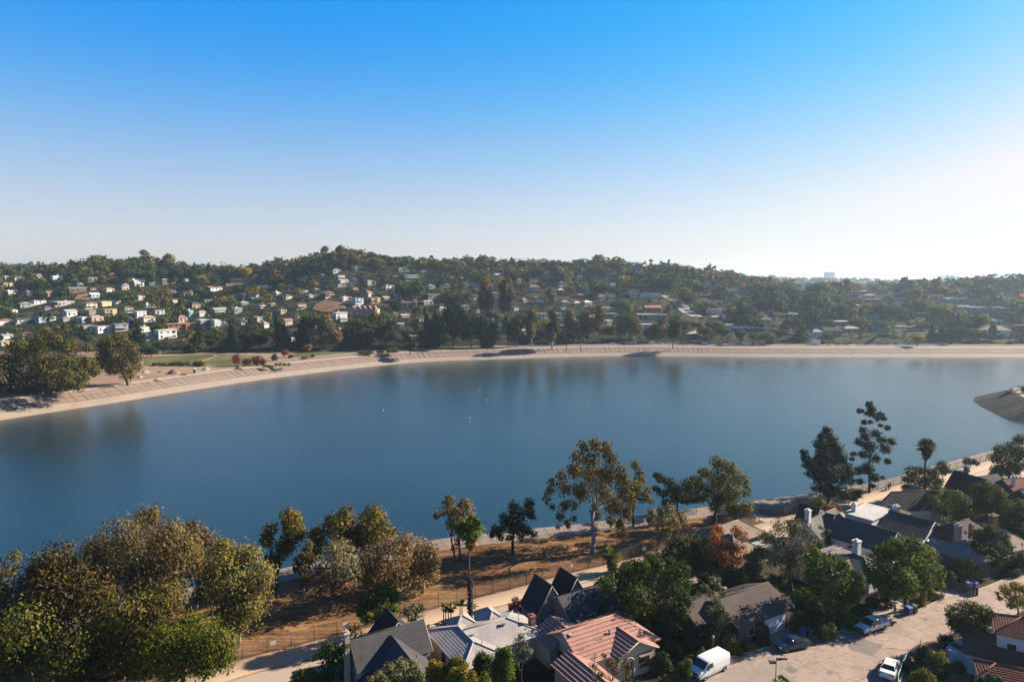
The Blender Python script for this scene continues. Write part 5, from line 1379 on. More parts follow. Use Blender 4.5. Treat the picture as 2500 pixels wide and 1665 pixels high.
H('hedge', (2008, 1558), [(1995, 1542, 11), (2012, 1536, 11), (2028, 1530, 11), (2003, 1552, 9), (2020, 1547, 9)], 'leaf_green', 'leafy green hedge between the dark sedan and silver pickup', size=.15, dens=1.5, seed=77, cat='hedge', leaf2='leaf_bright')
H('agave_bush', (2062, 1530), [(2045, 1518, 8), (2060, 1515, 8), (2075, 1512, 8), (2090, 1510, 8)], 'leaf_green', 'row of spiky green plants left of the silver pickup', size=.18, dens=1.0, seed=78, cat='shrub', aspect=4)
H('flower_shrub', (2245, 1480), [(2228, 1465, 7), (2240, 1458, 8), (2232, 1475, 6), (2255, 1450, 7)], 'leaf_gold', 'yellow flowering shrub beside the bins under the largest round tree', size=.15, dens=1.2, seed=79, cat='shrub', leaf2='leaf_green')
H('flower_shrub', (2275, 1452), [(2272, 1440, 6), (2276, 1448, 6)], 'leaf_gold', 'tall golden flower spike shrub right of the largest round tree', size=.15, dens=1.2, seed=80, cat='shrub')
H('low_planting', (2290, 1462), [(2270, 1462, 7), (2285, 1456, 7), (2298, 1452, 7)], 'leaf_greygreen', 'grey low planting on the kerb beyond the green bin', size=.14, dens=1.0, seed=81, cat='shrub')
H('low_planting', (2465, 1408), [(2450, 1400, 8), (2468, 1396, 8), (2482, 1392, 7)], 'leaf_greygreen', 'brown-grey low planting on the far right verge', size=.16, dens=1.0, seed=82, cat='shrub')
H('hedge', (2060, 1345), [(2030, 1325, 10), (2055, 1325, 10), (2080, 1332, 10), (2100, 1335, 10), (2125, 1340, 10), (2020, 1300, 9), (2040, 1308, 11), (2000, 1290, 9), (2140, 1345, 8)], 'leaf_mid', 'long green hedge below the long charcoal roof', size=.2, dens=1.2, seed=83, cat='hedge', leaf2='leaf_bright')
H('conifer_shrub', (2035, 1330), [(2028, 1282, 7), (2030, 1295, 9), (2040, 1305, 9)], 'leaf_mid', 'upright conifer shrub at the end of the long charcoal roof', size=.18, dens=1.4, seed=84, cat='shrub')
H('shrub', (2140, 1248), [(2130, 1240, 6), (2142, 1238, 6), (2150, 1242, 5)], 'leaf_mid', 'round green shrub by the road above the flat white roof', size=.18, dens=1.5, seed=85, cat='shrub')
# cactus garden
H('thatch_tree', (2285, 1648), [(2275, 1598, 10), (2292, 1602, 12), (2305, 1612, 10), (2280, 1615, 10), (2268, 1612, 7), (2300, 1592, 7)], 'leaf_olive', 'feathery yellow-green small tree in the cactus garden', size=.13, dens=1.1, seed=86, trunk_r=.07, droop=.5, leaf2='leaf_bright', aspect=3)
H('thatch_tree', (2260, 1700), [(2235, 1650, 10), (2255, 1645, 13), (2272, 1652, 10), (2245, 1662, 12), (2225, 1660, 8)], 'leaf_bright', 'feathery yellow-green bush at the bottom of the cactus garden', size=.13, dens=1.2, seed=87, cat='shrub', droop=.4, base_Y=73, leaf2='leaf_olive', aspect=3)
H('blue_bush', (2248, 1632), [(2245, 1608, 9), (2250, 1618, 9)], 'leaf_blue', 'round blue-green bush in the cactus garden', size=.12, dens=2, seed=88, cat='shrub')
H('agave_bush', (2218, 1640), [(2215, 1628, 9), (2224, 1632, 8)], 'leaf_dark', 'dark spiky plant near the teal railing', size=.22, dens=1, seed=89, cat='shrub', aspect=5)
H('shrub', (2335, 1640), [(2328, 1628, 8), (2340, 1622, 9), (2350, 1632, 8)], 'leaf_olive', 'brown-green tufted bush at the white garage corner', size=.14, dens=1.2, seed=90, cat='shrub', aspect=3)
H('shrub', (2302, 1655), [(2295, 1640, 9), (2308, 1645, 9)], 'leaf_dark', 'dark round bush in the middle of the cactus garden', size=.13, dens=2, seed=91, cat='shrub')
H('shrub', (2345, 1612), [(2340, 1598, 8), (2352, 1600, 8), (2345, 1608, 8)], 'leaf_dark', 'dark shrub against the white garden wall', size=.13, dens=1.8, seed=92, cat='shrub')
H('shrub', (2420, 1690), [(2395, 1658, 10), (2420, 1655, 11), (2440, 1660, 10)], 'leaf_dark', 'dark bushes before the white garage openings', size=.13, dens=1.5, seed=93, cat='shrub', base_Y=72)

# planting that fills the gardens between the houses
FILL = [
 ((1640, 1420), [(1640, 1385, 16), (1620, 1400, 14), (1660, 1400, 14)], 'leaf_mid', 'mid green tree between the broad dark tree and the road'),
 ((1730, 1440), [(1720, 1412, 14), (1735, 1400, 12), (1740, 1420, 12)], 'leaf_dark', 'dark bush under the orange autumn tree'),
 ((1700, 1590), [(1690, 1560, 16), (1705, 1545, 16), (1715, 1570, 14), (1680, 1580, 12)], 'leaf_dark', 'shaded shrub behind the column-shaped hedge'),
 ((1700, 1620), [(1700, 1598, 10), (1715, 1592, 9), (1685, 1604, 8)], 'leaf_green', 'green kerbside shrub behind the white van'),
 ((1785, 1590), [(1780, 1560, 13), (1792, 1570, 11), (1775, 1578, 10)], 'leaf_mid', 'ivy-like bush at the foot of the twisted tree'),
 ((1955, 1545), [(1950, 1500, 16), (1965, 1515, 16), (1945, 1525, 13), (1970, 1535, 11)], 'leaf_dark', 'dark shrub right of the garage house'),
 ((1990, 1520), [(1985, 1480, 16), (2000, 1500, 16), (1975, 1500, 14), (1995, 1518, 12)], 'leaf_mid', 'green shrub under the vivid green street tree'),
 ((1960, 1480), [(1945, 1455, 14), (1965, 1450, 14), (1985, 1460, 13)], 'leaf_green', 'green bush behind the white gable board'),
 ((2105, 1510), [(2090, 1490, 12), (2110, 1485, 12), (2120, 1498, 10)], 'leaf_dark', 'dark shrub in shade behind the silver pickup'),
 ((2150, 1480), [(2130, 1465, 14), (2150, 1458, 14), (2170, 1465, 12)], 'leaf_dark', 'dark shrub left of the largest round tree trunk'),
 ((2300, 1430), [(2290, 1418, 11), (2305, 1412, 11), (2320, 1405, 11)], 'leaf_dark', 'dark shrub in front of the grey roof gable'),
 ((1330, 1665), [(1320, 1640, 12), (1335, 1650, 12), (1310, 1655, 12)], 'leaf_dark', 'dark shrub against the pink-tiled garage wall'),
 ((1250, 1665), [(1235, 1640, 14), (1255, 1630, 13), (1270, 1645, 13), (1245, 1655, 13)], 'leaf_dark', 'dark garden shrubs left of the pink-tiled house'),
 ((1330, 1545), [(1318, 1528, 9), (1330, 1520, 9), (1340, 1530, 8)], 'leaf_dark', 'dark bush between the black gables and pink tiles'),
 ((1420, 1510), [(1410, 1480, 14), (1430, 1470, 14), (1440, 1490, 14), (1415, 1500, 11)], 'leaf_dark', 'dark tree over the charcoal roof right of the black gables'),
 ((2070, 1390), [(2060, 1365, 10), (2085, 1375, 10)], 'leaf_mid', 'bush beside the square white chimney'),
 ((2130, 1380), [(2125, 1358, 11), (2140, 1362, 10), (2120, 1370, 10)], 'leaf_mid', 'bush right of the square white chimney'),
 ((1870, 1440), [(1865, 1418, 12), (1885, 1412, 12), (1905, 1415, 12), (1850, 1410, 10)], 'leaf_dark', 'dark bush behind the ridge of the garage house'),
 ((1840, 1400), [(1830, 1385, 11), (1845, 1378, 11), (1855, 1390, 10)], 'leaf_mid', 'bush hiding the corner of the white balustrade'),
 ((2230, 1300), [(2222, 1290, 9), (2238, 1285, 9)], 'leaf_red', 'reddish shrub between brown gable and chimneys'),
 ((2300, 1310), [(2290, 1285, 11), (2310, 1280, 11), (2325, 1285, 10)], 'leaf_mid', 'green shrub under the pale-trunked leafy tree'),
 ((2395, 1262), [(2370, 1240, 12), (2360, 1255, 11)], 'leaf_mid', 'mid green bush left of the rounded green tree'),
 ((2450, 1310), [(2440, 1285, 12), (2455, 1295, 12), (2430, 1300, 10)], 'leaf_dark', 'dark bush behind the round verge tree'),
 ((2490, 1400), [(2480, 1370, 14), (2495, 1360, 14)], 'leaf_mid', 'tree cut by the right edge above the verge'),
 ((2290, 1218), [(2300, 1205, 9), (2315, 1200, 9)], 'leaf_mid', 'bush by the road behind the small black-roofed house'),
 ((2420, 1190), [(2410, 1172, 9), (2422, 1165, 9)], 'leaf_mid', 'tree behind the pale gable of the steep dark roof'),
 ((2440, 1165), [(2432, 1148, 12), (2450, 1150, 12), (2425, 1158, 9)], 'leaf_dark', 'dark bush by the bend of the lake road'),
 ((1480, 1440), [(1470, 1420, 10), (1485, 1415, 10), (1460, 1428, 9)], 'leaf_mid', 'bush below the short sunlit fan palm'),
 ((1540, 1400), [(1530, 1378, 10), (1545, 1372, 11), (1520, 1385, 8)], 'leaf_olive', 'olive bush right of the short sunlit fan palm'),
 ((1600, 1395), [(1585, 1362, 12), (1605, 1355, 12), (1620, 1365, 12)], 'leaf_dark', 'dark bush on the road edge before the round tan tree'),
 ((1610, 1640), [(1600, 1615, 12), (1618, 1605, 12), (1630, 1620, 10)], 'leaf_dark', 'dark shrub right of the arched door of the pink-tiled house'),
 ((1640, 1600), [(1640, 1575, 14), (1655, 1590, 13), (1630, 1590, 11)], 'leaf_dark', 'dark bush at the right corner of the pink-tiled house'),
 ((1720, 1395), [(1700, 1330, 16), (1722, 1322, 15), (1735, 1345, 14), (1715, 1360, 14)], 'leaf_dark', 'dark tree left of and touching the orange autumn tree'),
 ((1850, 1430), [(1835, 1360, 14), (1850, 1345, 14), (1845, 1385, 13), (1830, 1400, 11)], 'leaf_greygreen', 'grey-green tree between orange tree and large sparse tree'),
 ((1800, 1440), [(1790, 1395, 14), (1810, 1400, 13), (1775, 1405, 12)], 'leaf_mid', 'green bush below the orange autumn tree'),
 ((1660, 1380), [(1640, 1335, 13), (1655, 1322, 13), (1625, 1350, 11)], 'leaf_mid', 'mid green tree by the fence right of the round tan tree'),
 ((1995, 1360), [(1985, 1320, 12), (2000, 1330, 11)], 'leaf_mid', 'bush at the left end of the grey roof with white chimney'),
 ((2160, 1330), [(2150, 1312, 9), (2165, 1318, 9)], 'leaf_green', 'green bush at the foot of the striped tarpaulin'),
 ((870, 1560), [(850, 1535, 9), (868, 1528, 9), (885, 1532, 8)], 'leaf_tan', 'dry leafless-looking bush behind the charcoal roof ridge'),
]
for i, (b_, l_, lf, lab) in enumerate(FILL):
    H('garden_bush', b_, l_, lf, lab, size=.2, dens=1.1 if lf != 'leaf_tan' else .3, seed=300 + i, cat='shrub', trunk_r=.06, grow=1.3)

# brown barrel cactus-like rocks
def barrel(px, py, r_, h_, lab, mat):
    b = P(px, py, 6.09); mb = MB(); n_ = 20
    prof = [(r_ * .8, 0), (r_, h_ * .35), (r_ * .9, h_ * .75), (r_ * .5, h_ * .97), (.02, h_)]
    vs = []
    for pr, z in prof:
        for k in range(n_):
            t = 2 * math.pi * k / n_; q = pr * (1 + (.12 if k % 2 else -.08)); vs.append((q * math.cos(t), q * math.sin(t), z))
    mb.add(vs, [(i * n_ + k, i * n_ + (k + 1) % n_, (i + 1) * n_ + (k + 1) % n_, (i + 1) * n_ + k) for i in range(4) for k in range(n_)])
    mb.build('column_cactus', mat, None, b, label=lab, cat='cactus', group='ribbed cacti by the teal railing')
M['cactus_r'] = surf('ribbed russet cactus', (0.16, 0.06, 0.035), (0.22, 0.09, 0.05), 4, .9)
M['cactus_g'] = surf('ribbed green cactus', (0.05, 0.06, 0.03), (0.10, 0.09, 0.05), 4, .9)
barrel(2243, 1602, .33, 1.3, 'tall russet cactus nearest the end of the teal railing', M['cactus_r'])
barrel(2256, 1603, .40, 1.5, 'tall dark green cactus right of the russet one at the railing', M['cactus_g'])
barrel(2232, 1607, .42, .9, 'squat dark green cactus halfway along the railing', M['cactus_g'])
barrel(2222, 1615, .40, .7, 'squat russet cactus below the dark green squat one', M['cactus_r'])
barrel(2228, 1622, .32, .6, 'small russet cactus nearest the blue-green bush', M['cactus_r'])

# palms
palm('fan_palm', P(1148, 1528), 13.9, 2.15, 'tall fan palm with thick lower trunk rising from the near roadside', seed=3, boots=7.2, r0=.22, r1=.1, n_fronds=80)
palm('fan_palm', P(2254, 1214), 11.4, 2.3, 'tall fan palm above the dark magnolia on the right', seed=5, n_fronds=54, r0=.24, r1=.18)
palm('fan_palm', P(2273, 1300), 8.2, 1.7, 'slim smaller palm in front of the pale-trunked leafy tree', seed=6, skirt=False, n_fronds=30, r0=.13, r1=.09)
palm('fan_palm', P(1493, 1398), 3.0, 1.9, 'short sunlit fan palm beside the lake road fence', seed=7, skirt=True, n_fronds=34, r0=.3, r1=.25)
palm('fan_palm', P(1905, 1690), 1.2, 1.2, 'short palm poking up at the bottom edge by the street sign', seed=8, skirt=False, n_fronds=14, r0=.1, r1=.1)

# banana-like bird of paradise clumps by the road
def paradise(px, py, hgt, seed, lab):
    r = random.Random(seed); b = P(px, py); root = empty('bird_of_paradise_plant', b, label=lab, cat='plant', group='paddle-leaved plants by the tall palm')
    st = MB(); v = []; f = []
    for s_ in range(r.randint(2, 4)):
        ox, oy = r.uniform(-.5, .5), r.uniform(-.5, .5); h_ = hgt * r.uniform(.6, 1)
        st.tube([(ox, oy, 0), (ox * 1.3, oy * 1.3, h_ * .7)], [.1, .06], 5)
        for i in range(9):
            az = r.uniform(0, 6.28); el = r.uniform(.1, 1.35); L = r.uniform(.9, 1.4)
            d = Vector((math.cos(az) * math.cos(el), math.sin(az) * math.cos(el), math.sin(el)))
            sd_ = d.cross(Vector((0, 0, 1))).normalized() * .2
            o = Vector((ox * 1.3, oy * 1.3, h_ * .68)); m_ = o + d * L * .6; t_ = o + d * L * 1.15 - Vector((0, 0, .35))
            k = len(v); v += [tuple(o), tuple(m_ + sd_), tuple(t_), tuple(m_ - sd_)]; f.append((k, k + 1, k + 2, k + 3))
    st.build('stem', M['bark'], root); link('foliage', mesh_np('foliage', v, f, [M['palm_green']]), root)
paradise(1086, 1528, 4.0, 1, 'paddle-leaved plant leftmost in the clump beside the tall palm')
paradise(1104, 1526, 4.2, 2, 'paddle-leaved plant second from left beside the tall palm')
paradise(1122, 1520, 4.0, 3, 'paddle-leaved plant directly left of the tall palm trunk')
paradise(1156, 1514, 3.2, 4, 'paddle-leaved plant just right of the tall palm trunk')
# ------------------------------------------------------------------ houses on the far hillside
CR = {1: (0, 600, 3.564), 2: (620, 600, 3.68), 3: (1240, 600, 3.68), 4: (1860, 600, 3.564)}
FW = {'white': (0.78, 0.75, 0.71), 'cream': (0.62, 0.53, 0.42), 'tan': (0.42, 0.33, 0.25), 'grey': (0.33, 0.33, 0.32), 'pink': (0.58, 0.36, 0.31),
      'yellow': (0.62, 0.46, 0.24), 'ochre': (0.50, 0.34, 0.18), 'blue': (0.42, 0.52, 0.62), 'teal': (0.20, 0.42, 0.44), 'brown': (0.16, 0.11, 0.08),
      'dark': (0.06, 0.055, 0.055), 'green': (0.30, 0.36, 0.28), 'orange': (0.55, 0.24, 0.08), 'peach': (0.62, 0.44, 0.34), 'brick': (0.32, 0.13, 0.09), 'glassy': (0.10, 0.24, 0.30), 'red': (0.35, 0.12, 0.08), 'terracotta': (0.40, 0.17, 0.11), 'lavender': (0.48, 0.38, 0.46)}
FM = {}
def far_mat(c):
    if c not in FM:
        a = FW[c]; FM[c] = surf('far ' + c, a, tuple(x * .85 for x in a), .3, .85)
    return FM[c]
win_me = {}
def unit_box_mesh(name, mat):
    key = (name, mat.name)
    if key not in win_me:
        b = MB(); b.box((0, 0, 0), (1, 1, 1)); win_me[key] = b.mesh(name, [mat])
    return win_me[key]
LAND = []      # landmarks for telling trees apart: (px, py, phrase)
HBOX = []      # (x0, y0, x1, y1, Y) in photograph pixels
# crop, x0, y0, x1, y1, wall, roof colour, roof type, storeys, label, short name
FH = [
 (1, 455, 258, 560, 318, 'white', 'white', 'flat', 2, 'white two-storey house with long balconies near the left ridge', 'balconied white house'),
 (1, 45, 262, 100, 300, 'white', 'grey', 'gable', 1, 'small white gabled cottage high at the left edge', 'high white cottage'),
 (1, 410, 395, 500, 440, 'tan', 'terracotta', 'gable', 1, 'tan cottage with terracotta gable roof high on the left slope', 'terracotta-gabled cottage'),
 (1, 600, 362, 760, 412, 'brown', 'white', 'flat', 1, 'long brown modernist house with thin white flat roof', 'long brown modernist house'),
 (1, 1165, 292, 1265, 362, 'white', 'white', 'gable', 2, 'tall white house with twin gables on the left hillside', 'twin-gabled white house'),
 (1, 1297, 300, 1355, 352, 'blue', 'grey', 'flat', 2, 'pale blue flat-roofed house right of the twin-gabled one', 'pale blue house'),
 (1, 1400, 287, 1545, 335, 'brown', 'white', 'flat', 1, 'low brown house under a wide overhanging white-edged roof', 'wide-eaved brown house'),
 (1, 1060, 322, 1130, 384, 'cream', 'grey', 'gable', 2, 'cream house half hidden left of the twin-gabled one', 'half-hidden cream house'),
 (1, 1815, 357, 1955, 398, 'white', 'terracotta', 'gable', 1, 'low white house with long terracotta roof on the left ridge', 'low terracotta-roofed white house'),
 (1, 1990, 285, 2275, 330, 'dark', 'tan', 'flat', 1, 'very long dark flat-roofed house near the ridge', 'long dark ridge house'),
 (1, 175, 492, 285, 545, 'green', 'grey', 'gable', 2, 'grey-green gabled house at lower left slope', 'grey-green gabled house'),
 (1, 290, 467, 415, 507, 'white', 'grey', 'hip', 1, 'white bungalow with pale grey hipped roof', 'grey-hipped white bungalow'),
 (1, 490, 484, 660, 518, 'grey', 'white', 'flat', 1, 'long low grey house with white roof edge', 'long low grey house'),
 (1, 745, 482, 858, 548, 'cream', 'brown', 'gable', 2, 'cream three-level house stacked above the pink one', 'stacked cream house'),
 (1, 870, 487, 985, 532, 'yellow', 'cream', 'flat', 1, 'pale yellow flat-roofed house on the left hillside', 'pale yellow house'),
 (1, 910, 550, 1020, 612, 'yellow', 'cream', 'flat', 2, 'yellow-orange house with two decks', 'two-decked yellow house'),
 (1, 775, 567, 840, 607, 'tan', 'cream', 'flat', 1, 'small tan box house left of the two-decked yellow one', 'small tan box house'),
 (1, 790, 603, 915, 658, 'pink', 'grey', 'hip', 1, 'dusty pink house with grey roof', 'dusty pink house'),
 (1, 710, 625, 780, 668, 'blue', 'white', 'flat', 1, 'small pale blue flat-roofed house left of the dusty pink one', 'small pale blue box'),
 (1, 335, 614, 490, 662, 'blue', 'dark', 'flat', 1, 'long blue house with dark roof at the lower left', 'long dark-roofed blue house'),
 (1, 150, 627, 270, 677, 'white', 'dark', 'gable', 1, 'white-trimmed house with dark gable roof at the lower left', 'dark-gabled white house'),
 (1, -20, 640, 130, 692, 'white', 'terracotta', 'gable', 1, 'long white house with red-brown roof cut by the left edge', 'left-edge white house'),
 (1, 1265, 490, 1365, 534, 'white', 'cream', 'flat', 2, 'stepped white house with cream flat roof', 'stepped white house'),
 (1, 1350, 557, 1440, 602, 'white', 'grey', 'flat', 1, 'white house with blue-grey window band', 'blue-windowed white house'),
 (1, 1185, 572, 1285, 618, 'white', 'white', 'flat', 2, 'bright white box house in the middle of the left slope', 'bright white box house'),
 (1, 1110, 582, 1180, 612, 'grey', 'white', 'flat', 1, 'small grey house left of the bright white box', 'small grey box house'),
 (1, 1245, 612, 1360, 667, 'white', 'tan', 'hip', 1, 'white bungalow with tan hipped roof under the bright white box', 'tan-hipped white bungalow'),
 (1, 1150, 627, 1205, 678, 'blue', 'white', 'flat', 2, 'narrow pale blue tower-like house', 'narrow pale blue house'),
 (1, 720, 700, 850, 730, 'grey', 'tan', 'flat', 1, 'low wide building with tan flat roof left of the big white flats', 'wide tan-roofed building'),
 (1, 840, 702, 1005, 762, 'white', 'tan', 'flat', 1, 'long white building with tan roof and square dark windows', 'square-windowed long building'),
 (1, 1000, 680, 1125, 752, 'grey', 'grey', 'flat', 2, 'grey box building beside the square-windowed long one', 'grey box building'),
 (1, 1215, 700, 1330, 752, 'white', 'cream', 'gable', 1, 'wide white gabled house below the tan-hipped bungalow', 'wide white gabled house'),
 (1, 1370, 727, 1555, 812, 'white', 'white', 'flat', 2, 'large plain white block with small windows at the foot of the hill', 'large plain white block'),
 (1, 1455, 680, 1730, 742, 'orange', 'terracotta', 'flat', 2, 'orange-wrapped building under construction with scaffolding', 'orange construction site'),
 (1, 1265, 762, 1370, 822, 'white', 'grey', 'gable', 1, 'small white house left of the large plain white block', 'small white roadside house'),
 (1, 1730, 637, 1845, 722, 'grey', 'white', 'flat', 2, 'tall pale grey box building left of the bright stepped flats', 'tall pale grey building'),
 (1, 1850, 632, 2000, 722, 'white', 'white', 'flat', 3, 'brightest white stepped apartment block on the left hillside', 'bright stepped flats'),
 (1, 2095, 627, 2160, 692, 'white', 'grey', 'flat', 2, 'slim white house right of the bright stepped flats', 'slim white house'),
 (1, 2235, 622, 2290, 662, 'cream', 'tan', 'flat', 1, 'cream flat-roofed house right of the slim white one', 'cream flat-roofed house'),
 (1, 2035, 547, 2118, 597, 'green', 'white', 'flat', 1, 'pale green house with white bay windows', 'pale green bay-windowed house'),
 (1, 1860, 542, 1985, 602, 'grey', 'grey', 'gable', 2, 'grey gabled house above the bright stepped flats', 'grey gabled house'),
 (1, 1640, 562, 1690, 622, 'teal', 'white', 'flat', 1, 'small teal house on the left hillside', 'small teal house'),
 (1, 1550, 612, 1640, 672, 'cream', 'terracotta', 'hip', 1, 'cream house with terracotta hipped roof above the construction site', 'terracotta-hipped cream house'),
 (1, 30, 772, 120, 812, 'white', 'grey', 'gable', 1, 'small white gabled house above the yellow bungalow at far left', 'far-left white gabled house'),
 (1, 195, 757, 300, 802, 'tan', 'brown', 'hip', 1, 'tan house with brown hipped roof above the big shore trees', 'brown-hipped tan house'),
 (1, 10, 842, 130, 868, 'yellow', 'cream', 'flat', 1, 'low yellow bungalow at the left edge just above the shore trees', 'low yellow bungalow'),
 (2, 895, 172, 1000, 218, 'white', 'brown', 'gable', 2, 'white gabled house crowning the hilltop', 'hilltop gabled house'),
 (2, 705, 210, 790, 248, 'white', 'grey', 'hip', 1, 'white house with grey roof left of the hilltop gabled one', 'left hilltop house'),
 (2, 745, 262, 830, 302, 'cream', 'grey', 'flat', 2, 'cream terraced house below the hilltop', 'cream terraced house'),
 (2, 760, 305, 870, 337, 'blue', 'grey', 'gable', 1, 'pale blue low house below the cream terraced one', 'low pale blue house'),
 (2, 880, 290, 925, 317, 'white', 'white', 'flat', 1, 'little white cube below the hilltop', 'little white cube'),
 (2, 745, 347, 830, 372, 'grey', 'grey', 'flat', 1, 'small grey house under the pale blue low one', 'small grey terrace house'),
 (2, 915, 212, 1155, 230, 'dark', 'grey', 'flat', 1, 'very long low dark house on the hilltop', 'long low hilltop house'),
 (2, 1290, 197, 1405, 237, 'blue', 'white', 'flat', 1, 'blue-grey flat-roofed house on the central ridge', 'blue-grey ridge house'),
 (2, 1335, 260, 1500, 317, 'glassy', 'white', 'flat', 2, 'turquoise glass-fronted modern house with white flat roof', 'turquoise glass house'),
 (2, 1480, 222, 1640, 247, 'grey', 'grey', 'flat', 1, 'long grey house right of the blue-grey ridge one', 'long grey ridge house'),
 (2, 1170, 357, 1290, 402, 'white', 'white', 'flat', 2, 'white modern house with layered decks mid hill', 'layered white decks house'),
 (2, 1265, 407, 1360, 472, 'cream', 'terracotta', 'hip', 2, 'cream house with terracotta roof below the layered white one', 'cream terracotta villa'),
 (2, 1020, 407, 1075, 467, 'white', 'terracotta', 'gable', 3, 'white tower house with terracotta roof', 'white tower house'),
 (2, 1040, 467, 1145, 517, 'ochre', 'terracotta', 'flat', 2, 'ochre house with arched openings above the pink flats', 'ochre arched house'),
 (2, 895, 470, 1003, 547, 'blue', 'grey', 'flat', 3, 'pale blue three-storey house directly above the pink flats', 'pale blue three-storey house'),
 (2, 785, 465, 890, 500, 'white', 'white', 'flat', 1, 'white low wing left of the pale blue three-storey house', 'white low wing'),
 (2, 722, 600, 858, 658, 'white', 'white', 'flat', 2, 'crisp white modernist cube with a wide glass front', 'white glass-fronted cube'),
 (2, 770, 657, 850, 692, 'cream', 'white', 'flat', 1, 'low cream garage below the white glass-fronted cube', 'low cream garage'),
 (2, 1325, 487, 1480, 572, 'peach', 'brown', 'gable', 2, 'peach two-storey flats with brown gabled roof', 'peach two-storey flats'),
 (2, 1545, 432, 1690, 482, 'brown', 'grey', 'flat', 1, 'brown house with thin grey flat roof right of the peach flats', 'brown thin-roofed house'),
 (2, 1510, 497, 1630, 535, 'tan', 'grey', 'hip', 1, 'tan hipped house lower right of the peach flats', 'tan hipped house'),
 (2, 470, 447, 600, 477, 'green', 'green', 'flat', 1, 'low green-grey house above the bare brown slope', 'low green-grey house'),
 (2, 625, 412, 745, 467, 'brown', 'brown', 'gable', 2, 'brown gabled house with white porch above the bare slope', 'brown porch house'),
 (2, 1885, 307, 2045, 377, 'blue', 'grey', 'hip', 2, 'large slate-blue house with grey hipped roofs on the right of centre ridge', 'large slate-blue house'),
 (2, 20, 637, 120, 687, 'cream', 'cream', 'flat', 1, 'cream flat-roofed house above the park', 'cream parkside house'),
 (2, 85, 682, 145, 742, 'white', 'grey', 'hip', 2, 'small white turret house above the park', 'white turret house'),
 (2, 275, 657, 360, 717, 'cream', 'terracotta', 'gable', 2, 'cream villa with terracotta roof above the park', 'cream parkside villa'),
 (2, 770, 737, 838, 782, 'white', 'orange', 'gable', 1, 'white cottage with orange tile roof among the palms', 'orange-roofed cottage'),
 (2, 1240, 707, 1360, 732, 'white', 'white', 'flat', 1, 'low white flat roof among the dark trees mid shore', 'low white flat roof'),
 (2, 1245, 592, 1305, 632, 'peach', 'terracotta', 'hip', 1, 'small peach house right of the pink flats', 'small peach house'),
 (2, 1320, 612, 1410, 645, 'cream', 'tan', 'gable', 1, 'small cream gabled house below the peach flats', 'small cream gabled house'),
 (2, 705, 770, 800, 800, 'tan', 'terracotta', 'hip', 1, 'low house with faded pink roof beside the golden tree', 'faded pink roof'),
 (2, 1405, 827, 1500, 847, 'pink', 'pink', 'flat', 1, 'low pink roof just above the shore road', 'low pink roof'),
 (2, 75, 362, 195, 387, 'white', 'white', 'flat', 1, 'low pale roof high on the left of centre slope', 'low pale roof'),
 (2, 1835, 282, 1890, 302, 'white', 'grey', 'gable', 1, 'tiny white gable near the ridge', 'tiny white gable'),
 (2, 310, 832, 380, 862, 'white', 'grey', 'gable', 1, 'white gable end peeping out just above the park', 'parkside white gable'),
 (3, 320, 227, 385, 268, 'white', 'white', 'flat', 2, 'stark white cubic house near the centre ridge', 'stark white cubic house'),
 (3, 180, 347, 300, 432, 'tan', 'brown', 'hip', 2, 'tan house with broad brown roof right of centre', 'broad brown-roofed house'),
 (3, 690, 352, 770, 422, 'blue', 'white', 'flat', 2, 'blue and white framed house mid hill right of centre', 'blue and white framed house'),
 (3, 275, 499, 352, 520, 'white', 'white', 'flat', 1, 'small white roof above the golden tree', 'small white rooftop'),
 (3, 365, 557, 475, 602, 'cream', 'brown', 'gable', 1, 'cream house with brown roof above the long white clinic', 'brown-roofed cream house'),
 (3, 270, 607, 510, 692, 'white', 'terracotta', 'flat', 2, 'long white two-storey building with pinkish roof behind the shore trees', 'long pinkish-roofed building'),
 (3, 615, 439, 720, 458, 'brown', 'terracotta', 'hip', 1, 'low terracotta roof mid hill right of centre', 'low terracotta roof'),
 (3, 910, 332, 980, 382, 'blue', 'grey', 'flat', 2, 'pale blue house left of the long columned one', 'pale blue box house'),
 (3, 1090, 352, 1270, 392, 'dark', 'grey', 'flat', 1, 'long dark house with white columns', 'long columned house'),
 (3, 1090, 422, 1370, 467, 'white', 'dark', 'flat', 1, 'very long white low building with garage doors below the columned house', 'long white garage building'),
 (3, 1225, 537, 1390, 597, 'brick', 'terracotta', 'gable', 1, 'terracotta-roofed house left of the steep pale street', 'terracotta house by the street'),
 (3, 1740, 310, 1915, 392, 'lavender', 'lavender', 'flat', 2, 'large pink-lilac villa with a turret and palms on the ridge', 'pink-lilac villa'),
 (3, 1780, 567, 1925, 632, 'white', 'terracotta', 'flat', 2, 'white two-storey villa with red-brown roof line and porch', 'white porch villa'),
 (3, 1820, 632, 1940, 667, 'cream', 'tan', 'hip', 1, 'cream bungalow with hipped roof just below the white porch villa', 'cream hipped bungalow'),
 (3, 1690, 447, 1965, 482, 'dark', 'dark', 'flat', 1, 'long dark house with two lit yellow windows', 'long yellow-windowed dark house'),
 (3, 2020, 402, 2250, 442, 'green', 'green', 'flat', 1, 'long low green-grey house right of the pink-lilac villa', 'long green-grey house'),
 (3, 1990, 357, 2110, 387, 'teal', 'grey', 'flat', 1, 'teal house right of the pink-lilac villa', 'teal ridge house'),
 (3, 1150, 622, 1440, 667, 'tan', 'tan', 'flat', 1, 'row of tan flats left of the street bend', 'row of tan flats'),
 (3, 880, 672, 950, 722, 'pink', 'white', 'flat', 2, 'pink and white house just above the shore road', 'pink and white house'),
 (3, 1200, 707, 1310, 742, 'white', 'white', 'flat', 1, 'white flat-roofed house above the shore road', 'white shore road house'),
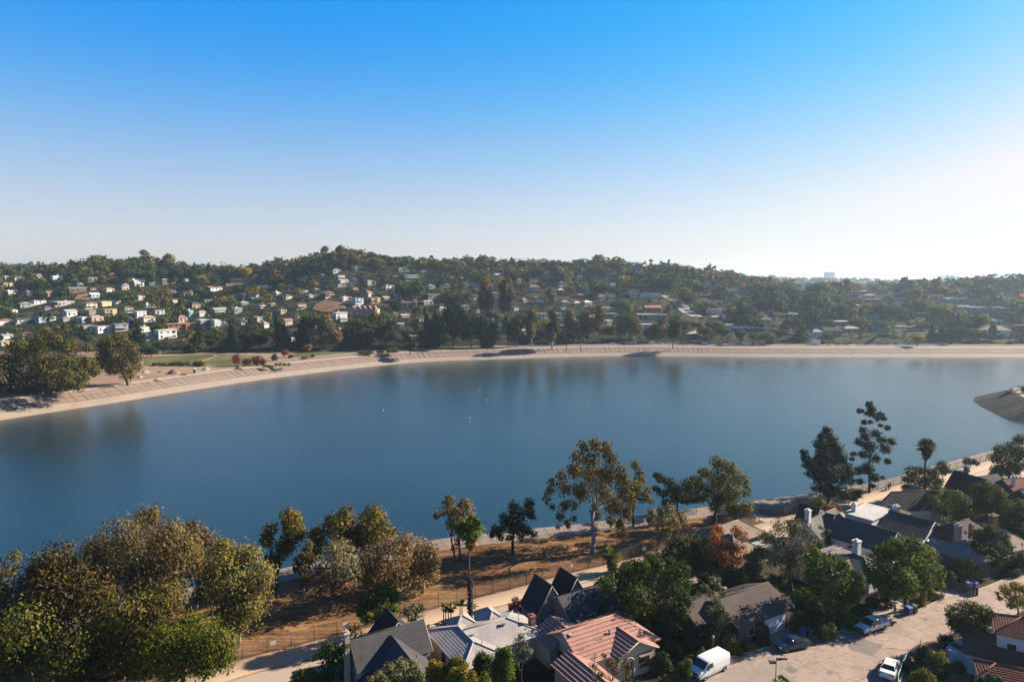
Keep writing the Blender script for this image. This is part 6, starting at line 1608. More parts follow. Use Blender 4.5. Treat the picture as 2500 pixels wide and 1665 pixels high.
 (3, 885, 782, 1050, 800, 'brown', 'tan', 'hip', 1, 'long tan roof just above the shore road', 'long tan roof'),
 (3, 2250, 647, 2355, 702, 'grey', 'grey', 'gable', 2, 'grey-blue gabled house at the foot of the right hill', 'grey-blue gabled house'),
 (3, 1955, 712, 2035, 740, 'pink', 'white', 'flat', 1, 'pink-white house beside the red shrubs', 'pink-white house'),
 (3, 1990, 742, 2330, 778, 'dark', 'white', 'saw', 1, 'long low building with white striped sawtooth roofs near the shore', 'striped sawtooth building'),
 (3, 1090, 182, 1190, 227, 'grey', 'blue', 'flat', 2, 'large grey house on the skyline right of centre', 'grey skyline house'),
 (3, 915, 252, 975, 272, 'white', 'terracotta', 'flat', 1, 'low white house with terracotta roof near the right ridge', 'low terracotta ridge house'),
 (3, 870, 567, 930, 582, 'grey', 'white', 'flat', 1, 'thin white roof line mid hill', 'thin white roof line'),
 (3, 865, 612, 1000, 650, 'green', 'grey', 'flat', 1, 'green-grey two-level house above the pink and white one', 'green-grey two-level house'),
 (4, 1140, 452, 1250, 488, 'blue', 'white', 'flat', 1, 'cyan-white flat-roofed house on the right hill', 'cyan-white house'),
 (4, 890, 420, 990, 462, 'pink', 'tan', 'hip', 2, 'dusty pink house with tan roof on the right hill', 'dusty tan-roofed pink house'),
 (4, 900, 462, 1030, 532, 'pink', 'pink', 'flat', 2, 'terraced pink flats on the right hill', 'terraced pink flats'),
 (4, 750, 392, 850, 452, 'grey', 'tan', 'flat', 2, 'grey two-storey house upper left of the terraced pink flats', 'grey two-storey house'),
 (4, 860, 387, 960, 420, 'brown', 'terracotta', 'hip', 1, 'brown house with terracotta roof above the dusty pink house', 'brown terracotta house'),
 (4, 1455, 427, 1580, 502, 'pink', 'pink', 'flat', 2, 'blocky dusky pink building left of the long flat one', 'dusky pink block'),
 (4, 1585, 460, 1890, 503, 'grey', 'white', 'flat', 1, 'very long flat-roofed grey building on the right hill', 'long flat grey building'),
 (4, 1830, 530, 2130, 617, 'glassy', 'grey', 'flat', 2, 'long glazed apartment building with framed bays on the right', 'glazed framed apartments'),
 (4, 1845, 702, 2145, 807, 'white', 'tan', 'hip', 2, 'large white two-storey motel with tan hipped roof at right', 'white motel'),
 (4, 2110, 627, 2260, 682, 'dark', 'grey', 'flat', 1, 'dark flat-roofed house above the white motel', 'dark house over the motel'),
 (4, 1290, 692, 1415, 748, 'tan', 'brown', 'gable', 1, 'tan house with brown gable roof above the golden shore tree', 'tan brown-gabled house'),
 (4, 960, 682, 1120, 752, 'teal', 'grey', 'hip', 2, 'teal house with pale grey hipped roofs near the shore', 'teal hipped house'),
 (4, 705, 702, 855, 762, 'grey', 'tan', 'hip', 1, 'grey house with tan hipped roof near the shore', 'grey tan-hipped house'),
 (4, 545, 712, 700, 792, 'grey', 'brown', 'hip', 2, 'large grey-brown hipped house near the right shore', 'large grey-brown house'),
 (4, 430, 732, 535, 802, 'white', 'grey', 'hip', 2, 'white square house with tall windows near the right shore', 'white tall-windowed house'),
 (4, 860, 682, 950, 748, 'orange', 'brown', 'gable', 1, 'orange-walled house above the clipped bright hedge', 'orange-walled house'),
 (4, 620, 662, 800, 700, 'grey', 'white', 'flat', 1, 'long pale-roofed house behind the grey tan-hipped one', 'long pale-roofed house'),
 (4, 940, 602, 1010, 660, 'grey', 'grey', 'gable', 1, 'small grey house left of centre on the right hill', 'small grey gabled house'),
 (4, 1335, 592, 1430, 632, 'dark', 'white', 'flat', 1, 'dark house with white roof slab on the right hill', 'white-slab dark house'),
 (4, 1690, 342, 1790, 422, 'pink', 'terracotta', 'gable', 2, 'pink house with terracotta roof high on the right ridge', 'high pink house'),
 (4, 420, 692, 530, 728, 'blue', 'grey', 'hip', 1, 'pale blue bungalow behind the white tall-windowed house', 'pale blue bungalow'),
 (4, 2220, 692, 2300, 762, 'brick', 'brick', 'flat', 2, 'red-brick block right of the white motel', 'red-brick block'),
 (4, 1975, 652, 2090, 692, 'cream', 'grey', 'flat', 1, 'cream house behind the white motel', 'cream house behind motel'),
 (4, 0, 622, 80, 672, 'blue', 'grey', 'gable', 1, 'pale blue house at the foot of the dark wooded knoll', 'pale blue knoll house'),
 (4, 1150, 692, 1290, 722, 'tan', 'brown', 'hip', 1, 'low tan house between the teal and brown-gabled ones', 'low tan house'),
]
def far_house(crop, x0, y0, x1, y1, wall, roof, rtype, st, label, short, hy=None):
    ox, oy, sc = CR[crop]
    X0, Y0, X1, Y1 = ox + x0 / sc, oy + y0 / sc, ox + x1 / sc, oy + y1 / sc
    b = on_hill((X0 + X1) / 2, Y1)
    if b is None: b = W((X0 + X1) / 2, Y1, 800)
    dep = to_px(b)[2]
    w = (X1 - X0) / F_PX * dep; h = (Y1 - Y0) / F_PX * dep * .97
    h = max(2.6, h); d = min(14, max(6, w * .6))
    r = random.Random(int(X0 * 31 + Y0))
    xm = (X0 + X1) / 2
    th = r.uniform(30, 55) if xm < 960 else (r.uniform(15, 42) if xm < 1500 else r.uniform(-14, 26))
    if w > 24: th *= .45
    th = math.radians(th); rz = th - math.atan2(b.x, b.y) * .6
    w = w / (math.cos(th) + .55 * abs(math.sin(th))); d = min(14, max(5.5, w * .58))
    root = empty('hillside_house', b, rz, label=label, cat='house', group='houses on the far hillside')
    LAND.append(((X0 + X1) / 2, (Y0 + Y1) / 2, short)); HBOX.append((X0 - 1, Y0, X1 + 1, Y1, b.y))
    ww = w * (.93 if rtype != 'flat' else .96)
    hw = h * (.66 if rtype in ('gable', 'hip') and h > 3.2 else (.5 if rtype in ('gable', 'hip') else .9))
    wb = MB(); wb.box((0, d / 2, hw / 2 - 2), (ww, d, hw + 4)); wb.build('wall', far_mat(wall), root)
    rb = MB(); o = .45
    if rtype == 'flat':
        rb.box((0, d / 2, hw + .18), (w + .3, d + .9, .36)); 
        if h - hw > .9: rb.box((w * .1, d * .6, hw + .36 + (h - hw - .36) / 2), (w * .4, d * .4, max(.2, h - hw - .36)))
    elif rtype == 'saw':
        n = 7
        for i in range(n):
            u = -w / 2 + w * (i + .5) / n
            rb.prism([(u - w / n * .4, -1, hw), (u + w / n * .05, -1, hw + 1.6), (u + w / n * .4, -1, hw)], (0, d + 1, 0))
    elif rtype == 'hip':
        z0 = hw; z1 = h; a = w / 2 + o; e = d / 2 + o; hh = min(a, e) * .9
        vs = [(-a, d / 2 - e, z0), (a, d / 2 - e, z0), (a, d / 2 + e, z0), (-a, d / 2 + e, z0), (-a + hh, d / 2, z1), (a - hh, d / 2, z1)]
        rb.add(vs, [(0, 1, 5, 4), (2, 3, 4, 5), (1, 2, 5), (3, 0, 4), (3, 2, 1, 0)])
    else:
        if r.random() < .5 or w > 16:
            a = w / 2 + o; e = d / 2 + o
            rb.add([(-a, d / 2 - e, hw), (a, d / 2 - e, hw), (a, d / 2, h), (-a, d / 2, h), (a, d / 2 + e, hw), (-a, d / 2 + e, hw)], [(0, 1, 2, 3), (3, 2, 4, 5), (0, 3, 5), (1, 4, 2), (5, 4, 1, 0)])
        else:
            a = w / 2 + o; e = d / 2 + o
            rb.prism([(-a, d / 2 - e, hw), (a, d / 2 - e, hw), (0, d / 2 - e, h)], (0, 2 * e, 0))
    if r.random() < .35 and rtype != 'saw': rb.box((w * r.uniform(-.3, .3), d * .6, h + .3), (.9, .8, 1.6))
    rb.build('roof', far_mat(roof), root)
    if r.random() < .5:
        k = MB(); k.box((0, -1.6, -1.6), (w * r.uniform(1.1, 1.5), .4, 3.4)); k.build('retaining_wall', far_mat(r.choice(['tan', 'grey', 'cream'])), root)
    if w > 9 and r.random() < .5 and rtype == 'flat':
        k = MB(); k.box((w * r.choice([-.28, .28]), -.7, hw * .5), (w * .38, 1.4, hw)); k.build('wing', far_mat(wall), root)
    # windows, storey by storey, on the front and the left end
    sh = hw / st
    if w > 4:
        gm = M['glass'] if 'yellow-windowed' not in short else far_mat('yellow')
        nwin = max(2, min(5, int(w / 4.2)))
        for s_ in range(st):
            for i in range(nwin):
                if r.random() < .22: continue
                u = -ww / 2 + ww * (i + .5) / nwin + r.uniform(-.2, .2)
                me = unit_box_mesh('window', gm)
                q = link('window', me, root, (u, -.02, sh * s_ + sh * .52))
                q.scale = (ww / nwin * r.uniform(.2, .55), .12, sh * r.choice([.3, .4, .55]))
        q = link('window', unit_box_mesh('window', gm), root, (-ww / 2 - .01, d * .5, sh * .55)); q.scale = (.12, d * .3, sh * .4)
    if st >= 2 and r.random() < .6 and w > 6:
        k = MB(); k.box((0, -.75, sh * (st - 1)), (ww * .8, 1.5, .16)); k.build('balcony', far_mat('white' if wall != 'white' else 'cream'), root)
    return root
for row in FH: far_house(*row)

# smaller houses seen between the trees
rx_ = random.Random(77); lab_used = set(); nx = 0
POS = [(rx_.uniform(5, 1500), rx_.uniform(676, 822)) for _ in range(420)] + [(rx_.uniform(1500, 2490), rx_.uniform(705, 815)) for _ in range(110)]
for (x_, y_) in POS:
    if nx >= 105: break
    w_ = rx_.uniform(16, 34) * (.75 + .4 * (y_ - 676) / 140); h_ = w_ * rx_.uniform(.38, .6)
    if any(x_ + w_ > a_ - 2 and x_ < c_ + 2 and y_ > b_ - 4 and y_ - h_ < d_ + 4 for a_, b_, c_, d_, _ in HBOX): continue
    if 740 < x_ + w_ / 2 < 865 and 722 < y_ < 770: continue
    if any(abs(x_ + w_ / 2 - q[0]) < 26 and abs(y_ - q[1]) < 18 for q in HILL_ROAD): continue
    if y_ > 800 and x_ > 330 and x_ < 1200: continue
    wl_ = rx_.choice(['white', 'white', 'cream', 'cream', 'tan', 'grey', 'peach', 'blue', 'yellow', 'green']); rf_ = rx_.choice(['grey', 'tan', 'white', 'terracotta', 'brown', 'dark']); rt_ = rx_.choice(['hip', 'gable', 'flat', 'hip'])
    for l_ in sorted(LAND, key=lambda L: (L[0] - x_) ** 2 + ((L[1] - y_) * 1.5) ** 2)[:9]:
        dx_, dy_ = x_ + w_ / 2 - l_[0], y_ - h_ / 2 - l_[1]
        rel_ = ('left of' if dx_ < 0 else 'right of') if abs(dx_) > abs(dy_) else ('above' if dy_ < 0 else 'below')
        t_ = f"{wl_} house with {rf_} {dict(hip='hipped', gable='gabled', flat='flat')[rt_]} roof {rel_} the {l_[2]}"
        if t_ not in lab_used and l_[2][:4] != 'spec': break
    lab_used.add(t_); nx += 1
    n0 = len(LAND)
    far_house(1, x_ * 3.564, (y_ - h_ - 600) * 3.564, (x_ + w_) * 3.564, (y_ - 600) * 3.564, wl_, rf_, rt_, rx_.choice([1, 1, 2]), t_, 'spec')
    del LAND[n0:]

# pink scalloped flats: five bays with rounded gables
b = on_hill(620 + 985 / 3.68, 600 + 640 / 3.68)
dep = to_px(b)[2]; w = 250 / 3.68 / F_PX * dep; h = 92 / 3.68 / F_PX * dep
root = empty('pink_flats', b, math.radians(-6), label='row of pink flats with scalloped gables below the pale blue house', cat='building')
LAND.append((620 + 985 / 3.68, 600 + 590 / 3.68, 'scalloped pink flats')); HBOX.append((853, 745, 923, 774, b.y))
wb = MB(); wb.box((0, 4, h * .35 - 1), (w, 8, h * .7 + 2)); wb.build('wall', far_mat('pink'), root)
for i in range(5):
    u = -w / 2 + w * (i + .5) / 5; q = MB(); bw = w / 5 * .62
    pts = [(u - bw / 2, -1.2, -1), (u + bw / 2, -1.2, -1), (u + bw / 2, -1.2, h * .72)] + [(u + bw / 2 * math.cos(t), -1.2, h * .72 + h * .26 * math.sin(t)) for t in (.5, 1.05, 1.57, 2.1, 2.6)] + [(u - bw / 2, -1.2, h * .72)]
    q.prism(pts, (0, 1.5, 0)); q.build('bay', far_mat('peach'), root)
    g = MB(); g.prism([(u - bw / 2 - .3, -1.3, h * .74)] + [(u + (bw / 2 + .3) * math.cos(t), -1.3, h * .74 + h * .28 * math.sin(t)) for t in (2.6, 2.1, 1.57, 1.05, .5)] + [(u + bw / 2 + .3, -1.3, h * .74)], (0, 4, 0)); g.build('roof', far_mat('terracotta'), root)
    for z in (.15, .4, .62):
        q = link('window', unit_box_mesh('window', M['glass']), root, (u, -1.25, h * z)); q.scale = (bw * .45, .15, h * .12)
# turret on the lilac villa
tw = on_hill(1240 + 1840 / 3.68, 600 + 390 / 3.68)
root = empty('villa_turret', tw + Vector((0, 0, 7)), label='lilac turret of the ridge villa with small dome', cat='tower')
mb = MB(); mb.box((0, 4, 2), (4, 4, 9)); mb.build('wall', far_mat('lavender'), root); mb = MB(); mb.lathe([(2.3, 6.5), (1.8, 8), (.1, 9)], (0, 4, 0), 10); mb.build('dome', far_mat('terracotta'), root)

# ------------------------------------------------------------------ far shore: named trees, standing where the photograph shows them
def far_hero(*a, **k):
    k.setdefault('z', BANK_TOP); k.setdefault('size', .6); return H(*a, **k)
far_hero('shore_gum_tree', (122, 962), [(95, 838, 26), (130, 830, 26), (165, 848, 28), (60, 855, 30), (30, 880, 34), (100, 880, 36), (150, 890, 36), (190, 885, 26), (215, 885, 22), (230, 905, 15), (60, 910, 34), (120, 925, 32), (165, 925, 26), (195, 920, 24), (15, 920, 32), (90, 945, 20), (150, 948, 18), (-20, 890, 34), (40, 845, 22), (70, 940, 24), (30, 945, 22), (190, 942, 16), (-10, 945, 20), (110, 905, 34), (215, 850, 12)], 'leaf_mid', 'huge olive gum mass on the far left shore with pale trunk base', bark='bark', dens=1.15, seed=201, leaf2='leaf_brown', trunk_r=1.0, stems=2, grow=1.05)
far_hero('shore_gum_tree', (312, 938), [(262, 838, 22), (292, 832, 22), (318, 850, 22), (258, 865, 22), (300, 868, 28), (330, 872, 18), (275, 895, 24), (310, 905, 22), (335, 895, 14), (245, 885, 18), (250, 840, 14)], 'leaf_brown', 'rounded olive-brown gum right of the huge one on the far left shore', bark='bark_dark', dens=1.2, seed=202, leaf2='leaf_mid', trunk_r=.6, grow=1.05)
far_hero('shore_gum_tree', (180, 950), [(185, 925, 16), (178, 935, 12), (195, 905, 14)], 'leaf_mid', 'small dark tree between the two big far left shore trees', bark='bark_dark', dens=1.2, seed=203)
far_hero('shore_gum_tree', (319, 936), [(319, 918, 7), (316, 910, 6)], 'leaf_olive', 'slim little tree on the sandy shore in front of the rounded gum', bark='bark_dark', dens=1.2, seed=204, size=.4)
SHORE = [ # base px, top px y, half width, kind, leaf, label
 ((140, 850), 810, 24, 'broad', 'leaf_dark', 'dark spreading tree above the huge far-left shore gum'),
 ((205, 850), 800, 26, 'broad', 'leaf_dark', 'dark tree behind the gap between the two far-left shore gums'),
 ((340, 862), 790, 18, 'conifer', 'leaf_dark', 'tall dark conifer in front of the grey box building'),
 ((330, 800), 772, 14, 'conifer', 'leaf_dark', 'conifer beside the large plain white block'),
 ((400, 862), 832, 20, 'round', 'leaf_mid', 'round green tree left of the meadow, below the large plain white block'),
 ((370, 872), 842, 16, 'round', 'leaf_dark', 'dark tree at the left end of the meadow'),
 ((440, 860), 843, 20, 'broad', 'leaf_mid', 'broad green tree behind the left part of the meadow'),
 ((488, 860), 805, 22, 'conifer', 'leaf_dark', 'dark spreading tree behind the middle of the meadow'),
 ((515, 858), 832, 14, 'round', 'leaf_bright', 'yellow-green tree behind the middle of the meadow'),
 ((548, 858), 836, 13, 'round', 'leaf_gold', 'golden-green tree right of the yellow-green one behind the meadow'),
 ((565, 858), 785, 15, 'conifer', 'leaf_dark', 'tall dark conifer right of the meadow trail'),
 ((582, 860), 832, 13, 'round', 'leaf_bright', 'yellow-green tree beside the tall dark conifer'),
 ((607, 858), 803, 16, 'conifer', 'leaf_dark', 'dark conifer above the red shrubs'),
 ((636, 858), 815, 16, 'round', 'leaf_dark', 'dark round tree right of the conifer above the red shrubs'),
 ((680, 855), 770, 22, 'conifer', 'leaf_dark', 'tall dark conifer below the cream parkside villa'),
 ((735, 852), 785, 18, 'conifer', 'leaf_dark', 'dark conifer left of the golden leaning tree'),
 ((765, 850), 755, 26, 'broad', 'leaf_green', 'large bright green tree above the park, left of the golden one'),
 ((798, 848), 762, 24, 'gum', 'leaf_tan', 'large golden-brown tree below the bare slope'),
 ((820, 850), 800, 16, 'round', 'leaf_tan', 'brown tree below the golden-brown one'),
 ((752, 860), 840, 10, 'round', 'leaf_gold', 'small golden tree on the park road'),
 ((900, 852), 800, 26, 'broad', 'leaf_dark', 'dark wide tree below the scalloped pink flats'),
 ((940, 852), 785, 26, 'round', 'leaf_dark', 'dark round tree right of the palms below the pink flats'),
 ((975, 852), 810, 26, 'umbrella', 'leaf_dark', 'wide umbrella-shaped dark tree behind the shore road'),
 ((1000, 866), 832, 14, 'round', 'leaf_mid', 'round green tree right of the big shore bush'),
 ((893, 866), 846, 19, 'bush', 'leaf_green', 'big rounded green bush on the shore at the end of the park'),
 ((960, 864), 840, 18, 'bush', 'leaf_mid', 'olive-green bushy tree right of the big shore bush'),
 ((930, 864), 852, 10, 'bush', 'leaf_mid', 'low bush between the two big shore bushes'),
 ((1018, 850), 825, 14, 'round', 'leaf_green', 'fresh green tree above the shore road right of the olive bush'),
 ((1045, 850), 815, 15, 'broad', 'leaf_mid', 'mid green tree just left of the dark shore grove'),
 ((1040, 850), 762, 12, 'conifer', 'leaf_dark', 'narrow conifer left end of the dark shore grove'),
 ((1063, 850), 768, 20, 'conifer', 'leaf_dark', 'dark conifer second in the dark shore grove'),
 ((1080, 855), 820, 16, 'round', 'leaf_dark', 'low dark round tree before the dark shore grove'),
 ((1105, 848), 758, 26, 'round', 'leaf_dark', 'largest rounded tree of the dark shore grove'),
 ((1150, 848), 765, 22, 'round', 'leaf_dark', 'dark round tree right of the largest one in the grove'),
 ((1178, 848), 770, 18, 'conifer', 'leaf_dark', 'dark pointed tree at the right end of the grove'),
 ((1130, 848), 800, 10, 'round', 'leaf_gold', 'small yellowish tree inside the dark shore grove'),
 ((1185, 790), 690, 20, 'gum', 'leaf_brown', 'tall brown-green gum above the right end of the dark grove'),
 ((1232, 790), 688, 22, 'gum', 'leaf_brown', 'tallest brown gum right of centre on the lower hill'),
 ((1205, 848), 785, 16, 'gum', 'leaf_mid', 'gum on the shore right of the dark grove'),
 ((1240, 848), 780, 14, 'round', 'leaf_mid', 'green tree by the shore at mid picture'),
 ((1262, 848), 785, 18, 'gum', 'leaf_mid', 'loose gum left of the parked white van on the far road'),
 ((1297, 846), 760, 17, 'gum', 'leaf_brown', 'brown gum on the shore left of the long pinkish-roofed building'),
 ((1347, 850), 770, 20, 'gum', 'leaf_mid', 'broad gum by the white van on the far road'),
 ((1392, 838), 765, 18, 'gum', 'leaf_olive', 'yellowish gum in front of the long pinkish-roofed building'),
 ((1425, 838), 770, 20, 'gum', 'leaf_brown', 'brown-green gum right of the yellowish one'),
 ((1463, 835), 752, 18, 'gum', 'leaf_brown', 'tall brown gum left of the pink and white house'),
 ((1382, 858), 812, 22, 'umbrella', 'leaf_dark', 'dark umbrella tree on the far road verge'),
 ((1418, 858), 815, 20, 'umbrella', 'leaf_dark', 'second dark umbrella tree on the far road verge'),
 ((1490, 836), 800, 12, 'round', 'leaf_mid', 'small green tree before the pink and white house'),
 ((1515, 836), 790, 18, 'broad', 'leaf_mid', 'broad green tree before the long tan roof'),
 ((1545, 836), 785, 20, 'gum', 'leaf_brown', 'olive tree above the far road bend'),
 ((1590, 836), 790, 18, 'broad', 'leaf_mid', 'leafy tree left of the tall gum by the far road'),
 ((1615, 836), 785, 18, 'gum', 'leaf_brown', 'brownish tree just left of the tall far-road gum'),
 ((1643, 848), 780, 18, 'gum', 'leaf_mid', 'tall gum casting its shadow on the bank'),
 ((1668, 815), 785, 12, 'round', 'leaf_green', 'bright green tree at the lower street bend'),
 ((1695, 812), 790, 13, 'round', 'leaf_green', 'second bright green tree by the lower street bend'),
 ((1720, 835), 805, 18, 'round', 'leaf_mid', 'round olive tree right of the lower street bend'),
 ((1768, 838), 800, 18, 'round', 'leaf_mid', 'large round tree below the striped sawtooth building'),
 ((1808, 842), 805, 15, 'round', 'leaf_mid', 'round tree right of the large one by the sawtooth building'),
 ((1840, 842), 812, 12, 'round', 'leaf_olive', 'olive tree by the right-hand far road'),
 ((1870, 842), 812, 16, 'broad', 'leaf_mid', 'green tree left of the white lorry'),
 ((1905, 838), 808, 16, 'broad', 'leaf_dark', 'dark wide tree left of the white lorry'),
 ((1960, 830), 792, 20, 'conifer', 'leaf_green', 'green hedge-like tree left of the white tall-windowed house'),
 ((2020, 836), 815, 12, 'round', 'leaf_mid', 'small tree between white lorry and shore houses'),
 ((2150, 838), 815, 16, 'broad', 'leaf_dark', 'dark bushy tree above the line of parked cars'),
 ((2130, 836), 818, 8, 'bush', 'leaf_gold', 'small pale gold shrub above the parked cars'),
 ((2240, 846), 818, 15, 'round', 'leaf_gold', 'golden tree above the line of parked cars'),
 ((2275, 838), 788, 8, 'conifer', 'leaf_dark', 'dark conifer right of the golden tree'),
 ((2300, 838), 785, 9, 'conifer', 'leaf_dark', 'taller dark conifer right of the first one'),
 ((2330, 842), 812, 9, 'broad', 'leaf_dark', 'dark wide tree left of the white motel'),
 ((2312, 800), 775, 11, 'round', 'leaf_dark', 'dark tree behind the tall conifers at right'),
 ((2422, 832), 796, 8, 'cypress', 'leaf_dark', 'cypress standing in front of the white motel'),
 ((2445, 835), 815, 8, 'broad', 'leaf_dark', 'dark shrubs before the right part of the motel'),
 ((2485, 838), 812, 10, 'broad', 'leaf_dark', 'dark tree at the right edge by the far road'),
 ((580, 893), 852, 11, 'bush', 'leaf_red', 'deep red shrub at the far park, leftmost of three'),
 ((602, 893), 868, 12, 'bush', 'leaf_tan', 'brown bush between the red shrubs at the far park'),
 ((626, 892), 852, 10, 'bush', 'leaf_red', 'deep red shrub at the far park, middle of three'),
 ((645, 892), 864, 9, 'bush', 'leaf_red', 'deep red shrub at the far park, low right of three'),
 ((668, 880), 855, 10, 'bush', 'leaf_dark', 'dark green bush beside the red shrubs'),
 ((695, 872), 852, 9, 'round', 'leaf_red', 'red shrub standing alone by the meadow'),
 ((712, 874), 860, 8, 'bush', 'leaf_olive', 'small olive bush at the meadow edge'),
 ((745, 876), 866, 9, 'bush', 'leaf_brown', 'low brown bush on the shore path'),
 ((765, 872), 862, 7, 'bush', 'leaf_mid', 'small green bush on the shore path'),
]
for (bx, by), ty, hw_, kind, leaf, lab in SHORE:
    b = P(bx, by, BANK_TOP)
    if b.y > ybase(bx):
        b = on_hill(bx, by) or b
    dep = to_px(b)[2]; hgt = (by - ty) / F_PX * dep * (1.18 if 1030 < bx < 1760 else 1.03); wd = hw_ * 1.28 / F_PX * dep
    base_hw = {'round': 4.0, 'broad': 6.2, 'gum': 3.6, 'conifer': 2.6, 'cypress': 1.1, 'umbrella': 6.6, 'bush': 6.5}[kind]
    wide = max(.45, min(2.2, wd / (base_hw * hgt / 10)))
    nm = {'conifer': 'conifer_tree', 'cypress': 'cypress_tree', 'gum': 'gum_tree', 'umbrella': 'umbrella_tree', 'bush': 'shore_bush'}.get(kind, 'broadleaf_tree')
    template_tree(nm, kind, b, hgt, leaf, lab, 'trees along the far shore', random.randint(0, 2), wide)
    LAND_T = lab
NFAR = len(SHORE)

# far palms
FARPALM = [(1240 + 1815 / 3.68, 679, 644, 'lone very tall palm above the pink-lilac villa'), (853, 838, 795, 'left palm of the pair below the pink flats'), (866, 838, 798, 'right palm of the pair below the pink flats'),
           (542, 662, 638, 'left palm of the pair on the left skyline'), (550, 662, 642, 'right palm of the pair on the left skyline'), (935, 820, 770, 'tall thin palm below the small peach house'),
           (1708, 684, 658, 'leftmost of the bushy palms by the pink-lilac villa'), (1718, 684, 658, 'rightmost of the bushy palms by the pink-lilac villa'), (996, 820, 780, 'tall thin palm below the tan hipped house'), (2378, 698, 681, 'short palm on the right skyline')]
pt, pf, ps = palm_meshes(10, 1.9, True, 11, 30, .28, .16, nl=7)
pm_t = pt.mesh('trunk', [M['bark']]); pm_c = mesh_np('crown', pf[0], pf[1], [M['palm_green']])
def far_palm(bx, by, ty, lab, Y=None, group='palms on the far hillside'):
    b = (on_hill(bx, by) if Y is None else None) or W(bx, by, Y or 800)
    dep = to_px(b)[2]; hgt = (by - ty) / F_PX * dep
    root = empty('hillside_palm', b, random.uniform(0, 6), label=lab, cat='palm tree', group=group)
    s = hgt / 11; o = link('trunk', pm_t, root); o.scale = (max(s, .8), max(s, .8), s)
    k = max(s * .8, .9); c = link('crown', pm_c, root); c.scale = (k, k, k); c.location = (0, 0, hgt * 10 / 11 - 10 * k)
for q in FARPALM: far_palm(*q)

# ------------------------------------------------------------------ the wooded hillside: largest trees one by one, the rest one mass
def blocked(px, py, top, half, Y):
    for (x0, y0, x1, y1, hy) in HBOX:
        if Y < hy + 2 and px + half * .75 > x0 and px - half * .75 < x1 and py > y0:
            hh_ = y1 - y0; edge = min(px - x0, x1 - px) < (x1 - x0) * .16
            if top < y1 - hh_ * (.95 if edge else (.58 if x0 < 1500 else .4)): return True
    for q in HILL_ROAD:
        if abs(px - q[0]) < half + 7 and top < q[1] + 4 and py > q[1] - 2: return True
    if 775 < px < 846 and py > 744 and top < 762: return True
    if 178 < px < 232 and py > 722 and top < 737: return True
    return False
cand = []
r = np.random.default_rng(42)
Y = 475.0
while Y < 1680:
    hgt_m = 10
    dx = 7.4 if Y < 860 else 12.0
    n = int(2 * .80 * Y / dx)
    for i in range(n):
        u = (-.80 + 1.6 * (i + r.random()) / n); yy = Y + r.uniform(-6, 6); x = u * yy
        z = hz(x, yy)
        px, py, dep = to_px((x, yy, z))
        if px < -60 or px > 2560 or yy < ybase(px) + 8: continue
        kn = mnoise.noise(Vector((x * .012, yy * .012, 7)))
        q = r.random()
        if kn > .28: kind, leaf = ('gum', 'leaf_brown') if q < .6 else ('gum', 'leaf_olive')
        elif kn < -.3: kind, leaf = ('conifer', 'leaf_dark') if q < .35 else ('round', 'leaf_dark')
        else: kind, leaf = ('round', 'leaf_mid') if q < .34 else (('broad', 'leaf_dark') if q < .62 else (('bush', 'leaf_green') if q < .72 else (('broad', 'leaf_mid') if q < .86 else ('round', 'leaf_olive'))))
        if q > .955: leaf = 'leaf_gold' if q < .968 else ('leaf_orange' if q > .9955 else 'leaf_bright')
        if .90 < q < .915: kind, leaf = 'cypress', 'leaf_dark'
        hh = {'gum': 18, 'conifer': 17, 'round': 13, 'broad': 13, 'bush': 7, 'cypress': 14}[kind] * r.uniform(.5, 1.35)
        # dark wooded knoll on the right, thick belt above the shore in the middle
        if 1880 < px < 2080 and yy < 760: hh *= 1.35; leaf = 'leaf_dark' if q < .8 else 'leaf_mid'; kind = 'round' if kind == 'bush' else kind
        if 740 < px < 900 and yy > 820: hh *= 1.15
        hh *= 1.12; hp = hh / dep * F_PX; half = hp * .42
        if blocked(px, py, py - hp, half, yy):
            # try a low bush instead
            hh = r.uniform(2.2, 4.5); hp = hh / dep * F_PX; half = hp * .6; kind = 'bush'
            if blocked(px, py, py - hp, half, yy): continue
        cand.append([x, yy, z, px, py, hp, hh, kind, leaf])
    Y += 13.0 if Y < 860 else 24.0
# which of them show: a coarse visibility buffer, nearest first
cand.sort(key=lambda c: c[1])
horizon = np.full(2700, 2000.0)
vis = []
for c in cand:
    a = int(max(0, c[3] + 60 - c[5] * .3)); e = int(min(2699, c[3] + 60 + c[5] * .3)) + 1
    top = c[4] - c[5]
    seg = horizon[a:e]
    show = float(np.clip(seg - top, 0, c[5]).mean()) * (e - a)
    c.append(show)
    horizon[a:e] = np.minimum(seg, top + c[5] * .12)
N_IND = 300 - NFAR - 66
keep = sorted(cand, key=lambda c: -c[-1])[:max(0, N_IND)]
kid = {id(c) for c in keep}
ADJ = {'leaf_brown': 'brown-green', 'leaf_olive': 'olive', 'leaf_dark': 'dark green', 'leaf_mid': 'mid green', 'leaf_green': 'fresh green', 'leaf_gold': 'golden', 'leaf_orange': 'orange', 'leaf_bright': 'yellow-green'}
SHP = {'gum': 'feathery gum tree', 'conifer': 'pointed conifer', 'round': 'round-crowned tree', 'broad': 'spreading tree', 'bush': 'low bushy tree', 'cypress': 'narrow cypress'}
used = set()
